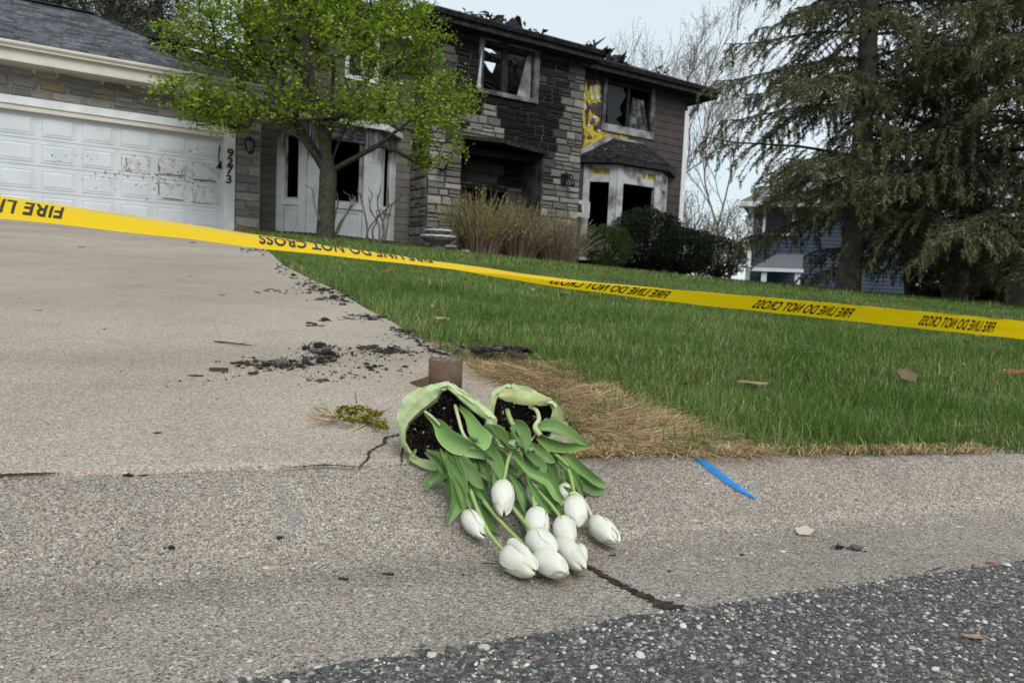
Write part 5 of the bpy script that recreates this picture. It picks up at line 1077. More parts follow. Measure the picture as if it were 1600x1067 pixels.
# flowers: stem, then bloom
FL = [  # pot, stem points, base, tip, diameter, opening
 (potA, [(798, 706, .075), (793, 722, .07), (787, 750, .058)], (786, 751, .056), (787, 809, .030), .036, .10, 1, 0),
 (potA, [(712, 750, .04), (718, 778, .032), (724, 800, .024)], (726, 800, .024), (760, 841, .019), .031, .0, 2, 0),
 (potA, [(735, 766, .045), (748, 800, .035), (764, 832, .026), (788, 862, .022)], (789, 864, .022), (838, 893, .020), .040, .05, 3, .0),
 (potA, [(755, 782, .03), (778, 810, .022), (805, 838, .022), (838, 867, .022)], (838, 866, .024), (890, 899, .020), .038, .0, 4, 0),
 (potB, [(792, 782, .035), (812, 806, .034), (836, 836, .038)], (832, 834, .038), (866, 872, .030), .040, .05, 5, 0),
 (potB, [(824, 742, .055), (830, 768, .047), (837, 797, .042)], (838, 796, .040), (842, 850, .026), .036, .08, 6, 0),
 (potB, [(838, 765, .04), (862, 790, .034), (879, 814, .032)], (879, 812, .032), (888, 858, .024), .036, .1, 7, 0),
 (potB, [(846, 790, .03), (858, 825, .022), (876, 850, .02)], (872, 846, .022), (913, 889, .019), .036, .06, 8, .2),
 (potB, [(862, 705, .06), (884, 725, .055), (893, 750, .05), (898, 776, .046)], (898, 776, .044), (902, 826, .024), .037, .22, 9, 0),
 (potB, [(868, 770, .03), (880, 790, .03), (894, 770, .05), (912, 782, .045), (927, 813, .022)], (925, 811, .022), (966, 849, .019), .036, .0, 10, 0),
 (potB, [(826, 735, .04), (830, 750, .036)], (830, 756, .034), (836, 792, .022), .024, .0, 11, 0),
 (potB, [(878, 735, .04), (882, 750, .036)], (883, 757, .036), (884, 800, .022), .030, .0, 12, 0)]
for (p, st, b, t, d, op, sd_, fl_) in FL:
    stem(p, st, .0033, .0028, m_stemp if sd_ == 10 else m_stem); flower(p, b, t, d, op, sd_, True, None, fl_)
# the loose upper petal, opened away from the third bloom, yellow at its foot
m_petaly = attr_mat('petal_yellow_foot', (.72, .50, .04), (.77, .77, .70), None, vein=.09, rough=.5, trans=.2)
o = leaf(potA, [(795, 858, .030), (800, 849, .040), (815, 857, .041), (834, 880, .028)], .026, (-10, 0, 0), -.6, m_petaly, 'loose_petal', [(0, .5), (.3, 1), (.7, .9), (1, .25)], seed=71)
leaf(potB, [(905, 848, .02), (911, 856, .026), (913, 878, .014)], .022, (30, 20), -.4, m_petal, 'loose_petal', [(0, .5), (.4, 1), (.8, .8), (1, .3)], seed=72)

# ------------------------------------------------------------------ brown cardboard tube behind the pots
pb = pg(695, 610); Dt = float((pb - CAM) @ FW); rt = 26.5 / FPX * Dt; ht = 49 / FPX * Dt
tube = thing('cardboard_tube', 'short brown cardboard tube with a torn flap standing behind the green pot', 'cardboard tube', pb)
mb = MB(); mb.lathe([(rt, 0), (rt, ht), (rt - .0022, ht), (rt - .0022, ht - .012)], 36); mb.build('tube_wall', m_card, tube, True)
mb = MB(); n = 24
G = np.array([[(rt * .96 * q / 6 * math.cos(j * 6.2832 / n), rt * .96 * q / 6 * math.sin(j * 6.2832 / n), ht - .003 + .005 * mnoise.noise((q * 1.7, j * 1.1, 4))) for j in range(n + 1)] for q in range(7)]); mb.grid(G, flip=True)
mb.build('ash_fill', M('grey_ash', (.05, .05, .05), (.42, .42, .40), scale=180, rough=1, bump=1, bscale=400), tube)
mb = MB(); sa_ = np.linspace(3.3, 6.2, 24); mb.tube([(rt * 1.004 * math.cos(a), rt * 1.004 * math.sin(a), ht * (.98 - (a - 3.3) / 2.9 * .75)) for a in sa_], .0007, 4); mb.build('seam', m_card, tube)
tip = pg(640, 601) - pb; mb = MB(); n = 10
G = np.array([[V(-rt * math.cos(.5), -rt * math.sin(.5), .002 + z * (.036 if z else 0)) * (1 - a) + V(tip[0], tip[1], tip[2] + .003 + .004 * z) * a + V(0, -.008, 0) * math.sin(a * 3.14) for a in np.linspace(0, 1, n)] for z in (0, 1)])
mb.grid(G); mb.build('torn_flap', m_card, tube, True)

# ------------------------------------------------------------------ wilted yellow posy left of the pots
pb = pg(540, 655); posy = thing('wilted_flowers', 'wilted bunch of small yellow flowers with pale stems lying on the driveway', 'wilted flowers', pb)
m_yf = ramp_island('yellow_floret', [(0, (.05, .06, .015)), (.4, (.12, .12, .02)), (.62, (.25, .21, .025)), (.88, (.50, .41, .05)), (1, (.2, .2, .04))], trans=.15)
m_ps = M('dry_stem', (.40, .34, .17), (.52, .47, .28), scale=40, rough=.7); m_pr = M('reddish_stem', (.42, .10, .10), (.5, .3, .22), scale=40, rough=.7)
r = np.random.default_rng(5)
for k in range(17):
    cx, cy = ((530 + k * 4.4), 640 + 10 * math.sin(k * 1.9) + (k - 8) * .7) if k < 15 else ((590, 655), (597, 658))[k - 15]
    c = pg(cx, cy + 8, .012 + .012 * r.random()) - pb; n = 110; ax_ = r.uniform(0, 6.28); al_ = r.uniform(-1, 1, n); rd_ = r.normal(size=(n, 3)) * V(.0032, .0032, .0032); C = c + V(math.cos(ax_), math.sin(ax_), .15) * (.013 * al_)[:, None] + rd_ * (1.1 - .5 * np.abs(al_))[:, None]; C[:, 2] = np.maximum(C[:, 2], Hall(pb[0], pb[1]) * 0 + .002 + c[2] * .2)
    A_ = rand_dirs(n) * r.uniform(.0022, .0042, (n, 1)); Bq = np.cross(A_, rand_dirs(n)) * .55 / 1; Bq = Bq / (np.linalg.norm(Bq, axis=1)[:, None] + 1e-9) * .0018
    v, f = leaves_np(C, A_, Bq); link('flower_head', mesh_np('flower_head', v, [f], m_yf), posy)
def pstem(pts, rad, mat=m_ps):
    P = spline([pg(*p) - pb for p in pts], 14); mb = MB(); mb.tube(P, np.linspace(rad, rad * .7, 14), 6); mb.build('stem', mat, posy, True)
for k in range(13):
    a = k / 12; x0, y0 = 477 + 30 * a + 6 * math.sin(k * 3), 650 - 30 * a + 5 * math.cos(k * 5)
    pstem([(x0, y0 + 8, .006 + .01 * r.random()), ((x0 + 530) / 2, (y0 + 648) / 2 + 6 - 5 * math.sin(k), .016 + .012 * a), (532 + 6 * math.sin(k), 652 + 4 * math.cos(k), .012)], .0011 + .0007 * r.random(), m_pr if k in (1, 6) else m_ps)
pstem([(480, 655, .004), (490, 661, .003), (508, 659, .004), (532, 643, .01)], .0016, m_ps); pstem([(481, 659, .003), (487, 662, .002), (497, 662, .002)], .0017, m_pr)
pstem([(534, 678, .003), (556, 670, .006), (586, 654, .012)], .002); pstem([(566, 680, .002), (552, 666, .006), (551, 657, .012), (560, 652, .016)], .0013); pstem([(543, 677, .002), (556, 668, .008), (565, 655, .014)], .0018)
pstem([(585, 659, .012), (586, 668, .006), (585, 674, .003)], .002); pstem([(588, 662, .012), (600, 668, .006), (610, 675, .002)], .001); pstem([(588, 645, .012), (602, 641, .01), (612, 635, .008)], .0011, m_pr); pstem([(557, 632, .02), (556, 620, .035), (555, 612, .045)], .0012, M('dark_twig', (.09, .05, .04), rough=.8))
pstem([(540, 660, .006), (548, 662, .004), (560, 666, .003)], .0012); pstem([(566, 672, .003), (575, 664, .006), (582, 660, .01)], .0014)
# ------------------------------------------------------------------ grass, straw, litter
m_grass = ramp_island('grass_blade', [(0, (.058, .112, .022)), (.3, (.10, .175, .035)), (.6, (.15, .235, .052)), (.8, (.21, .29, .075)), (.9, (.28, .31, .12)), (1, (.48, .42, .24))], rough=.55, trans=.25, var=(1.5, .42, .66, (.58, .70, .52)))
m_straw = ramp_island('dead_grass', [(0, (.18, .11, .055)), (.35, (.43, .285, .15)), (.7, (.63, .45, .25)), (.9, (.76, .60, .38)), (1, (.14, .09, .055))], rough=.8, trans=.1)
def blades(name, P, hgt, wid, lean, mat, flat=0.0, seed=0, curl=.5, comb=0):
    """each blade: two segments, three triangles' worth, growing from P"""
    r = np.random.default_rng(seed); n = len(P); az = r.uniform(0, 6.283, n) if not comb else (2.2 * np.pi * vnoise(P[:, 0] * 3.1, P[:, 1] * 3.1, 31) + np.pi * vnoise(P[:, 0] * 11, P[:, 1] * 11, 32) + r.normal(0, comb, n)); az2 = az + r.normal(0, .5, n)
    d1 = np.stack([np.cos(az), np.sin(az), 0 * az], 1); le = np.abs(r.normal(0, 1, n)) * lean + flat
    up = V(0, 0, 1)[None]
    a1 = np.clip(le * (.6 if not comb else .97), 0, 1.50)[:, None]; a2 = np.clip(le * (1 + curl), 0, 1.62)[:, None]
    t1 = d1 * np.sin(a1) + up * np.cos(a1); d2 = np.stack([np.cos(az2), np.sin(az2), 0 * az], 1); t2 = d2 * np.sin(a2) + up * np.cos(a2)
    q1 = P + t1 * (hgt * .5)[:, None]; q2 = q1 + t2 * (hgt * .5)[:, None]
    ph = r.uniform(0, 6.283, n); s = np.stack([np.cos(ph), np.sin(ph), 0 * ph], 1) * (wid / 2)[:, None]
    v = np.stack([P - s, P + s, q1 + s * .8, q1 - s * .8, q2], 1).reshape(-1, 3); b = np.arange(n)[:, None] * 5
    me = mesh_np(name, v, [b + np.array([[0, 1, 2, 3]]), b + np.array([[3, 2, 4]])], mat); o = link(name, me); o['kind'] = 'stuff'; return o
straw_px = [(930, 722), (1330, 716), (1300, 706), (1190, 698), (1110, 678), (1040, 650), (980, 624), (940, 604), (900, 585), (850, 569), (780, 556), (700, 543), (650, 528), (610, 508), (560, 482), (540, 476), (600, 508), (650, 538), (720, 566), (775, 603), (830, 613), (875, 645), (905, 718)]
def straw_w(x, y, z):
    px_, py_, d = proj(np.stack([x, y, z], 1)); n_ = vnoise(x * 9, y * 9, 3) - .5; m_ = vnoise(x * 27, y * 27, 5) - .5
    w_ = sum(inpoly(px_ + (n_ * 70 + m_ * 40) * k[0], py_ + (n_ * 26 + m_ * 14) * k[1] + k[2], straw_px) for k in ((1, 1, 0), (-1, .6, -8), (.3, -.8, 6), (0, .2, 14), (.5, .5, -14))) / 5.0
    q = vnoise(x * 4.5 + 7, y * 4.5, 21) * .55 + vnoise(x * 16, y * 16, 22) * .45
    return np.clip((w_ * 1.05 + (q - .5) * 1.0 * (.25 + w_ * .75) - .31) / .5, 0, 1)
BED = [(uGE + .1, 18.2), (uT0, 18.0), (uR1 + .5, 17.8), (uR1 + .5, 15.4), (uT1, 14.7), (uA0, 14.7), (bu[2], 15.8), (bu[1], 16.0), (uGE + .2, 16.7)]
def scatter(n, x0, x1, d0, d1, seed, front=YS):
    """points over the lawn inside the view wedge x0..x1 (tangents), distance d0..d1"""
    r = np.random.default_rng(seed); d = np.sqrt(r.uniform(d0 * d0, d1 * d1, n)); k = r.uniform(x0, x1, n); x, y = k * d, d
    iy = x * W2[0] + y * W2[1]; iu = x * U2[0] + y * U2[1]; m_ = on_lawn(x, y) & (iy < front) & ~inpoly(iu, iy, BED)
    return x[m_], y[m_]
for i, (n, x0, x1, d0, d1, h0, w0, ln) in enumerate([(82000, -.3, 1.2, 1.1, 2.2, .038, .0022, .62), (165000, -.4, 1.15, 2.2, 4.5, .043, .0032, .55), (225000, -.45, 1.05, 4.5, 9, .048, .0054, .5), (210000, -.48, .9, 9, 26, .065, .013, .5)]):
    x, y = scatter(n, x0, x1, d0, d1, 100 + i); z = H(x, y) - .004; sw = straw_w(x, y, z) if i < 3 else np.zeros(len(x)); r = np.random.default_rng(i)
    patch = vnoise(x * 1.3, y * 1.3, 9) * .5 + vnoise(x * 6, y * 6, 10) * .5
    t, s = ts(x, y); edge_ = s - s_back(np.clip(t, -3, 4)); thin = np.clip(edge_ / .10, .2, 1) * np.clip((t - drive_edge_t(np.clip(edge_, 0, 17))) / .25, .25, 1)
    k = r.random(len(x)) < (1 - .80 * sw) * (.45 + .75 * patch) * (.35 + .65 * thin); x, y, z, pt, sw = x[k], y[k], z[k], patch[k], sw[k]
    hgt = h0 * r.uniform(.4, 1.35, len(x)) * (.5 + 1.0 * pt) * (1 - .45 * sw)
    blades('grass', np.stack([x, y, z], 1), hgt, w0 * r.uniform(.7, 1.3, len(x)), ln, m_grass, seed=40 + i)
for i, (n, x0, x1, d0, d1, h0, w0) in enumerate([(62000, -.1, .75, 1.1, 2.3, .085, .0017), (40000, -.3, .8, 2.0, 4.5, .08, .0026), (26000, -.35, .85, 4.5, 12, .06, .005)]):
    x, y = scatter(n, x0, x1, d0, d1, 200 + i); z = H(x, y) - .002; sw = straw_w(x, y, z); r = np.random.default_rng(50 + i); k = r.random(len(x)) < (np.clip(sw * 1.15, 0, 1) + (.035 if i < 2 else .06)); x, y, z, sw = x[k], y[k], z[k], sw[k]
    z = z + r.uniform(0, .009, len(x)) * (sw > .3)
    blades('dead_grass', np.stack([x, y, z], 1), h0 * r.uniform(.5, 1.3, len(x)), w0 * r.uniform(.6, 1.4, len(x)), .35, m_straw, flat=1.28, seed=60 + i, curl=.12, comb=.6)
TU = []; r = np.random.default_rng(15)
for (x0, y0, nn, sp) in ((1078, 700, 110, .03), (1022, 676, 60, .025), (1150, 690, 120, .04), (952, 596, 80, .04), (885, 575, 70, .04), (990, 640, 60, .03), (1100, 655, 120, .04), (1210, 703, 140, .05), (800, 560, 60, .04), (1300, 706, 140, .06), (940, 640, 30, .02), (1420, 708, 160, .07)):
    c = pg(x0, y0); q = c[:2] + r.normal(size=(nn, 2)) * sp; TU.append(np.stack([q[:, 0], q[:, 1], H(q[:, 0], q[:, 1]) - .002], 1))
TU = np.vstack(TU); TU = TU[on_lawn(TU[:, 0], TU[:, 1])]; blades('grass_tufts', TU, .045 * r.uniform(.4, 1.3, len(TU)), .0023 * r.uniform(.7, 1.3, len(TU)), .7, m_grass, seed=16)
# pale straw hanging over the kerb edge
r = np.random.default_rng(77); t = .5 + 1.5 * r.random(5200) ** 1.6; x, y = xy(t, s_back(t) + r.uniform(-.008, .022, 5200)); k = (on_lawn(x, y) | (r.random(5200) < .35)) & (vnoise(t * 9, t * 0 + 3, 41) * .6 + vnoise(t * 31, t * 0 + 9, 42) * .4 > .36 + .36 * r.random(5200)); x, y = x[k], y[k]
blades('kerb_straw', np.stack([x, y, Hall(x, y) + .004], 1), .034 * r.uniform(.5, 1.3, len(x)), np.full(len(x), .0017), .3, m_straw, flat=1.0, seed=71, curl=.35)
# straw thatch that covers the soil where the grass has died
g_n = 90; xs, ys = scatter(16000, -.2, .8, 1.12, 4, 300); zs = H(xs, ys); sw = straw_w(xs, ys, zs); k = sw > .4; xs, ys, zs = xs[k], ys[k], zs[k]
r = np.random.default_rng(6); n = len(xs); A_ = rand_dirs(n) * V(1, 1, .12) * r.uniform(.012, .03, (n, 1)); Bq = np.stack([-A_[:, 1], A_[:, 0], 0 * A_[:, 0]], 1); Bq = Bq / (np.linalg.norm(Bq, axis=1)[:, None] + 1e-9) * r.uniform(.002, .005, (n, 1))
v, f = leaves_np(np.stack([xs, ys, zs + r.uniform(.0, .006, n)], 1), A_, Bq); o = link('dead_thatch', mesh_np('dead_thatch', v, [f], m_straw)); o['kind'] = 'stuff'
# leaf litter along the house and under the small tree
m_mulch = ramp_island('leaf_litter', [(0, (.03, .02, .014)), (.4, (.06, .04, .028)), (.7, (.12, .085, .06)), (.9, (.22, .17, .12)), (1, (.34, .29, .23))], rough=.9)
def bed(n, poly, seed, size):
    P = []; r = np.random.default_rng(seed); a = np.array(poly); lo, hi = a.min(0), a.max(0)
    while len(P) < n:
        q = lo + (hi - lo) * r.random((400, 2)); P += [p for p in q if inpoly(np.array([p[0]]), np.array([p[1]]), poly)[0]]
    P = np.array(P[:n]); x = U2[0] * P[:, 0] + W2[0] * P[:, 1]; y = U2[1] * P[:, 0] + W2[1] * P[:, 1]; A_ = rand_dirs(n) * V(1, 1, .5) * r.uniform(.5, 1.3, (n, 1)) * size; Bq = np.cross(A_, rand_dirs(n)); Bq = Bq / (np.linalg.norm(Bq, axis=1)[:, None] + 1e-9) * size * .6
    v, f = leaves_np(np.stack([x, y, H(x, y) + r.uniform(0, .05, n)], 1), A_, Bq); o = link('leaf_litter', mesh_np('leaf_litter', v, [f], m_mulch)); o['kind'] = 'stuff'
bed(15000, BED, 3, .045)

# ------------------------------------------------------------------ trees and shrubs
def grow(root, trunk, targets, k=5, bend=.12, seed=0, droop=0.0, rmin=.006, rmax=.1, expo=2.3, wz=.0, limbs=()):
    """attach each target to the nearest earlier node; pipe-model radii. returns polylines, radii and tips"""
    r = np.random.default_rng(seed); nodes = [V(*p) for p in trunk]; par = [-1] + list(range(len(trunk) - 1)); main = nodes[-1]
    order = np.argsort([np.linalg.norm(t - main) for t in targets]); tips = []
    NA = np.zeros((len(nodes) + len(targets) * k + 80, 3)); NA[:len(nodes)] = nodes; cnt = len(nodes); lo = max(1, len(trunk) - 3)
    for lb in limbs:
        pv = len(trunk) - 1
        for p in lb: NA[cnt] = p; par.append(pv); pv = cnt; cnt += 1
    for ti in order:
        T_ = targets[ti]; d = np.linalg.norm(NA[lo:cnt] - T_, axis=1) + wz * np.maximum(0, NA[lo:cnt, 2] - T_[2]) * 1.0
        b = lo + int(np.argmin(d)); base = NA[b]; L_ = np.linalg.norm(T_ - base); m = max(1, min(k, int(L_ / .25) + 1)); pr = b
        pd = unit(base - NA[par[b]]) if par[b] >= 0 else V(0, 0, 1); c1 = base + unit(pd * .5 + (T_ - base) / (L_ + 1e-9) * .6) * L_ * .45; nz = r.normal(0, bend * L_ * .3, 3)
        for q in range(1, m + 1):
            f = q / m; p = base * (1 - f) ** 2 + 2 * (c1 + nz) * f * (1 - f) + T_ * f * f; NA[cnt] = p; par.append(pr); pr = cnt; cnt += 1
        tips.append(cnt - 1)
    NA = NA[:cnt]; w_ = np.zeros(cnt); ch = [[] for _ in range(cnt)]
    for i in range(cnt):
        if par[i] >= 0: ch[par[i]].append(i)
    for i in range(cnt - 1, -1, -1):
        if not ch[i]: w_[i] = 1
        if par[i] >= 0: w_[par[i]] += w_[i]
    rad = np.maximum(rmin, rmax * (w_ / w_[0]) ** (1 / expo)); paths, rr_ = [], []; st = [0]
    while st:
        i = st.pop(); path = [par[i], i] if par[i] >= 0 else [i]; cur = i
        while ch[cur]:
            c = sorted(ch[cur], key=lambda q: -w_[q]); st += c[1:]; cur = c[0]; path.append(cur)
        if len(path) > 1:
            ra = rad[path].copy()
            if par[i] >= 0: ra[0] = ra[1] * 1.1
            paths.append(NA[path]); rr_.append(ra)
    return paths, rr_, NA[tips], NA, rad
def tree_obj(name, label, cat, base, group=None): return thing(name, label, cat, base, 0, group)
def put(name, me, par): return link(name, me, par)
m_bark = M('maple_bark', (.032, .029, .02), (.07, .064, .046), scale=14, rough=1, bump=1, bscale=40)
m_barkd = M('dark_bark', (.03, .026, .022), (.075, .066, .058), scale=9, rough=1, bump=1, bscale=26)
m_twig = M('bare_twig', (.13, .115, .10), (.2, .18, .16), scale=6, rough=1)
m_leaf = ramp_island('young_leaf', [(0, (.10, .17, .014)), (.3, (.17, .27, .02)), (.6, (.25, .36, .028)), (.85, (.34, .45, .04)), (1, (.44, .53, .08))], rough=.5, trans=.35)
# the young-leaved maple on the front bed
tb = at(508, 376, 14.2); tb[2] = H(tb[0], tb[1]) - .03
T0 = tb; f1 = at(511, 310, 14.2); f2 = at(513, 272, 14.2); f3 = at(522, 225, 14.15)
LIMBS = [spline([at(x, y, 14.2 + dz) for x, y, dz in l], 7)[1:] for l in ([(513, 270, 0), (492, 238, .1), (468, 200, .25), (446, 140, .4), (425, 70, .5)], [(513, 270, 0), (515, 215, -.1), (519, 150, -.2), (524, 60, -.2)], [(513, 270, 0), (506, 220, -.2), (488, 150, -.5), (478, 60, -.7)], [(513, 270, 0), (545, 252, -.1), (590, 228, -.25), (640, 190, -.3), (690, 160, -.3)], [(513, 270, 0), (528, 225, .3), (560, 160, .6), (600, 70, .8)], [(513, 270, 0), (480, 226, -.3), (430, 196, -.5), (370, 178, -.6), (310, 160, -.6)])]
r = np.random.default_rng(12); tg_ = []
ctr = at(498, 92, 14.2); RX = V(3.0, 2.5, 2.15)
lobes = [((498, 60), 2.2, 1.6), ((345, 60), 1.15, .9), ((300, 150), .8, .4), ((352, 176), .9, .4), ((650, 190), 1.15, .75), ((700, 150), .6, .45), ((640, 60), .85, .9), ((440, 190), 1.2, .55), ((560, 190), 1.1, .55), ((420, 20), 1.4, 1.0), ((570, 0), 1.3, 1.0), ((495, -80), 2.0, 1.2), ((650, 255), .5, .25), ((395, -60), 1.2, .9)]
for (lx, ly), rx, rz in lobes:
    n = int(95 * (rx * rx * rz) ** .5) + 14; c = at(lx, ly, 14.2 + r.uniform(-.6, .6)); q = rand_dirs(n) * (r.random((n, 1)) ** .38); tg_ += list(c + q * V(rx, min(rx, 1.5), rz))
px__, py__, _ = proj(np.array(tg_)); tg_ = [p for p, x_, y_ in zip(tg_, px__, py__) if p[2] > tb[2] + 1.5 and not (abs(x_ - 520) < 130 and y_ > 196 - abs(x_ - 520) * .1)]
paths, rads, tips, NA, rad = grow(tb, [T0, (T0 + f1) / 2, f1, f2], tg_, k=6, bend=.16, seed=3, rmax=.165, rmin=.010, expo=2.0, wz=.55, limbs=LIMBS)
maple = tree_obj('maple_tree', 'small spreading tree with fresh bright green leaves before the white bay', 'tree', tb)
rads[0][:1] *= 1.12
v, f = tubes_np([p - tb for p in paths[:1]], rads[:1], 10); put('trunk', mesh_np('trunk', v, [f], m_bark, True), maple)
v, f = tubes_np([p - tb for p in paths[1:]], rads[1:], 5); o = put('limbs', mesh_np('limbs', v, [f], m_bark, True), maple); o['kind'] = 'stuff'
def leaf_cloud(tips, per, spread, size, seed, flat=.5, up=.25):
    r = np.random.default_rng(seed); n = len(tips) * per; C = np.repeat(tips, per, 0) + r.normal(size=(n, 3)) * V(1, 1, .75) * spread
    A_ = rand_dirs(n) * V(1, 1, flat); A_ /= np.linalg.norm(A_, axis=1)[:, None]; A_ *= size * r.uniform(.55, 1.25, (n, 1)); Nn = rand_dirs(n) + V(0, 0, up * 4); Bq = np.cross(A_, Nn); Bq = Bq / (np.linalg.norm(Bq, axis=1)[:, None] + 1e-9) * np.linalg.norm(A_, axis=1)[:, None] * .62
    return leaves_np(C, A_, Bq)
inner = NA[(rad < .016)]; r = np.random.default_rng(5); sel = inner[r.random(len(inner)) < .22]
v, f = leaf_cloud(np.vstack([tips, sel]) - tb, 27, .10, .037, 8); o = put('crown', mesh_np('crown', v, [f], m_leaf), maple); o['kind'] = 'stuff'

# spruces: whorled boughs with hanging branchlets, needles as slivers
m_needle = ramp_island('spruce_needle', [(0, (.046, .056, .027)), (.4, (.088, .100, .046)), (.75, (.145, .15, .072)), (.92, (.205, .19, .095)), (1, (.20, .155, .11))], rough=.7, trans=.08)
m_bough = M('spruce_bough', (.022, .019, .015), (.05, .042, .034), scale=8, rough=1)
m_sbark = M('spruce_bark', (.065, .056, .047), (.14, .12, .105), scale=8, rough=1, bump=1.2, bscale=22)
def spruce(name, label, base, height, r0, reach, z0, seed, dens=1.0, lean=(0, 0), gap=.43, vis=8.5, needle=.042):
    r = np.random.default_rng(seed); t = tree_obj(name, label, 'spruce', base, 'spruces on the right of the lawn')
    zz = np.linspace(0, height, 24); tp = np.stack([lean[0] * zz / height + .05 * np.sin(zz * .7), lean[1] * zz / height, zz], 1); ra = r0 * (1 - zz / height) ** .85 + .015; ra[0] *= 1.18
    v, f = tubes_np([tp], [ra], 12); put('trunk', mesh_np('trunk', v, [f], m_sbark, True), t)
    bp, br_, C, A_, Bq = [], [], [], [], []; z = z0
    while z < height - .4:
        hi = z > vis; L0 = reach * (1 - (z / height)) ** .62 * (.75 + .25 * min(1, z / 1.6)); nb = 5; a0 = r.uniform(0, 6.28)
        for k in range(nb):
            if r.random() < .12: continue
            az = a0 + k * 6.283 / nb + r.normal(0, .25); L_ = L0 * r.uniform(.65, 1.12); o_ = V(math.cos(az), math.sin(az), 0); rise = (.10 if z < height * .35 else .3) + r.normal(0, .08); b0 = V(*[np.interp(z, zz, tp[:, i]) for i in range(3)])
            u = np.linspace(0, 1, 9); prof = L_ * (rise * u - (.42 + .1 * r.random()) * u ** 2 + .20 * u ** 4); P = b0 + o_ * (L_ * u)[:, None] + V(0, 0, 1) * prof[:, None]; P[:, :2] += r.normal(0, .03, (9, 2)) * u[:, None]
            bp.append(P); br_.append(np.linspace(.030, .007, 9) * (L_ / 2.6) ** .6)
            sd_ = np.cross(o_, V(0, 0, 1)); step = (.14 if not hi else .3) / dens ** .5; uu = .16
            while uu < 1.0:
                c = V(*[np.interp(uu, u, P[:, i]) for i in range(3)])
                for s_ in (-1, 1):
                    ll = L_ * (.34 * (1 - uu) + .12) * r.uniform(.6, 1.25); dr = unit(sd_ * s_ * r.uniform(.5, 1.0) + o_ * r.uniform(.3, .8) + V(0, 0, -.25)); q = np.linspace(0, 1, 5); pen = r.uniform(.12, .6)
                    S_ = c + dr * (ll * q)[:, None] + V(0, 0, -1) * (pen * ll * q ** 1.8)[:, None]; bp.append(S_); br_.append(np.linspace(.006, .0025, 5))
                    nn = int(max(5, ll / (.0086 if not hi else .03) * dens)); qq = r.uniform(.05, 1.03, nn); cc = np.stack([np.interp(qq, q, S_[:, i]) for i in range(3)], 1); td = unit(S_[-1] - S_[0])
                    dd = rand_dirs(nn) * .8 + td * 1.0; dd /= np.linalg.norm(dd, axis=1)[:, None]; ln = needle * r.uniform(.6, 1.3, (nn, 1)) * (1.6 if hi else 1); C.append(cc + dd * ln * .8 + r.normal(0, .012, (nn, 3))); A_.append(dd * ln)
                    # short drooping tassels
                    for _q in range(int(r.random() < .65) + int(uu > .6 and r.random() < .5) if not hi else 0):
                        c2 = S_[2 + int(r.integers(0, 3))]; l2 = r.uniform(.08, .24); n2 = int(l2 / .0075 * dens); q2 = r.random((n2, 1)); d2 = rand_dirs(n2) * .55 + V(0, 0, -1); d2 /= np.linalg.norm(d2, axis=1)[:, None]
                        C.append(c2 + V(0, 0, -1) * l2 * q2 + r.normal(0, .014, (n2, 3))); A_.append(d2 * needle * r.uniform(.6, 1.2, (n2, 1)))
                uu += step / L_ * r.uniform(.7, 1.3)
        z += gap * r.uniform(.7, 1.3) * (1 if not hi else 1.5)
    v, f = tubes_np(bp, br_, 4); o = put('boughs', mesh_np('boughs', v, [f], m_bough, True), t); o['kind'] = 'stuff'
    C, A_ = np.vstack(C), np.vstack(A_); Bq = np.cross(A_, rand_dirs(len(A_))); Bq = Bq / (np.linalg.norm(Bq, axis=1)[:, None] + 1e-9) * needle * .2
    v = np.stack([C - A_ + Bq, C - A_ - Bq, C + A_], 1).reshape(-1, 3); o = put('needles', mesh_np('needles', v, [np.arange(len(v)).reshape(-1, 3)], m_needle), t); o['kind'] = 'stuff'; return t
def ground_at(px_, D): p = at(px_, 450, D); p[2] = float(H(p[0], p[1])) - .05; return p
spruce('spruce_tree', 'tall spruce whose bare trunk shows beside the blue house', ground_at(1324, 12.2), 14, .165, 3.2, 1.45, 4)
spruce('spruce_tree', 'nearest spruce at the right edge of the lawn with low sweeping boughs', ground_at(1598, 10.8), 13, .18, 3.4, 1.0, 9)
spruce('spruce_tree', 'farther spruce filling the space between the two front spruces', ground_at(1492, 14.6), 14, .19, 3.0, .8, 14, dens=.85, gap=.42)
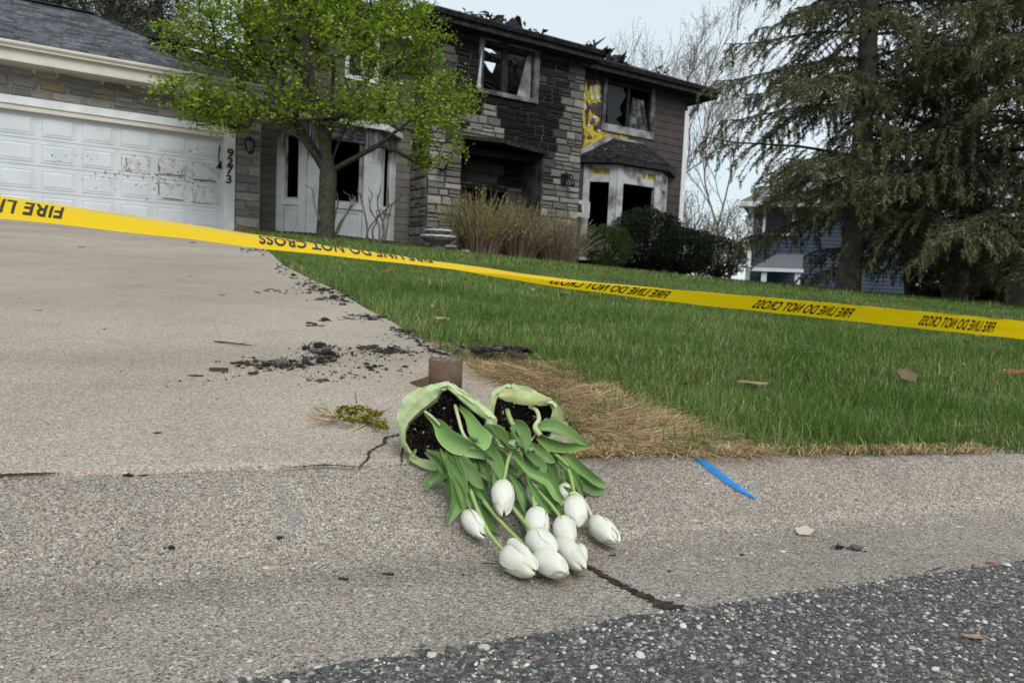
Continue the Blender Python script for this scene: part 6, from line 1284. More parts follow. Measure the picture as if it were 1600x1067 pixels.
# bare trees behind the house
def bare_tree(label, base, height, spread, seed, n=750, th=.3, rmax=.2, cat='bare tree', z0=.25, group='bare trees behind the house', rmin=.010, depth=6, mat=m_twig, nm='bare_tree', multi=1):
    """straight tapering limbs that fork and fork again into fine twigs"""
    r = np.random.default_rng(seed); t = tree_obj(nm, label, cat, base, group); P_, R_, tips = [], [], []; st = []
    k_ = spread / height
    for q in range(multi): st.append((V(0, 0, 0), unit(V(r.normal(0, .05 if multi == 1 else .35), r.normal(0, .05 if multi == 1 else .35), 1)), height * th * (1 if multi == 1 else .8), rmax, depth))
    while st:
        p, d, l, ra, dp = st.pop(); m = 5; pts = [p]; dd = d.copy()
        for q in range(m): dd = unit(dd + r.normal(0, .055, 3) + V(0, 0, .03)); pts.append(pts[-1] + dd * l / m)
        r1 = max(rmin * .6, ra * .68); P_.append(np.array(pts)); R_.append(np.linspace(ra, r1, m + 1))
        if dp == 0: tips.append(pts[-1]); continue
        nc = 2 if r.random() < .75 else 3
        for q in range(nc + (2 if dp < depth else 1)):
            side = q >= nc; b = pts[-1] if not side else pts[int(r.integers(2, m))]; ax = rand_dirs(1)[0]; ax = unit(ax - dd * (ax @ dd)); an = r.uniform(.22, .5) * (1.35 if side else 1) * (.7 + 1.2 * k_)
            nd = unit(dd * math.cos(an) + ax * math.sin(an) + V(0, 0, .10)); st.append((b, nd, l * r.uniform(.62, .86) * (.8 if side else 1), max(rmin * .8, (r1 if not side else ra * .55) * .92), dp - 1 if not side else max(0, dp - 2)))
    v, f = tubes_np(P_[:1], R_[:1], 8); put('trunk', mesh_np('trunk', v, [f], mat, True), t)
    v, f = tubes_np(P_[1:], R_[1:], 4); o = put('branches', mesh_np('branches', v, [f], mat, True), t); o['kind'] = 'stuff'
    v, f = leaf_cloud(np.array(tips), 3, .14, .04, seed); o = put('buds', mesh_np('buds', v, [f], m_bud), t); o['kind'] = 'stuff'
    return t
m_bud = ramp_island('spring_bud', [(0, (.12, .10, .08)), (.6, (.20, .18, .12)), (1, (.28, .26, .15))], rough=.9)
def far(px_, D, z=None): p = at(px_, 430, D); p[2] = float(H(p[0], p[1])) if z is None else z; return p
bare_tree('tall bare tree with twiggy crown rising over the right wing of the house', far(1010, 42), 18.5, 6.5, 31, rmin=.010, depth=7, th=.23, rmax=.13)
bare_tree('slim bare tree rising behind the roof left of the tall one', far(905, 46), 17, 4.0, 34, rmin=.010, depth=6, th=.25, rmax=.11)
bare_tree('bare tree partly hidden by the tall spruce', far(1120, 47), 17.5, 5.6, 35, rmin=.010, depth=6, th=.24, rmax=.11)
bare_tree('bare branching tree seen through the spruces', far(1420, 40), 13, 4.5, 37, rmin=.012, depth=5)
bare_tree('low bare shrub in the gap right of the burned house', far(1096, 30), 5.4, 2.2, 41, rmax=.05, cat='bare shrub', group='bare shrubs right of the house', rmin=.007, depth=4, multi=6)
bare_tree('twiggy bare shrub above the dark yews', far(1140, 27), 3.8, 1.6, 43, rmax=.04, cat='bare shrub', group='bare shrubs right of the house', rmin=.006, depth=4, multi=5)
# pines behind the garage
m_pine = ramp_island('pine_needle', [(0, (.022, .026, .016)), (.5, (.05, .055, .034)), (.9, (.09, .09, .06)), (1, (.13, .11, .08))], rough=.8, trans=.08)
def pine(label, base, height, spread, seed):
    r = np.random.default_rng(seed); t = tree_obj('pine_tree', label, 'pine', base, 'pines behind the garage'); n = 240; q = rand_dirs(n) * (r.random((n, 1)) ** .45); T_ = base + V(0, 0, height * .62) + q * V(spread, spread, height * .38)
    paths, rads, tips, NA, rad = grow(base, [base + V(.1 * math.sin(f * 4), 0, height * .85 * f) for f in np.linspace(0, 1, 10)], list(T_), k=4, bend=.3, seed=seed, rmax=.2, rmin=.018, wz=.2)
    v, f = tubes_np([p - base for p in paths[:1]], rads[:1], 8); put('trunk', mesh_np('trunk', v, [f], m_barkd, True), t); v, f = tubes_np([p - base for p in paths[1:]], rads[1:], 4); o = put('branches', mesh_np('branches', v, [f], m_barkd, True), t); o['kind'] = 'stuff'
    n = len(tips) * 80; C = np.repeat(tips, 80, 0) - base + r.normal(size=(n, 3)) * V(.34, .34, .24); A_ = rand_dirs(n) * .13; Bq = np.cross(A_, rand_dirs(n)); Bq = Bq / (np.linalg.norm(Bq, axis=1)[:, None] + 1e-9) * .018; v, f = leaves_np(C, A_, Bq); o = put('needles', mesh_np('needles', v, [f], m_pine), t); o['kind'] = 'stuff'
pine('dark pine behind the middle of the garage roof', far(170, 31, 1.3), 16, 3.2, 51); pine('pine above the left end of the garage roof', far(70, 34, 1.3), 17, 3.0, 53); pine('pine next to the green maple crown behind the roof', far(245, 33, 1.3), 15, 2.6, 55)
# foundation shrubs
def hpt(u, y, dz=0): p = hw(u, y, 0); p[2] = float(H(p[0], p[1])) + dz; return p
m_cane = ramp_island('forsythia_cane', [(0, (.09, .065, .045)), (.5, (.20, .15, .10)), (.85, (.31, .25, .175)), (1, (.40, .33, .24))], rough=.9)
m_canebud = ramp_island('forsythia_bud', [(0, (.16, .14, .05)), (.5, (.26, .25, .07)), (1, (.40, .37, .12))], rough=.8, trans=.2)
def vase(label, pxc, D, hgt, spread, n, seed, budf):
    b = at(pxc, 405, D); b[2] = float(H(b[0], b[1])); r = np.random.default_rng(seed); t = tree_obj('forsythia_bush', label, 'shrub', b, 'twiggy bushes before the stone tower'); pa, ra, C = [], [], []
    for k in range(n):
        a = r.uniform(0, 6.28); s_ = r.random() ** .6 * spread; d = V(math.cos(a), math.sin(a), 0); h = hgt * r.uniform(.5, 1.1) * (1 - .38 * (s_ / spread) ** 2); u = np.linspace(0, 1, 7)[:, None]
        P = d * (.10 * r.random() + s_ * .38) + d * s_ * .72 * u ** 1.35 + V(0, 0, 1) * h * u ** .93 + r.normal(0, .018, (7, 3)) * u; pa.append(P); ra.append(np.linspace(.0085, .003, 7))
        for q in range(3):
            i = int(r.integers(2, 5)); p0 = P[i]; l = h * r.uniform(.15, .38); dd = unit(d * r.uniform(-.3, .6) + V(0, 0, 1) + r.normal(0, .3, 3)); pa.append(np.array([p0, p0 + dd * l * .5, p0 + dd * l + V(0, 0, .03)])); ra.append([.004, .003, .002])
        m_ = int(24 * budf); uu = r.uniform(.45, 1, (m_, 1)) ** .7; C.append(np.stack([np.interp(uu[:, 0], u[:, 0], P[:, i]) for i in range(3)], 1) + r.normal(0, .014, (m_, 3)))
    v, f = tubes_np(pa, ra, 3); o = put('canes', mesh_np('canes', v, [f], m_cane), t); o['kind'] = 'stuff'; C = np.vstack(C); A_ = rand_dirs(len(C)) * .016 + V(0, 0, .014); Bq = np.cross(A_, rand_dirs(len(C))) * .45; v, f = leaves_np(C, A_, Bq); o = put('buds', mesh_np('buds', v, [f], m_canebud), t); o['kind'] = 'stuff'
vase('twiggy bush with yellow-green tips at the left pier before the dark doorway', 748, 16.4, 1.42, .95, 330, 61, 1.0)
vase('twiggy bush with greenish tips in the middle of the three before the tower', 806, 16.9, 1.38, 1.0, 330, 62, .6)
vase('tan twiggy bush with hardly any buds before the right stone pier', 868, 17.3, 1.28, 1.05, 320, 63, .2)
m_box = ramp_island('boxwood_leaf', [(0, (.018, .034, .009)), (.4, (.04, .07, .016)), (.8, (.075, .115, .028)), (1, (.12, .16, .05))], rough=.5, trans=.15)
m_yew = ramp_island('yew_leaf', [(0, (.008, .013, .007)), (.5, (.016, .026, .012)), (.9, (.035, .05, .02)), (1, (.06, .07, .03))], rough=.6, trans=.1)
def round_shrub(nm, label, pc, D, rx, rz, n, size, mat, seed, group=None, cz=None):
    c = at(pc[0], pc[1], D); b = V(c[0], c[1], float(H(c[0], c[1]))); r = np.random.default_rng(seed); t = tree_obj(nm, label, 'shrub', b, group); c = c - b
    q = rand_dirs(n); lum = np.array([mnoise.noise(Vector(p * 2.3 + seed)) + .5 * mnoise.noise(Vector(p * 5 + seed)) for p in q]); rr_ = (1 + .22 * lum) * (1 - .5 * r.random(n) ** 2.2); C = c + q * rr_[:, None] * V(rx, rx, rz); C[:, 2] = np.maximum(C[:, 2], .02)
    A_ = (rand_dirs(n) * .8 + q * .7) * size * r.uniform(.5, 1.3, (n, 1)); Bq = np.cross(A_, rand_dirs(n)); Bq = Bq / (np.linalg.norm(Bq, axis=1)[:, None] + 1e-9) * size * .42; v, f = leaves_np(C, A_, Bq); o = put('foliage', mesh_np('foliage', v, [f], mat), t); o['kind'] = 'stuff'
    pa = [np.array([V(0, 0, 0), c * .5 + d * V(rx, rx, rz) * .3, c + d * V(rx, rx, rz) * .75]) for d in rand_dirs(22)]; v, f = tubes_np(pa, [[.03, .016, .005]] * len(pa), 4); put('stems', mesh_np('stems', v, [f], m_barkd), t)
round_shrub('boxwood_shrub', 'round green boxwood under the right bay window', (949, 386), 17.6, .62, .52, 15000, .022, m_box, 71)
round_shrub('yew_shrub', 'dark pointed yew rising before the right bay window', (1012, 372), 19.2, .95, .75, 17000, .035, m_yew, 73, 'dark yews by the house')
round_shrub('yew_shrub', 'low dark yew at the corner of the burned house', (1068, 392), 20.2, .85, .62, 13000, .036, m_yew, 75, 'dark yews by the house')
round_shrub('yew_shrub', 'thin dark yew farthest right near the blue house', (1122, 402), 22, .85, .62, 7000, .04, m_yew, 77, 'dark yews by the house')
round_shrub('undergrowth_shrub', 'dark undergrowth bush between the two right spruce trunks', (1490, 436), 17, 1.0, .75, 12000, .05, m_yew, 81, 'undergrowth below the spruces')
round_shrub('undergrowth_shrub', 'dark undergrowth bush at the right frame edge behind the nearest trunk', (1590, 440), 16, 1.0, .9, 12000, .05, m_yew, 83, 'undergrowth below the spruces')
round_shrub('arborvitae_shrub', 'pale yellowish shrub glimpsed between the spruces', (1425, 355), 18, .7, .6, 5000, .04, m_box, 79)
# pruned bare rose canes before the white bay
def canes(label, pts_list, D, seed):
    b = at(*pts_list[0][0], D); b[2] = float(H(b[0], b[1])); t = tree_obj('pruned_bush', label, 'shrub', b, 'pruned bushes before the white bay'); r = np.random.default_rng(seed)
    for pl in pts_list:
        P = np.array([at(x, y, D + r.normal(0, .05)) for x, y in pl]); P = spline(P, 10) - b; mb = MB(); mb.tube(P, np.linspace(.022, .011, 10), 6); mb.build('cane', m_canebark, t, True)
        for q in range(3):
            e = P[-1 - q * 2]; mb = MB(); d = unit(r.normal(0, .6, 3) + V(0, 0, .9)); mb.tube([e, e + d * .09, e + d * .15 + V(.02, 0, .03)], [.010, .008, .006], 5); mb.build('twig', m_canebark, t, True)
m_canebark = M('pruned_cane', (.085, .07, .055), (.20, .165, .13), scale=12, rough=1)
canes('pruned bush with bare thick canes at the right of the white bay', [[(572, 382), (576, 358), (600, 330), (622, 312)], [(574, 382), (573, 350), (566, 318), (565, 306)], [(592, 382), (592, 352), (578, 326), (582, 304)], [(594, 382), (600, 356), (590, 322), (594, 298)], [(600, 382), (606, 350), (612, 322), (626, 306)], [(602, 380), (598, 350), (606, 322), (606, 298)], [(585, 382), (582, 360), (590, 345), (588, 330)]], 14.5, 5)
canes('pruned bush with few canes close to the maple trunk', [[(523, 372), (530, 350), (545, 330), (553, 316)], [(522, 372), (522, 345), (528, 318), (526, 300)], [(524, 372), (536, 345), (548, 322), (546, 305)]], 14.6, 7)
canes('single bare cane left of the maple trunk', [[(499, 345), (492, 322), (489, 305), (487, 294)]], 14.0, 8)
# ------------------------------------------------------------------ neighbour's blue house
m_blue2 = M('blue_siding', (.034, .048, .078), (.045, .062, .098), scale=2, rough=.6)
m_shg = M('grey_shingle', (.10, .105, .12), (.16, .165, .18), scale=20, rough=1, bump=.5, bscale=60)
nA = at(1170, 420, 30.0); nA[2] = 0; ND = unit(V(.93, -.36, 0)); NI = V(.36, .93, 0); zb_ = .2
nh = thing('blue_house', 'dark blue sided neighbouring house with white trim and small porch roof behind the spruces', 'house', (nA[0], nA[1], zb_), math.atan2(ND[1], ND[0]))
def nfu(px_, py_, off=0.0):
    d = ray(px_, py_); k = ((nA - CAM) @ NI - off) / (d @ NI); p = CAM + d * k - nA; return float(p @ ND), float(p[2] - zb_)
u1, zt = nfu(1345, 326); u2 = nfu(1432, 400)[0] - 3; z0_ = nfu(1168, 350)[1]
mb = MB(); mb.box((0, 0, -.5), (u2 + 3, 7, zt)); mb.build('wall', m_blue2, nh)
mb = MB(); k = 0; zz = 0.0
while zz < zt: mb.hexa([(0, -.03, zz), (u2 + 3, -.03, zz), (u2 + 3, -.002, zz), (0, -.002, zz), (0, -.006, zz + .15), (u2 + 3, -.006, zz + .15), (u2 + 3, -.002, zz + .15), (0, -.002, zz + .15)]); zz += .15
o = mb.build('siding', m_blue2, nh); o['kind'] = 'stuff'
mb = MB(); mb.box((-.12, -.06, .2), (.06, -.035, zt)); mb.build('corner_board', m_white, nh)
up_, zp = nfu(1243, 418, 1.0); u0_, z1_ = nfu(1180, 421, 1.0); uh, zh = nfu(1205, 402, .0)
mb = MB(); a = -.05; zpe = (zp + z1_) / 2; mb.add(np.array([(u0_ - .1, -1.25, zpe), (up_ + .25, -1.25, zpe), (up_ + .25, -.035, zpe + .62), (u0_ + .75, -.035, zpe + .62)]), [(0, 1, 2, 3)]); mb.build('porch_roof', m_shg, nh)
mb = MB(); mb.box((u0_ - .12, -1.3, zpe - .13), (up_ + .3, -1.22, zpe)); mb.build('fascia', m_white, nh)
for uu in (u0_ + .35, up_ + .1):
    mb = MB(); mb.box((uu - .1, -1.2, -1), (uu + .1, -1.0, zpe - .132)); mb.build('porch_post', m_white, nh)
mb = MB(); mb.tube([(-.1, -.14, zt), (-.1, -.14, zpe + .2), (.05, -.2, zpe + .05), (.5, -.5, zpe + .02)], .06, 6); mb.build('downspout', m_white, nh)
mb = MB(); mb.box((-.5, -.55, zt), (u2 + 3, -.03, zt + .05)); mb.box((-.5, -.62, zt + .002), (u2 + 3, -.552, zt + .2)); mb.build('eave', m_white, nh)
mb = MB(); mb.add(np.array([(-.5, -.6, zt + .2), (u2 + 3, -.6, zt + .2), (u2 + 3, 3.5, zt + 2.4), (2.5, 3.5, zt + 2.4), (-.5, 7.5, zt + .2)]), [(0, 1, 2, 3), (0, 3, 4)]); mb.build('roof', m_shg, nh)
uw, zw = nfu(1238, 345); mb = MB(); mb.box((uw - 1.0, -.08, zw - .5), (uw, -.034, zw + .9)); wo = mb.build('window', m_glass, nh)
for q in ((uw - 1.1, uw - 1.0), (uw, uw + .1)):
    mb = MB(); mb.box((q[0], -.10, zw - .6), (q[1], -.034, zw + 1.0)); mb.build('frame', m_white, wo)
for q in ((zw - .6, zw - .5), (zw + .9, zw + 1.0)):
    mb = MB(); mb.box((uw - .999, -.10, q[0]), (uw - .001, -.034, q[1])); mb.build('frame', m_white, wo)

# ------------------------------------------------------------------ stone urn by the left pier
m_urn = M('weathered_concrete_urn', (.13, .13, .12), (.22, .215, .2), scale=10, rough=1, bump=.5, bscale=60)
m_rim = M('flaking_white_rim', (.62, .64, .66), (.8, .82, .84), scale=14, rough=.8)
D = 15.9; ub = at(684, 391, D); ub[2] = float(H(ub[0], ub[1])) - .02; k = D / FPX
urn = thing('garden_urn', 'wide grey concrete urn with white crusted rims at the foot of the left stone pier', 'urn', ub)
mb = MB(); mb.lathe([(.2, 0), (.2, .05), (.12, .09), (.15, .13), (.29, .2), (.36, .27), (.37, .30), (.30, .31)], 28); mb.build('bowl', m_urn, urn, True)
mb = MB(); mb.lathe([(.19, .31), (.23, .36), (.28, .41), (.285, .43), (.2, .43)], 28); mb.build('upper_bowl', m_urn, urn, True)
for rr_, z_ in ((.365, .305), (.28, .43)):
    mb = MB(); an = np.linspace(0, 2 * np.pi, 49); mb.tube([(rr_ * math.cos(a), rr_ * math.sin(a), z_ + .012 * abs(math.sin(a * 6))) for a in an], .022, 6, cap=False); mb.build('rim', m_rim, urn, True)
# pale stones by the beds
m_rock = M('field_stone', (.28, .27, .25), (.42, .41, .39), scale=12, rough=1, bump=.6, bscale=40)
def rock(name, label, cat, px_, py_, D, s, mat, group=None, seed=1, sq=.6):
    p = at(px_, py_, D); p[2] = float(Hall(p[0], p[1])); bm = bmesh.new(); bmesh.ops.create_icosphere(bm, subdivisions=2, radius=1)
    for v in bm.verts: v.co *= 1 + .25 * mnoise.noise(v.co * 1.7 + Vector((seed, seed, 0))); v.co = Vector((v.co.x * s, v.co.y * s * .8, max(v.co.z, -.5) * s * sq))
    me = bpy.data.meshes.new(name); bm.to_mesh(me); bm.free(); me.materials.append(mat); o = link(name, me, None, (p[0], p[1], p[2] + s * .2)); return tag(o, label, cat, group)
rock('garden_stone', 'grey garden stone between the urn and the twiggy bush', 'stone', 727, 394, 16, .11, m_rock, seed=2)
m_barrier = M('white_plastic', (.7, .72, .74), rough=.5)

# ------------------------------------------------------------------ fire line tape
DL = lambda x: 1.0 / np.interp(x, [-900, 0, 1600, 2600], [.637 + .174, .637, .328, .328 - .193 * .55])
top_px = [(-420, 244), (0, 306), (112, 323.5), (300, 352), (410, 368), (600, 396.5), (750, 417.5), (870, 435), (1050, 452.5), (1200, 465), (1400, 483), (1600, 502), (2000, 540)]
xs = np.arange(-420, 2001, 10.0); ty = np.interp(xs, *zip(*top_px)); ty = np.convolve(np.pad(ty, 6, 'reflect', reflect_type='odd'), np.ones(13) / 13, 'valid')
CL = np.array([at(x, y, float(DL(x))) for x, y in zip(xs, ty)]); al = np.concatenate([[0], np.cumsum(np.linalg.norm(np.diff(CL, axis=0), axis=1))])
W_ = .076; TD = unit(CL[-1] - CL[0]); SD = unit(np.cross(TD, V(0, 0, 1)))                       # SD points toward the camera side
if SD @ (CAM - CL[60]) < 0: SD = -SD
scr = np.interp(xs, [330, 410, 600, 670, 800, 900, 1050, 1120], [0, .003, .025, .033, .050, .059, .073, .0758]); scr = np.where(xs < 330, 0.0, scr)
nv = np.interp(xs, [-420, 0, 112, 300, 450, 600, 900, 1100], [.70, .66, .58, .47, .46, .42, .48, .5]); fv = np.interp(xs, [400, 800, 1050, 1200, 1400, 1600], [.36, .38, .50, .62, .80, .97])
def tape_pt(a, s, off=0.0):
    c = np.array([np.interp(a, al, CL[:, i]) for i in range(3)]); sc_ = np.interp(a, al, scr); n1 = np.interp(a, al, nv); n2 = np.interp(a, al, fv)
    dT = V(0, 0, -1) * n1 + SD * math.sqrt(1 - n1 * n1); dB = V(0, 0, -1) * n2 - SD * math.sqrt(1 - n2 * n2)
    if s >= sc_:
        f = (s - sc_); bow = math.sin(min(1, f / max(.02, W_ - sc_)) * math.pi) * .10 * (W_ - sc_); N1 = np.cross(TD, dT); N1 = N1 if N1[2] > 0 else -N1
        return c + dT * f + N1 * (bow + off)
    f = sc_ - s; N2 = np.cross(TD, dB); N2 = N2 if N2 @ SD > 0 else -N2
    return c + dB * f + N2 * (off) 
rows = 21; G = np.zeros((len(xs), rows, 3))
for i, a in enumerate(al):
    sc_ = min(max(scr[i], .0005), W_ - .0005); ss = np.concatenate([np.linspace(0, sc_ - 1e-5, 11), np.linspace(sc_ + 1e-5, W_, 10)])
    for j, s in enumerate(ss): G[i, j] = tape_pt(a, s) + V(0, 0, .0006) * math.sin(a * 23 + j * .4)
m_tape = bpy.data.materials.new('yellow_tape_film'); m_tape.use_nodes = True; t_ = m_tape.node_tree; b_ = t_.nodes['Principled BSDF']; b_.inputs['Base Color'].default_value = (.95, .66, .006, 1); b_.inputs['Roughness'].default_value = .32; b_.inputs['Specular IOR Level'].default_value = .5
tr_ = t_.nodes.new('ShaderNodeBsdfTranslucent'); tr_.inputs['Color'].default_value = (.98, .70, .006, 1); ms_ = t_.nodes.new('ShaderNodeMixShader'); ms_.inputs[0].default_value = .48; t_.links.new(b_.outputs[0], ms_.inputs[1]); t_.links.new(tr_.outputs[0], ms_.inputs[2]); t_.links.new(ms_.outputs[0], t_.nodes['Material Output'].inputs['Surface'])
nb_ = t_.nodes.new('ShaderNodeTexNoise'); nb_.inputs['Scale'].default_value = 26; nb_.inputs['Detail'].default_value = 4; tc_ = t_.nodes.new('ShaderNodeTexCoord'); mp_ = t_.nodes.new('ShaderNodeMapping'); mp_.inputs['Scale'].default_value = (.35, .35, 1.6); bp_ = t_.nodes.new('ShaderNodeBump'); bp_.inputs['Strength'].default_value = .5; bp_.inputs['Distance'].default_value = .006
t_.links.new(tc_.outputs['Object'], mp_.inputs[0]); t_.links.new(mp_.outputs[0], nb_.inputs['Vector']); t_.links.new(nb_.outputs['Fac'], bp_.inputs['Height']); t_.links.new(bp_.outputs[0], b_.inputs['Normal'])
mb = MB(); mb.grid(G); tape = mb.build('barrier_tape', m_tape, smooth=True); tag(tape, 'twisted yellow fire line tape stretched across the driveway and lawn', 'barrier tape')
m_ink = M('black_print', (.02, .017, .008), rough=.5, spec=.3)
cu = bpy.data.curves.new('t', 'FONT'); cu.body = 'FIRE LINE DO NOT CROSS'; cu.size = 1; cu.offset = .022; cu.space_character = 1.05; ob = bpy.data.objects.new('t', cu); dg = bpy.context.evaluated_depsgraph_get(); tm = bpy.data.meshes.new_from_object(ob); bpy.data.objects.remove(ob); bpy.data.curves.remove(cu)
bm = bmesh.new(); bm.from_mesh(tm); bmesh.ops.triangulate(bm, faces=bm.faces)
for _ in range(2): bmesh.ops.subdivide_edges(bm, edges=[e for e in bm.edges if e.calc_length() > .12], cuts=1, use_grid_fill=False); bmesh.ops.triangulate(bm, faces=bm.faces)
co = np.array([v.co[:] for v in bm.verts]); fc = [[v.index for v in f.verts] for f in bm.faces]; bm.free(); co -= V(co[:, 0].min(), co[:, 1].min(), 0); tw_l, th_l = co[:, 0].max(), co[:, 1].max()
def a_of(x): return float(np.interp(x, xs, al))
for (xr, xl) in ((1560, 1447), (1341, 1190), (1053, 866), (673, 403), (103, -345), (1763, 1665)):
    a1, a0 = a_of(xr), a_of(xl); hL = .047
    for sgn in (1, -1):
        q = np.array([tape_pt(a1 - (a1 - a0) * c[0] / tw_l, .0145 + hL * c[1] / th_l, .0007 * sgn) for c in co])
        link('print', mesh_np('print', q, [np.array(fc)], m_ink), tape)

# ------------------------------------------------------------------ litter: burnt scraps, leaves, twigs
m_cscrap = M('charred_scrap', (.008, .008, .008), (.045, .042, .04), scale=90, rough=.9, bump=.8, bscale=300, bdist=.003)
m_brown = M('brown_bark_scrap', (.035, .024, .018), (.11, .075, .055), scale=70, rough=.95, bump=.8, bscale=300, bdist=.003)
m_greys = M('grey_ash_scrap', (.05, .05, .05), (.2, .2, .195), scale=90, rough=1, bump=.6, bscale=300, bdist=.003)
m_pale = M('pale_scrap', (.36, .29, .25), (.55, .47, .41), scale=60, rough=.8)
def scrap_mesh(i, mat, kind):
    r = random.Random(i * 7 + len(kind)); mb = MB()
    if kind == 'chip':       # a flat splinter, slightly bent
        n = 7; top = []
        for k in range(n): a = k * 6.283 / n; top.append((math.cos(a) * r.uniform(.65, 1.1), math.sin(a) * r.uniform(.25, .5), r.uniform(.02, .3)))
        mb.prism(top, (r.uniform(-.05, .05), 0, -.14))
    elif kind == 'lump':
        for k in range(16):
            c = V(r.gauss(0, .42), r.gauss(0, .3), abs(r.gauss(.1, .16))); a = V(r.gauss(0, 1), r.gauss(0, 1), r.gauss(0, .45)); a = unit(a) * r.uniform(.15, .42); b = np.cross(a, V(r.gauss(0, 1), r.gauss(0, 1), r.gauss(0, 1))); b = unit(b) * r.uniform(.06, .2)
            mb.prism([c - a, c - a * .2 + b, c + a * .8 + b * .4, c + a, c + a * .1 - b * .9], unit(np.cross(a, b)) * r.uniform(.03, .09))
        bm = bmesh.new(); bmesh.ops.create_icosphere(bm, subdivisions=1, radius=.55)
        v = np.array([(q.co * (1 + .55 * mnoise.noise(q.co * 1.6 + Vector((i, 2, 1))) + .3 * mnoise.noise(q.co * 4 + Vector((i, 5, 1))))) * 1.0 for q in bm.verts]); v[:, 1] *= .7; v[:, 2] = (v[:, 2] * .5 + .32).clip(0); f = [[q.index for q in p.verts] for p in bm.faces]; bm.free(); mb.add(v, f)
    elif kind == 'twig':
        P = [(-1, 0, .08), (-.3, .05 * r.uniform(-2, 2), .1), (.35, .06 * r.uniform(-2, 2), .07), (1, .08 * r.uniform(-1, 1), .05)]; mb.tube(spline(P, 7), [.03, .045, .035, .04, .03, .028, .012], 6); mb.tube([(.2, 0, .08), (.42, .16, .12)], [.02, .01], 5)
    elif kind == 'curl':     # rolled bark
        mb.grid(np.array([[(x, .3 * math.cos(a) * (1 - .2 * abs(x)), .26 + .26 * math.sin(a)) for a in np.linspace(-.7 + .3 * r.random(), 3.6, 8)] for x in (-1, -.5, .1, .6, .95)]))
    elif kind == 'leaf':     # a dry lobed leaf
        n = 20; ring = []
        for k in range(n): a = k * 6.283 / n; q = .62 + .38 * abs(math.cos(a * 2.5 + .4)) ** .7; ring.append((math.cos(a) * q, math.sin(a) * q * .62))
        v = [(0, 0, .12)] + [(x * .5, y * .5, .10 + .10 * x * x) for x, y in ring] + [(x, y, .03 + .30 * abs(y) * r.uniform(.6, 1.6) + .14 * x * x * r.uniform(0, 2)) for x, y in ring]
        f = [(0, 1 + k, 1 + (k + 1) % n) for k in range(n)] + [(1 + k, 1 + n + k, 1 + n + (k + 1) % n, 1 + (k + 1) % n) for k in range(n)]; mb.add(np.array(v), f); mb.tube([(-.9, 0, .06), (-1.35, .06, .02)], [.02, .012], 4)
    return mb.mesh(kind, mat, kind in ('curl', 'leaf', 'twig'))
SCR = {}
for nm, mats in (('chip', (m_cscrap, m_brown, m_greys)), ('lump', (m_cscrap, m_brown, m_greys)), ('twig', (m_brown, m_cscrap)), ('curl', (m_brown, m_cscrap))):
    SCR[nm] = [scrap_mesh(i + 10 * j, mt, nm) for j, mt in enumerate(mats) for i in range(3)]
m_dleaf = [M('dry_leaf_tan', (.32, .22, .14), (.46, .36, .25), scale=40, rough=.8, trans=.15), M('dry_leaf_rust', (.20, .075, .03), (.30, .13, .06), scale=40, rough=.8, trans=.15), M('dry_leaf_brown', (.12, .08, .05), (.22, .15, .10), scale=40, rough=.8, trans=.1)]
LEAVES = [scrap_mesh(i, m_dleaf[i % 3], 'leaf') for i in range(6)]
def on_drive(p):
    t, s = ts(p[0], p[1]); return s > s_back(t) and not on_lawn(np.array([p[0]]), np.array([p[1]]))[0]
def lay(name, me, px_, py_, wpx, label, cat, group=None, rot=None, lift=.0, tilt=0, seed=0):
    p = pg(px_, py_); D = float((p - CAM) @ FW); s = wpx / 2 / FPX * D; o = link(name, me, None, (p[0], p[1], p[2] + lift + (.0042 if on_drive(p) else .0055 if ts(p[0], p[1])[1] < s_asph(ts(p[0], p[1])[0]) else 0))); r = random.Random(int(px_ * 13 + py_ * 7 + seed))
    o.scale = (s, s, s * r.uniform(.7, 1.0)); o.rotation_euler = (tilt * r.uniform(-1, 1), tilt * r.uniform(-1, 1), r.uniform(0, 6.28) if rot is None else rot); return tag(o, label, cat, group)
r = random.Random(99); GD = 'charred scraps along the driveway edge'
def cluster(cx, cy, sx, sy, n, lo, hi, kinds, label, cat, group, slope=0, lift=.0005):
    for _ in range(int(n * 1.55)):
        x = r.gauss(cx, sx * .55); y = cy + (x - cx) * slope + r.gauss(0, sy * .55); k = r.choice(kinds); me_ = r.choice(SCR[k]); lb = {'chip': 'flat', 'lump': 'shredded', 'twig': 'stick-like'}[k] + ' ' + {'charred_scrap': 'black', 'brown_bark_scrap': 'brown', 'grey_ash_scrap': 'grey'}[me_.materials[0].name] + ' ' + label
        lay('charred_scrap', me_, x, y, r.uniform(lo, hi) * 1.2, lb, cat, group, tilt=.25, lift=lift)
LB = 'small charred scrap in the burnt litter along the driveway edge'
cluster(432, 572, 52, 7, 26, 8, 26, ('chip', 'chip', 'twig'), 'scrap in the long patch left of the big charred clump','charred scrap', GD)
cluster(500, 556, 26, 12, 24, 9, 30, ('chip', 'chip', 'lump', 'twig'), 'scrap heaped around the big charred clump','charred scrap', GD)
cluster(500, 596, 24, 4, 8, 8, 22, ('chip', 'twig'), 'scrap in the thin line nearest the wilted posy','charred scrap', GD)
cluster(604, 550, 42, 8, 22, 8, 28, ('chip', 'twig', 'chip'), 'scrap between the big clump and the lawn edge','charred scrap', GD, .05)
cluster(585, 578, 40, 8, 12, 6, 14, ('chip', 'lump'), 'scrap scattered loosely before the brown tube','charred scrap', GD)
cluster(640, 524, 30, 6, 14, 10, 30, ('chip', 'twig', 'chip'), 'scrap along the lawn edge above the brown tube','charred scrap', GD, .3)
cluster(572, 497, 32, 4, 12, 8, 26, ('chip', 'twig'), 'scrap in the row beside the glossy lump','charred scrap', GD, .1)
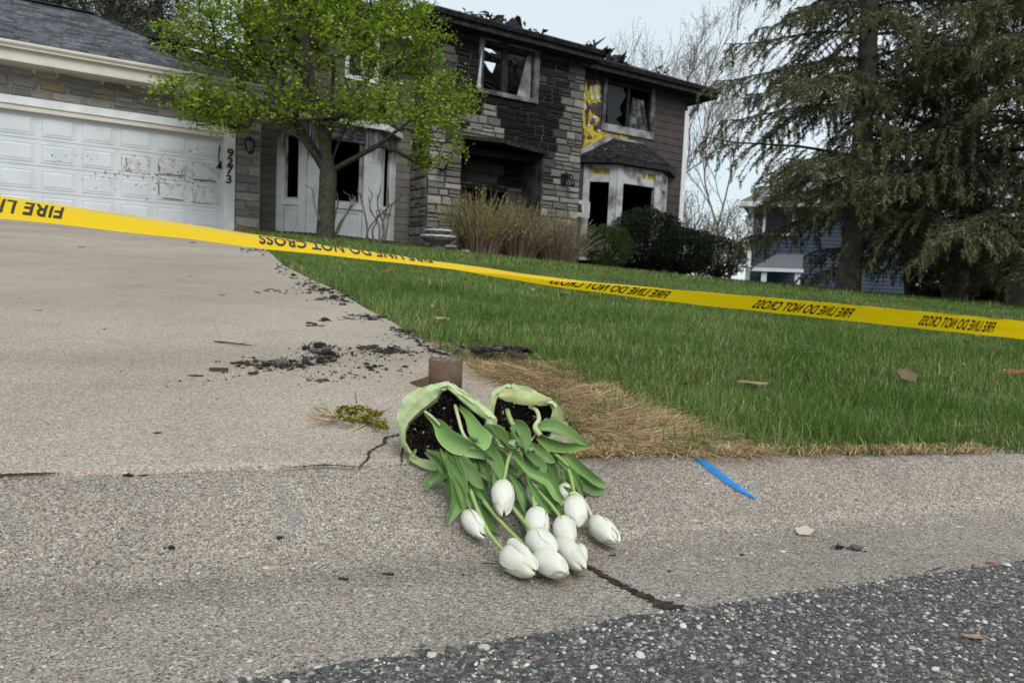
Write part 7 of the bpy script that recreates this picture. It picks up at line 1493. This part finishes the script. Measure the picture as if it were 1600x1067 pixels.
cluster(530, 468, 26, 9, 10, 8, 20, ('chip', 'lump'), 'scrap at the lawn edge under the tape','charred scrap', GD, .35)
cluster(478, 450, 26, 12, 12, 6, 16, ('chip', 'lump'), 'scrap highest up the driveway edge','charred scrap', GD, .45)
cluster(492, 509, 14, 3, 6, 8, 18, ('chip',), 'scrap around the glossy lump','charred scrap', GD)
cluster(430, 458, 24, 4, 6, 6, 14, ('chip',), 'scrap in the small row left of the lawn edge','charred scrap', GD)
cluster(680, 548, 40, 8, 14, 8, 24, ('twig', 'chip'), 'scrap against the dead grass left of the tube','charred scrap', GD, .3)
cluster(390, 392, 16, 3, 6, 4, 9, ('chip',), 'speck at the driveway top by the lawn','charred scrap', GD)
LB2 = 'clump of grey ash and burnt shreds on the lawn corner behind the pots'
cluster(765, 560, 44, 7, 30, 12, 34, ('chip', 'lump', 'twig', 'lump'), 'shred in the ash clump on the lawn corner behind the pots', 'burnt shred', 'burnt shreds in the ash clump', lift=.024)
lay('charred_lump', SCR['lump'][0], 507, 503, 26, 'glossy black charred lump standing out on the driveway', 'charred lump', rot=.6)
lay('charred_lump', SCR['lump'][1], 500, 545, 40, 'largest ragged charred clump in the middle of the driveway litter', 'charred lump', rot=.2)
lay('charred_lump', SCR['lump'][7], 440, 575, 44, 'flat grey ash clump left of the largest charred clump', 'ash clump', rot=.1)
lay('stick', SCR['twig'][0], 367, 541, 82, 'long thin dry stick lying alone on the driveway', 'stick', rot=-.35)
lay('bark_curl', SCR['curl'][0], 342, 583, 28, 'curled brown bark piece left of the burnt litter', 'bark', rot=.2)
lay('bark_curl', SCR['curl'][1], 396, 588, 20, 'rolled bark piece at the near edge of the burnt litter', 'bark', rot=1.2)
lay('bark_chip', SCR['chip'][4], 306, 590, 26, 'thin brown bark sliver farthest left in the litter', 'bark', rot=.3)
lay('dark_flake', SCR['chip'][0], 200, 743, 26, 'wider of the two black flakes lying on the driveway joint', 'burnt flake', rot=-.2)
lay('dark_flake', SCR['chip'][2], 224, 743, 18, 'narrower of the two black flakes lying on the driveway joint', 'burnt flake', rot=.4)
lay('dark_flake', SCR['chip'][1], 246, 680, 15, 'lone black flake on the driveway above the joint flakes', 'burnt flake', rot=.1)
lay('bark_lump', SCR['lump'][4], 437, 841, 17, 'small brown lump on the gutter slope below the pale scuff', 'lump', rot=.3)
lay('tan_pebble', SCR['lump'][3], 268, 857, 20, 'flat orange-tan pebble on the gutter at the left', 'pebble', rot=.1, seed=2)
lay('birch_flake', scrap_mesh(3, m_pale, 'leaf'), 1256, 834, 34, 'pale curled flake lying in the gutter near the black bits', 'flake', rot=.3, lift=.004); bpy.data.objects['birch_flake'].rotation_euler = (.45, -.1, .3)
lay('charred_lump', SCR['lump'][2], 1309, 857, 24, 'left of two black burnt bits lying in the gutter', 'burnt bit', rot=.1)
lay('charred_lump', SCR['lump'][6], 1338, 860, 32, 'right and flatter of two burnt bits lying in the gutter', 'burnt bit', rot=-.3)
lay('stick', SCR['twig'][1], 1465, 889, 46, 'short thick brown stick lying beside the asphalt edge', 'stick', rot=.62)
lay('wood_chip', scrap_mesh(5, M('fresh_wood_chip', (.25, .15, .09), (.42, .29, .19), scale=40, rough=.9), 'chip'), 1520, 1003, 40, 'rusty brown wood chip lying on the asphalt', 'wood chip', rot=-.1)
lay('red_petal_scrap', scrap_mesh(8, M('dark_red_scrap', (.16, .03, .04), (.25, .06, .07), scale=40), 'chip'), 1548, 880, 20, 'dark red scrap by the asphalt edge far along the gutter', 'scrap', rot=.1)
lay('char_dot', SCR['lump'][1], 1160, 867, 10, 'black grain between the tulips and the pale flake', 'burnt grain', rot=0)
lay('char_dot', SCR['lump'][0], 1045, 893, 9, 'black grain on the gutter right of the soil-filled joint', 'burnt grain', rot=0)
lay('seed_husk', SCR['curl'][2], 957, 868, 11, 'small brown seed husk under the lone right tulip bloom', 'seed husk', rot=.1)
lay('seed_husk', SCR['curl'][0], 607, 898, 19, 'paired brown seed husk on the gutter left of the blooms', 'seed husk', rot=.1)
lay('seed_husk', SCR['curl'][1], 537, 906, 17, 'brown seed husk farthest left in the gutter', 'seed husk', rot=-.1)
lay('seed_husk', SCR['lump'][5], 724, 898, 10, 'dark round seed just left of the lowest blooms', 'seed', rot=-.1)
lay('stick', SCR['twig'][3], 765, 881, 30, 'short black twig touching the lowest left bloom', 'stick', rot=.15)
lay('soil_lump', SCR['lump'][0], 912, 776, 13, 'dark soil lump beside the right tulip leaves', 'soil lump', rot=.15)
lay('soil_lump', SCR['lump'][2], 882, 606, 20, 'dark clod on the dead grass right of the small pot', 'clod', rot=.15)
for x, y, s_, nm in ((128, 387, 14, 'pale chip near the top of the driveway'), (301, 380, 11, 'dark chip below the tape at the top of the driveway'), (60, 487, 12, 'bluish dark chip at the far left of the driveway'), (347, 463, 11, 'black chip in the middle of the bare driveway'), (163, 516, 8, 'tiny dark chip on the left of the driveway'), (296, 433, 9, 'tiny chip halfway up the driveway')):
    lay('dark_flake', SCR['chip'][int(x) % 9], x, y, s_, nm, 'chip', rot=.2)
LV = [(690, 511, 34, 0, 'star-shaped tan leaf at the lawn edge above the brown tube'), (722, 469, 20, 2, 'brown leaf on the grass right of the burnt scraps'), (607, 430, 18, 1, 'rust-coloured leaf just under the tape on the lawn'), (1159, 490, 26, 0, 'long tan leaf under the tape right of centre'), (1129, 493, 20, 3, 'curled tan leaf beside the long one under the tape'), (1429, 557, 22, 1, 'rust leaf on the right of the lawn'), (1508, 545, 16, 4, 'small rust leaf under the tape at the right'), (1537, 541, 16, 1, 'upright rust leaf close to the right lawn edge'), (1068, 619, 26, 1, 'flat rust-brown leaf near the dead grass'), (1417, 603, 40, 2, 'long brown leaf low on the right of the lawn'), (1583, 596, 30, 4, 'dark rust leaf at the right border of the lawn')]
for k, (x, y, s_, v_, nm) in enumerate(LV): lay('dry_leaf', LEAVES[v_], x, y, s_, nm, 'dry leaf', 'dry leaves on the lawn', lift=.03, tilt=.5)
lay('bark_chip', scrap_mesh(6, m_dleaf[0], 'chip'), 1174, 611, 48, 'long tan wood splinter lying on the grass by the dead patch', 'wood splinter', rot=-.05, lift=.02)
rr2 = random.Random(4)
for k in range(46):
    x = rr2.uniform(640, 1600); y0_ = 432 + max(0, (x - 1000)) * .11; y = y0_ + rr2.random() ** 1.4 * 150 + 12
    if y > 640: continue
    p = pg(x, y)
    if not on_lawn(np.array([p[0]]), np.array([p[1]]))[0]: continue
    lay('dry_leaf', LEAVES[rr2.choice((0, 0, 2, 3, 5))], x, y, rr2.uniform(5, 11), 'small pale dry leaf caught in the lawn grass', 'dry leaf', 'small dry leaves in the grass', lift=.03, tilt=.6)

# crumbled char too small to pick apart, trailing down the driveway edge
r = np.random.default_rng(44); C = []
for (cx, cy, sx, sy, n) in ((430, 573, 60, 9, 190), (500, 556, 34, 16, 200), (600, 553, 55, 11, 170), (640, 526, 34, 10, 110), (572, 498, 36, 6, 90), (530, 468, 28, 10, 90), (480, 446, 24, 12, 80), (440, 420, 14, 10, 40), (690, 552, 30, 9, 110), (550, 590, 70, 10, 70), (400, 392, 20, 4, 40), (350, 600, 120, 30, 40)):
    for _ in range(n): C.append((r.normal(cx, sx * .6), r.normal(cy, sy * .6)))
vs = []
for (x, y) in C:
    p = pg(x, y); D_ = float((p - CAM) @ FW); a = r.uniform(1.0, 3.6) * (1 if r.random() < .9 else 1.8) / FPX * D_; az = r.uniform(0, 6.28); e = V(math.cos(az), math.sin(az), 0); f_ = V(-e[1], e[0], 0) * r.uniform(.25, .8); z_ = V(0, 0, .0042 + .0005)
    vs.append([p + z_ - e * a, p + z_ + f_ * a, p + z_ + e * a, p + z_ - f_ * a * .8, p + z_ + V(0, 0, a * r.uniform(.3, .8)) + e * a * r.uniform(-.4, .4)])
b_ = np.arange(len(vs))[:, None, None] * 5 + np.array([[0, 1, 4], [1, 2, 4], [2, 3, 4], [3, 0, 4]])[None]
o = link('charred_crumbs', mesh_np('charred_crumbs', np.array(vs).reshape(-1, 3), [b_.reshape(-1, 3)], ramp_island('charred_crumb', [(0, (.008, .008, .008)), (.55, (.03, .026, .023)), (.8, (.08, .055, .04)), (.93, (.16, .155, .15)), (1, (.34, .32, .3))]))); o['kind'] = 'stuff'
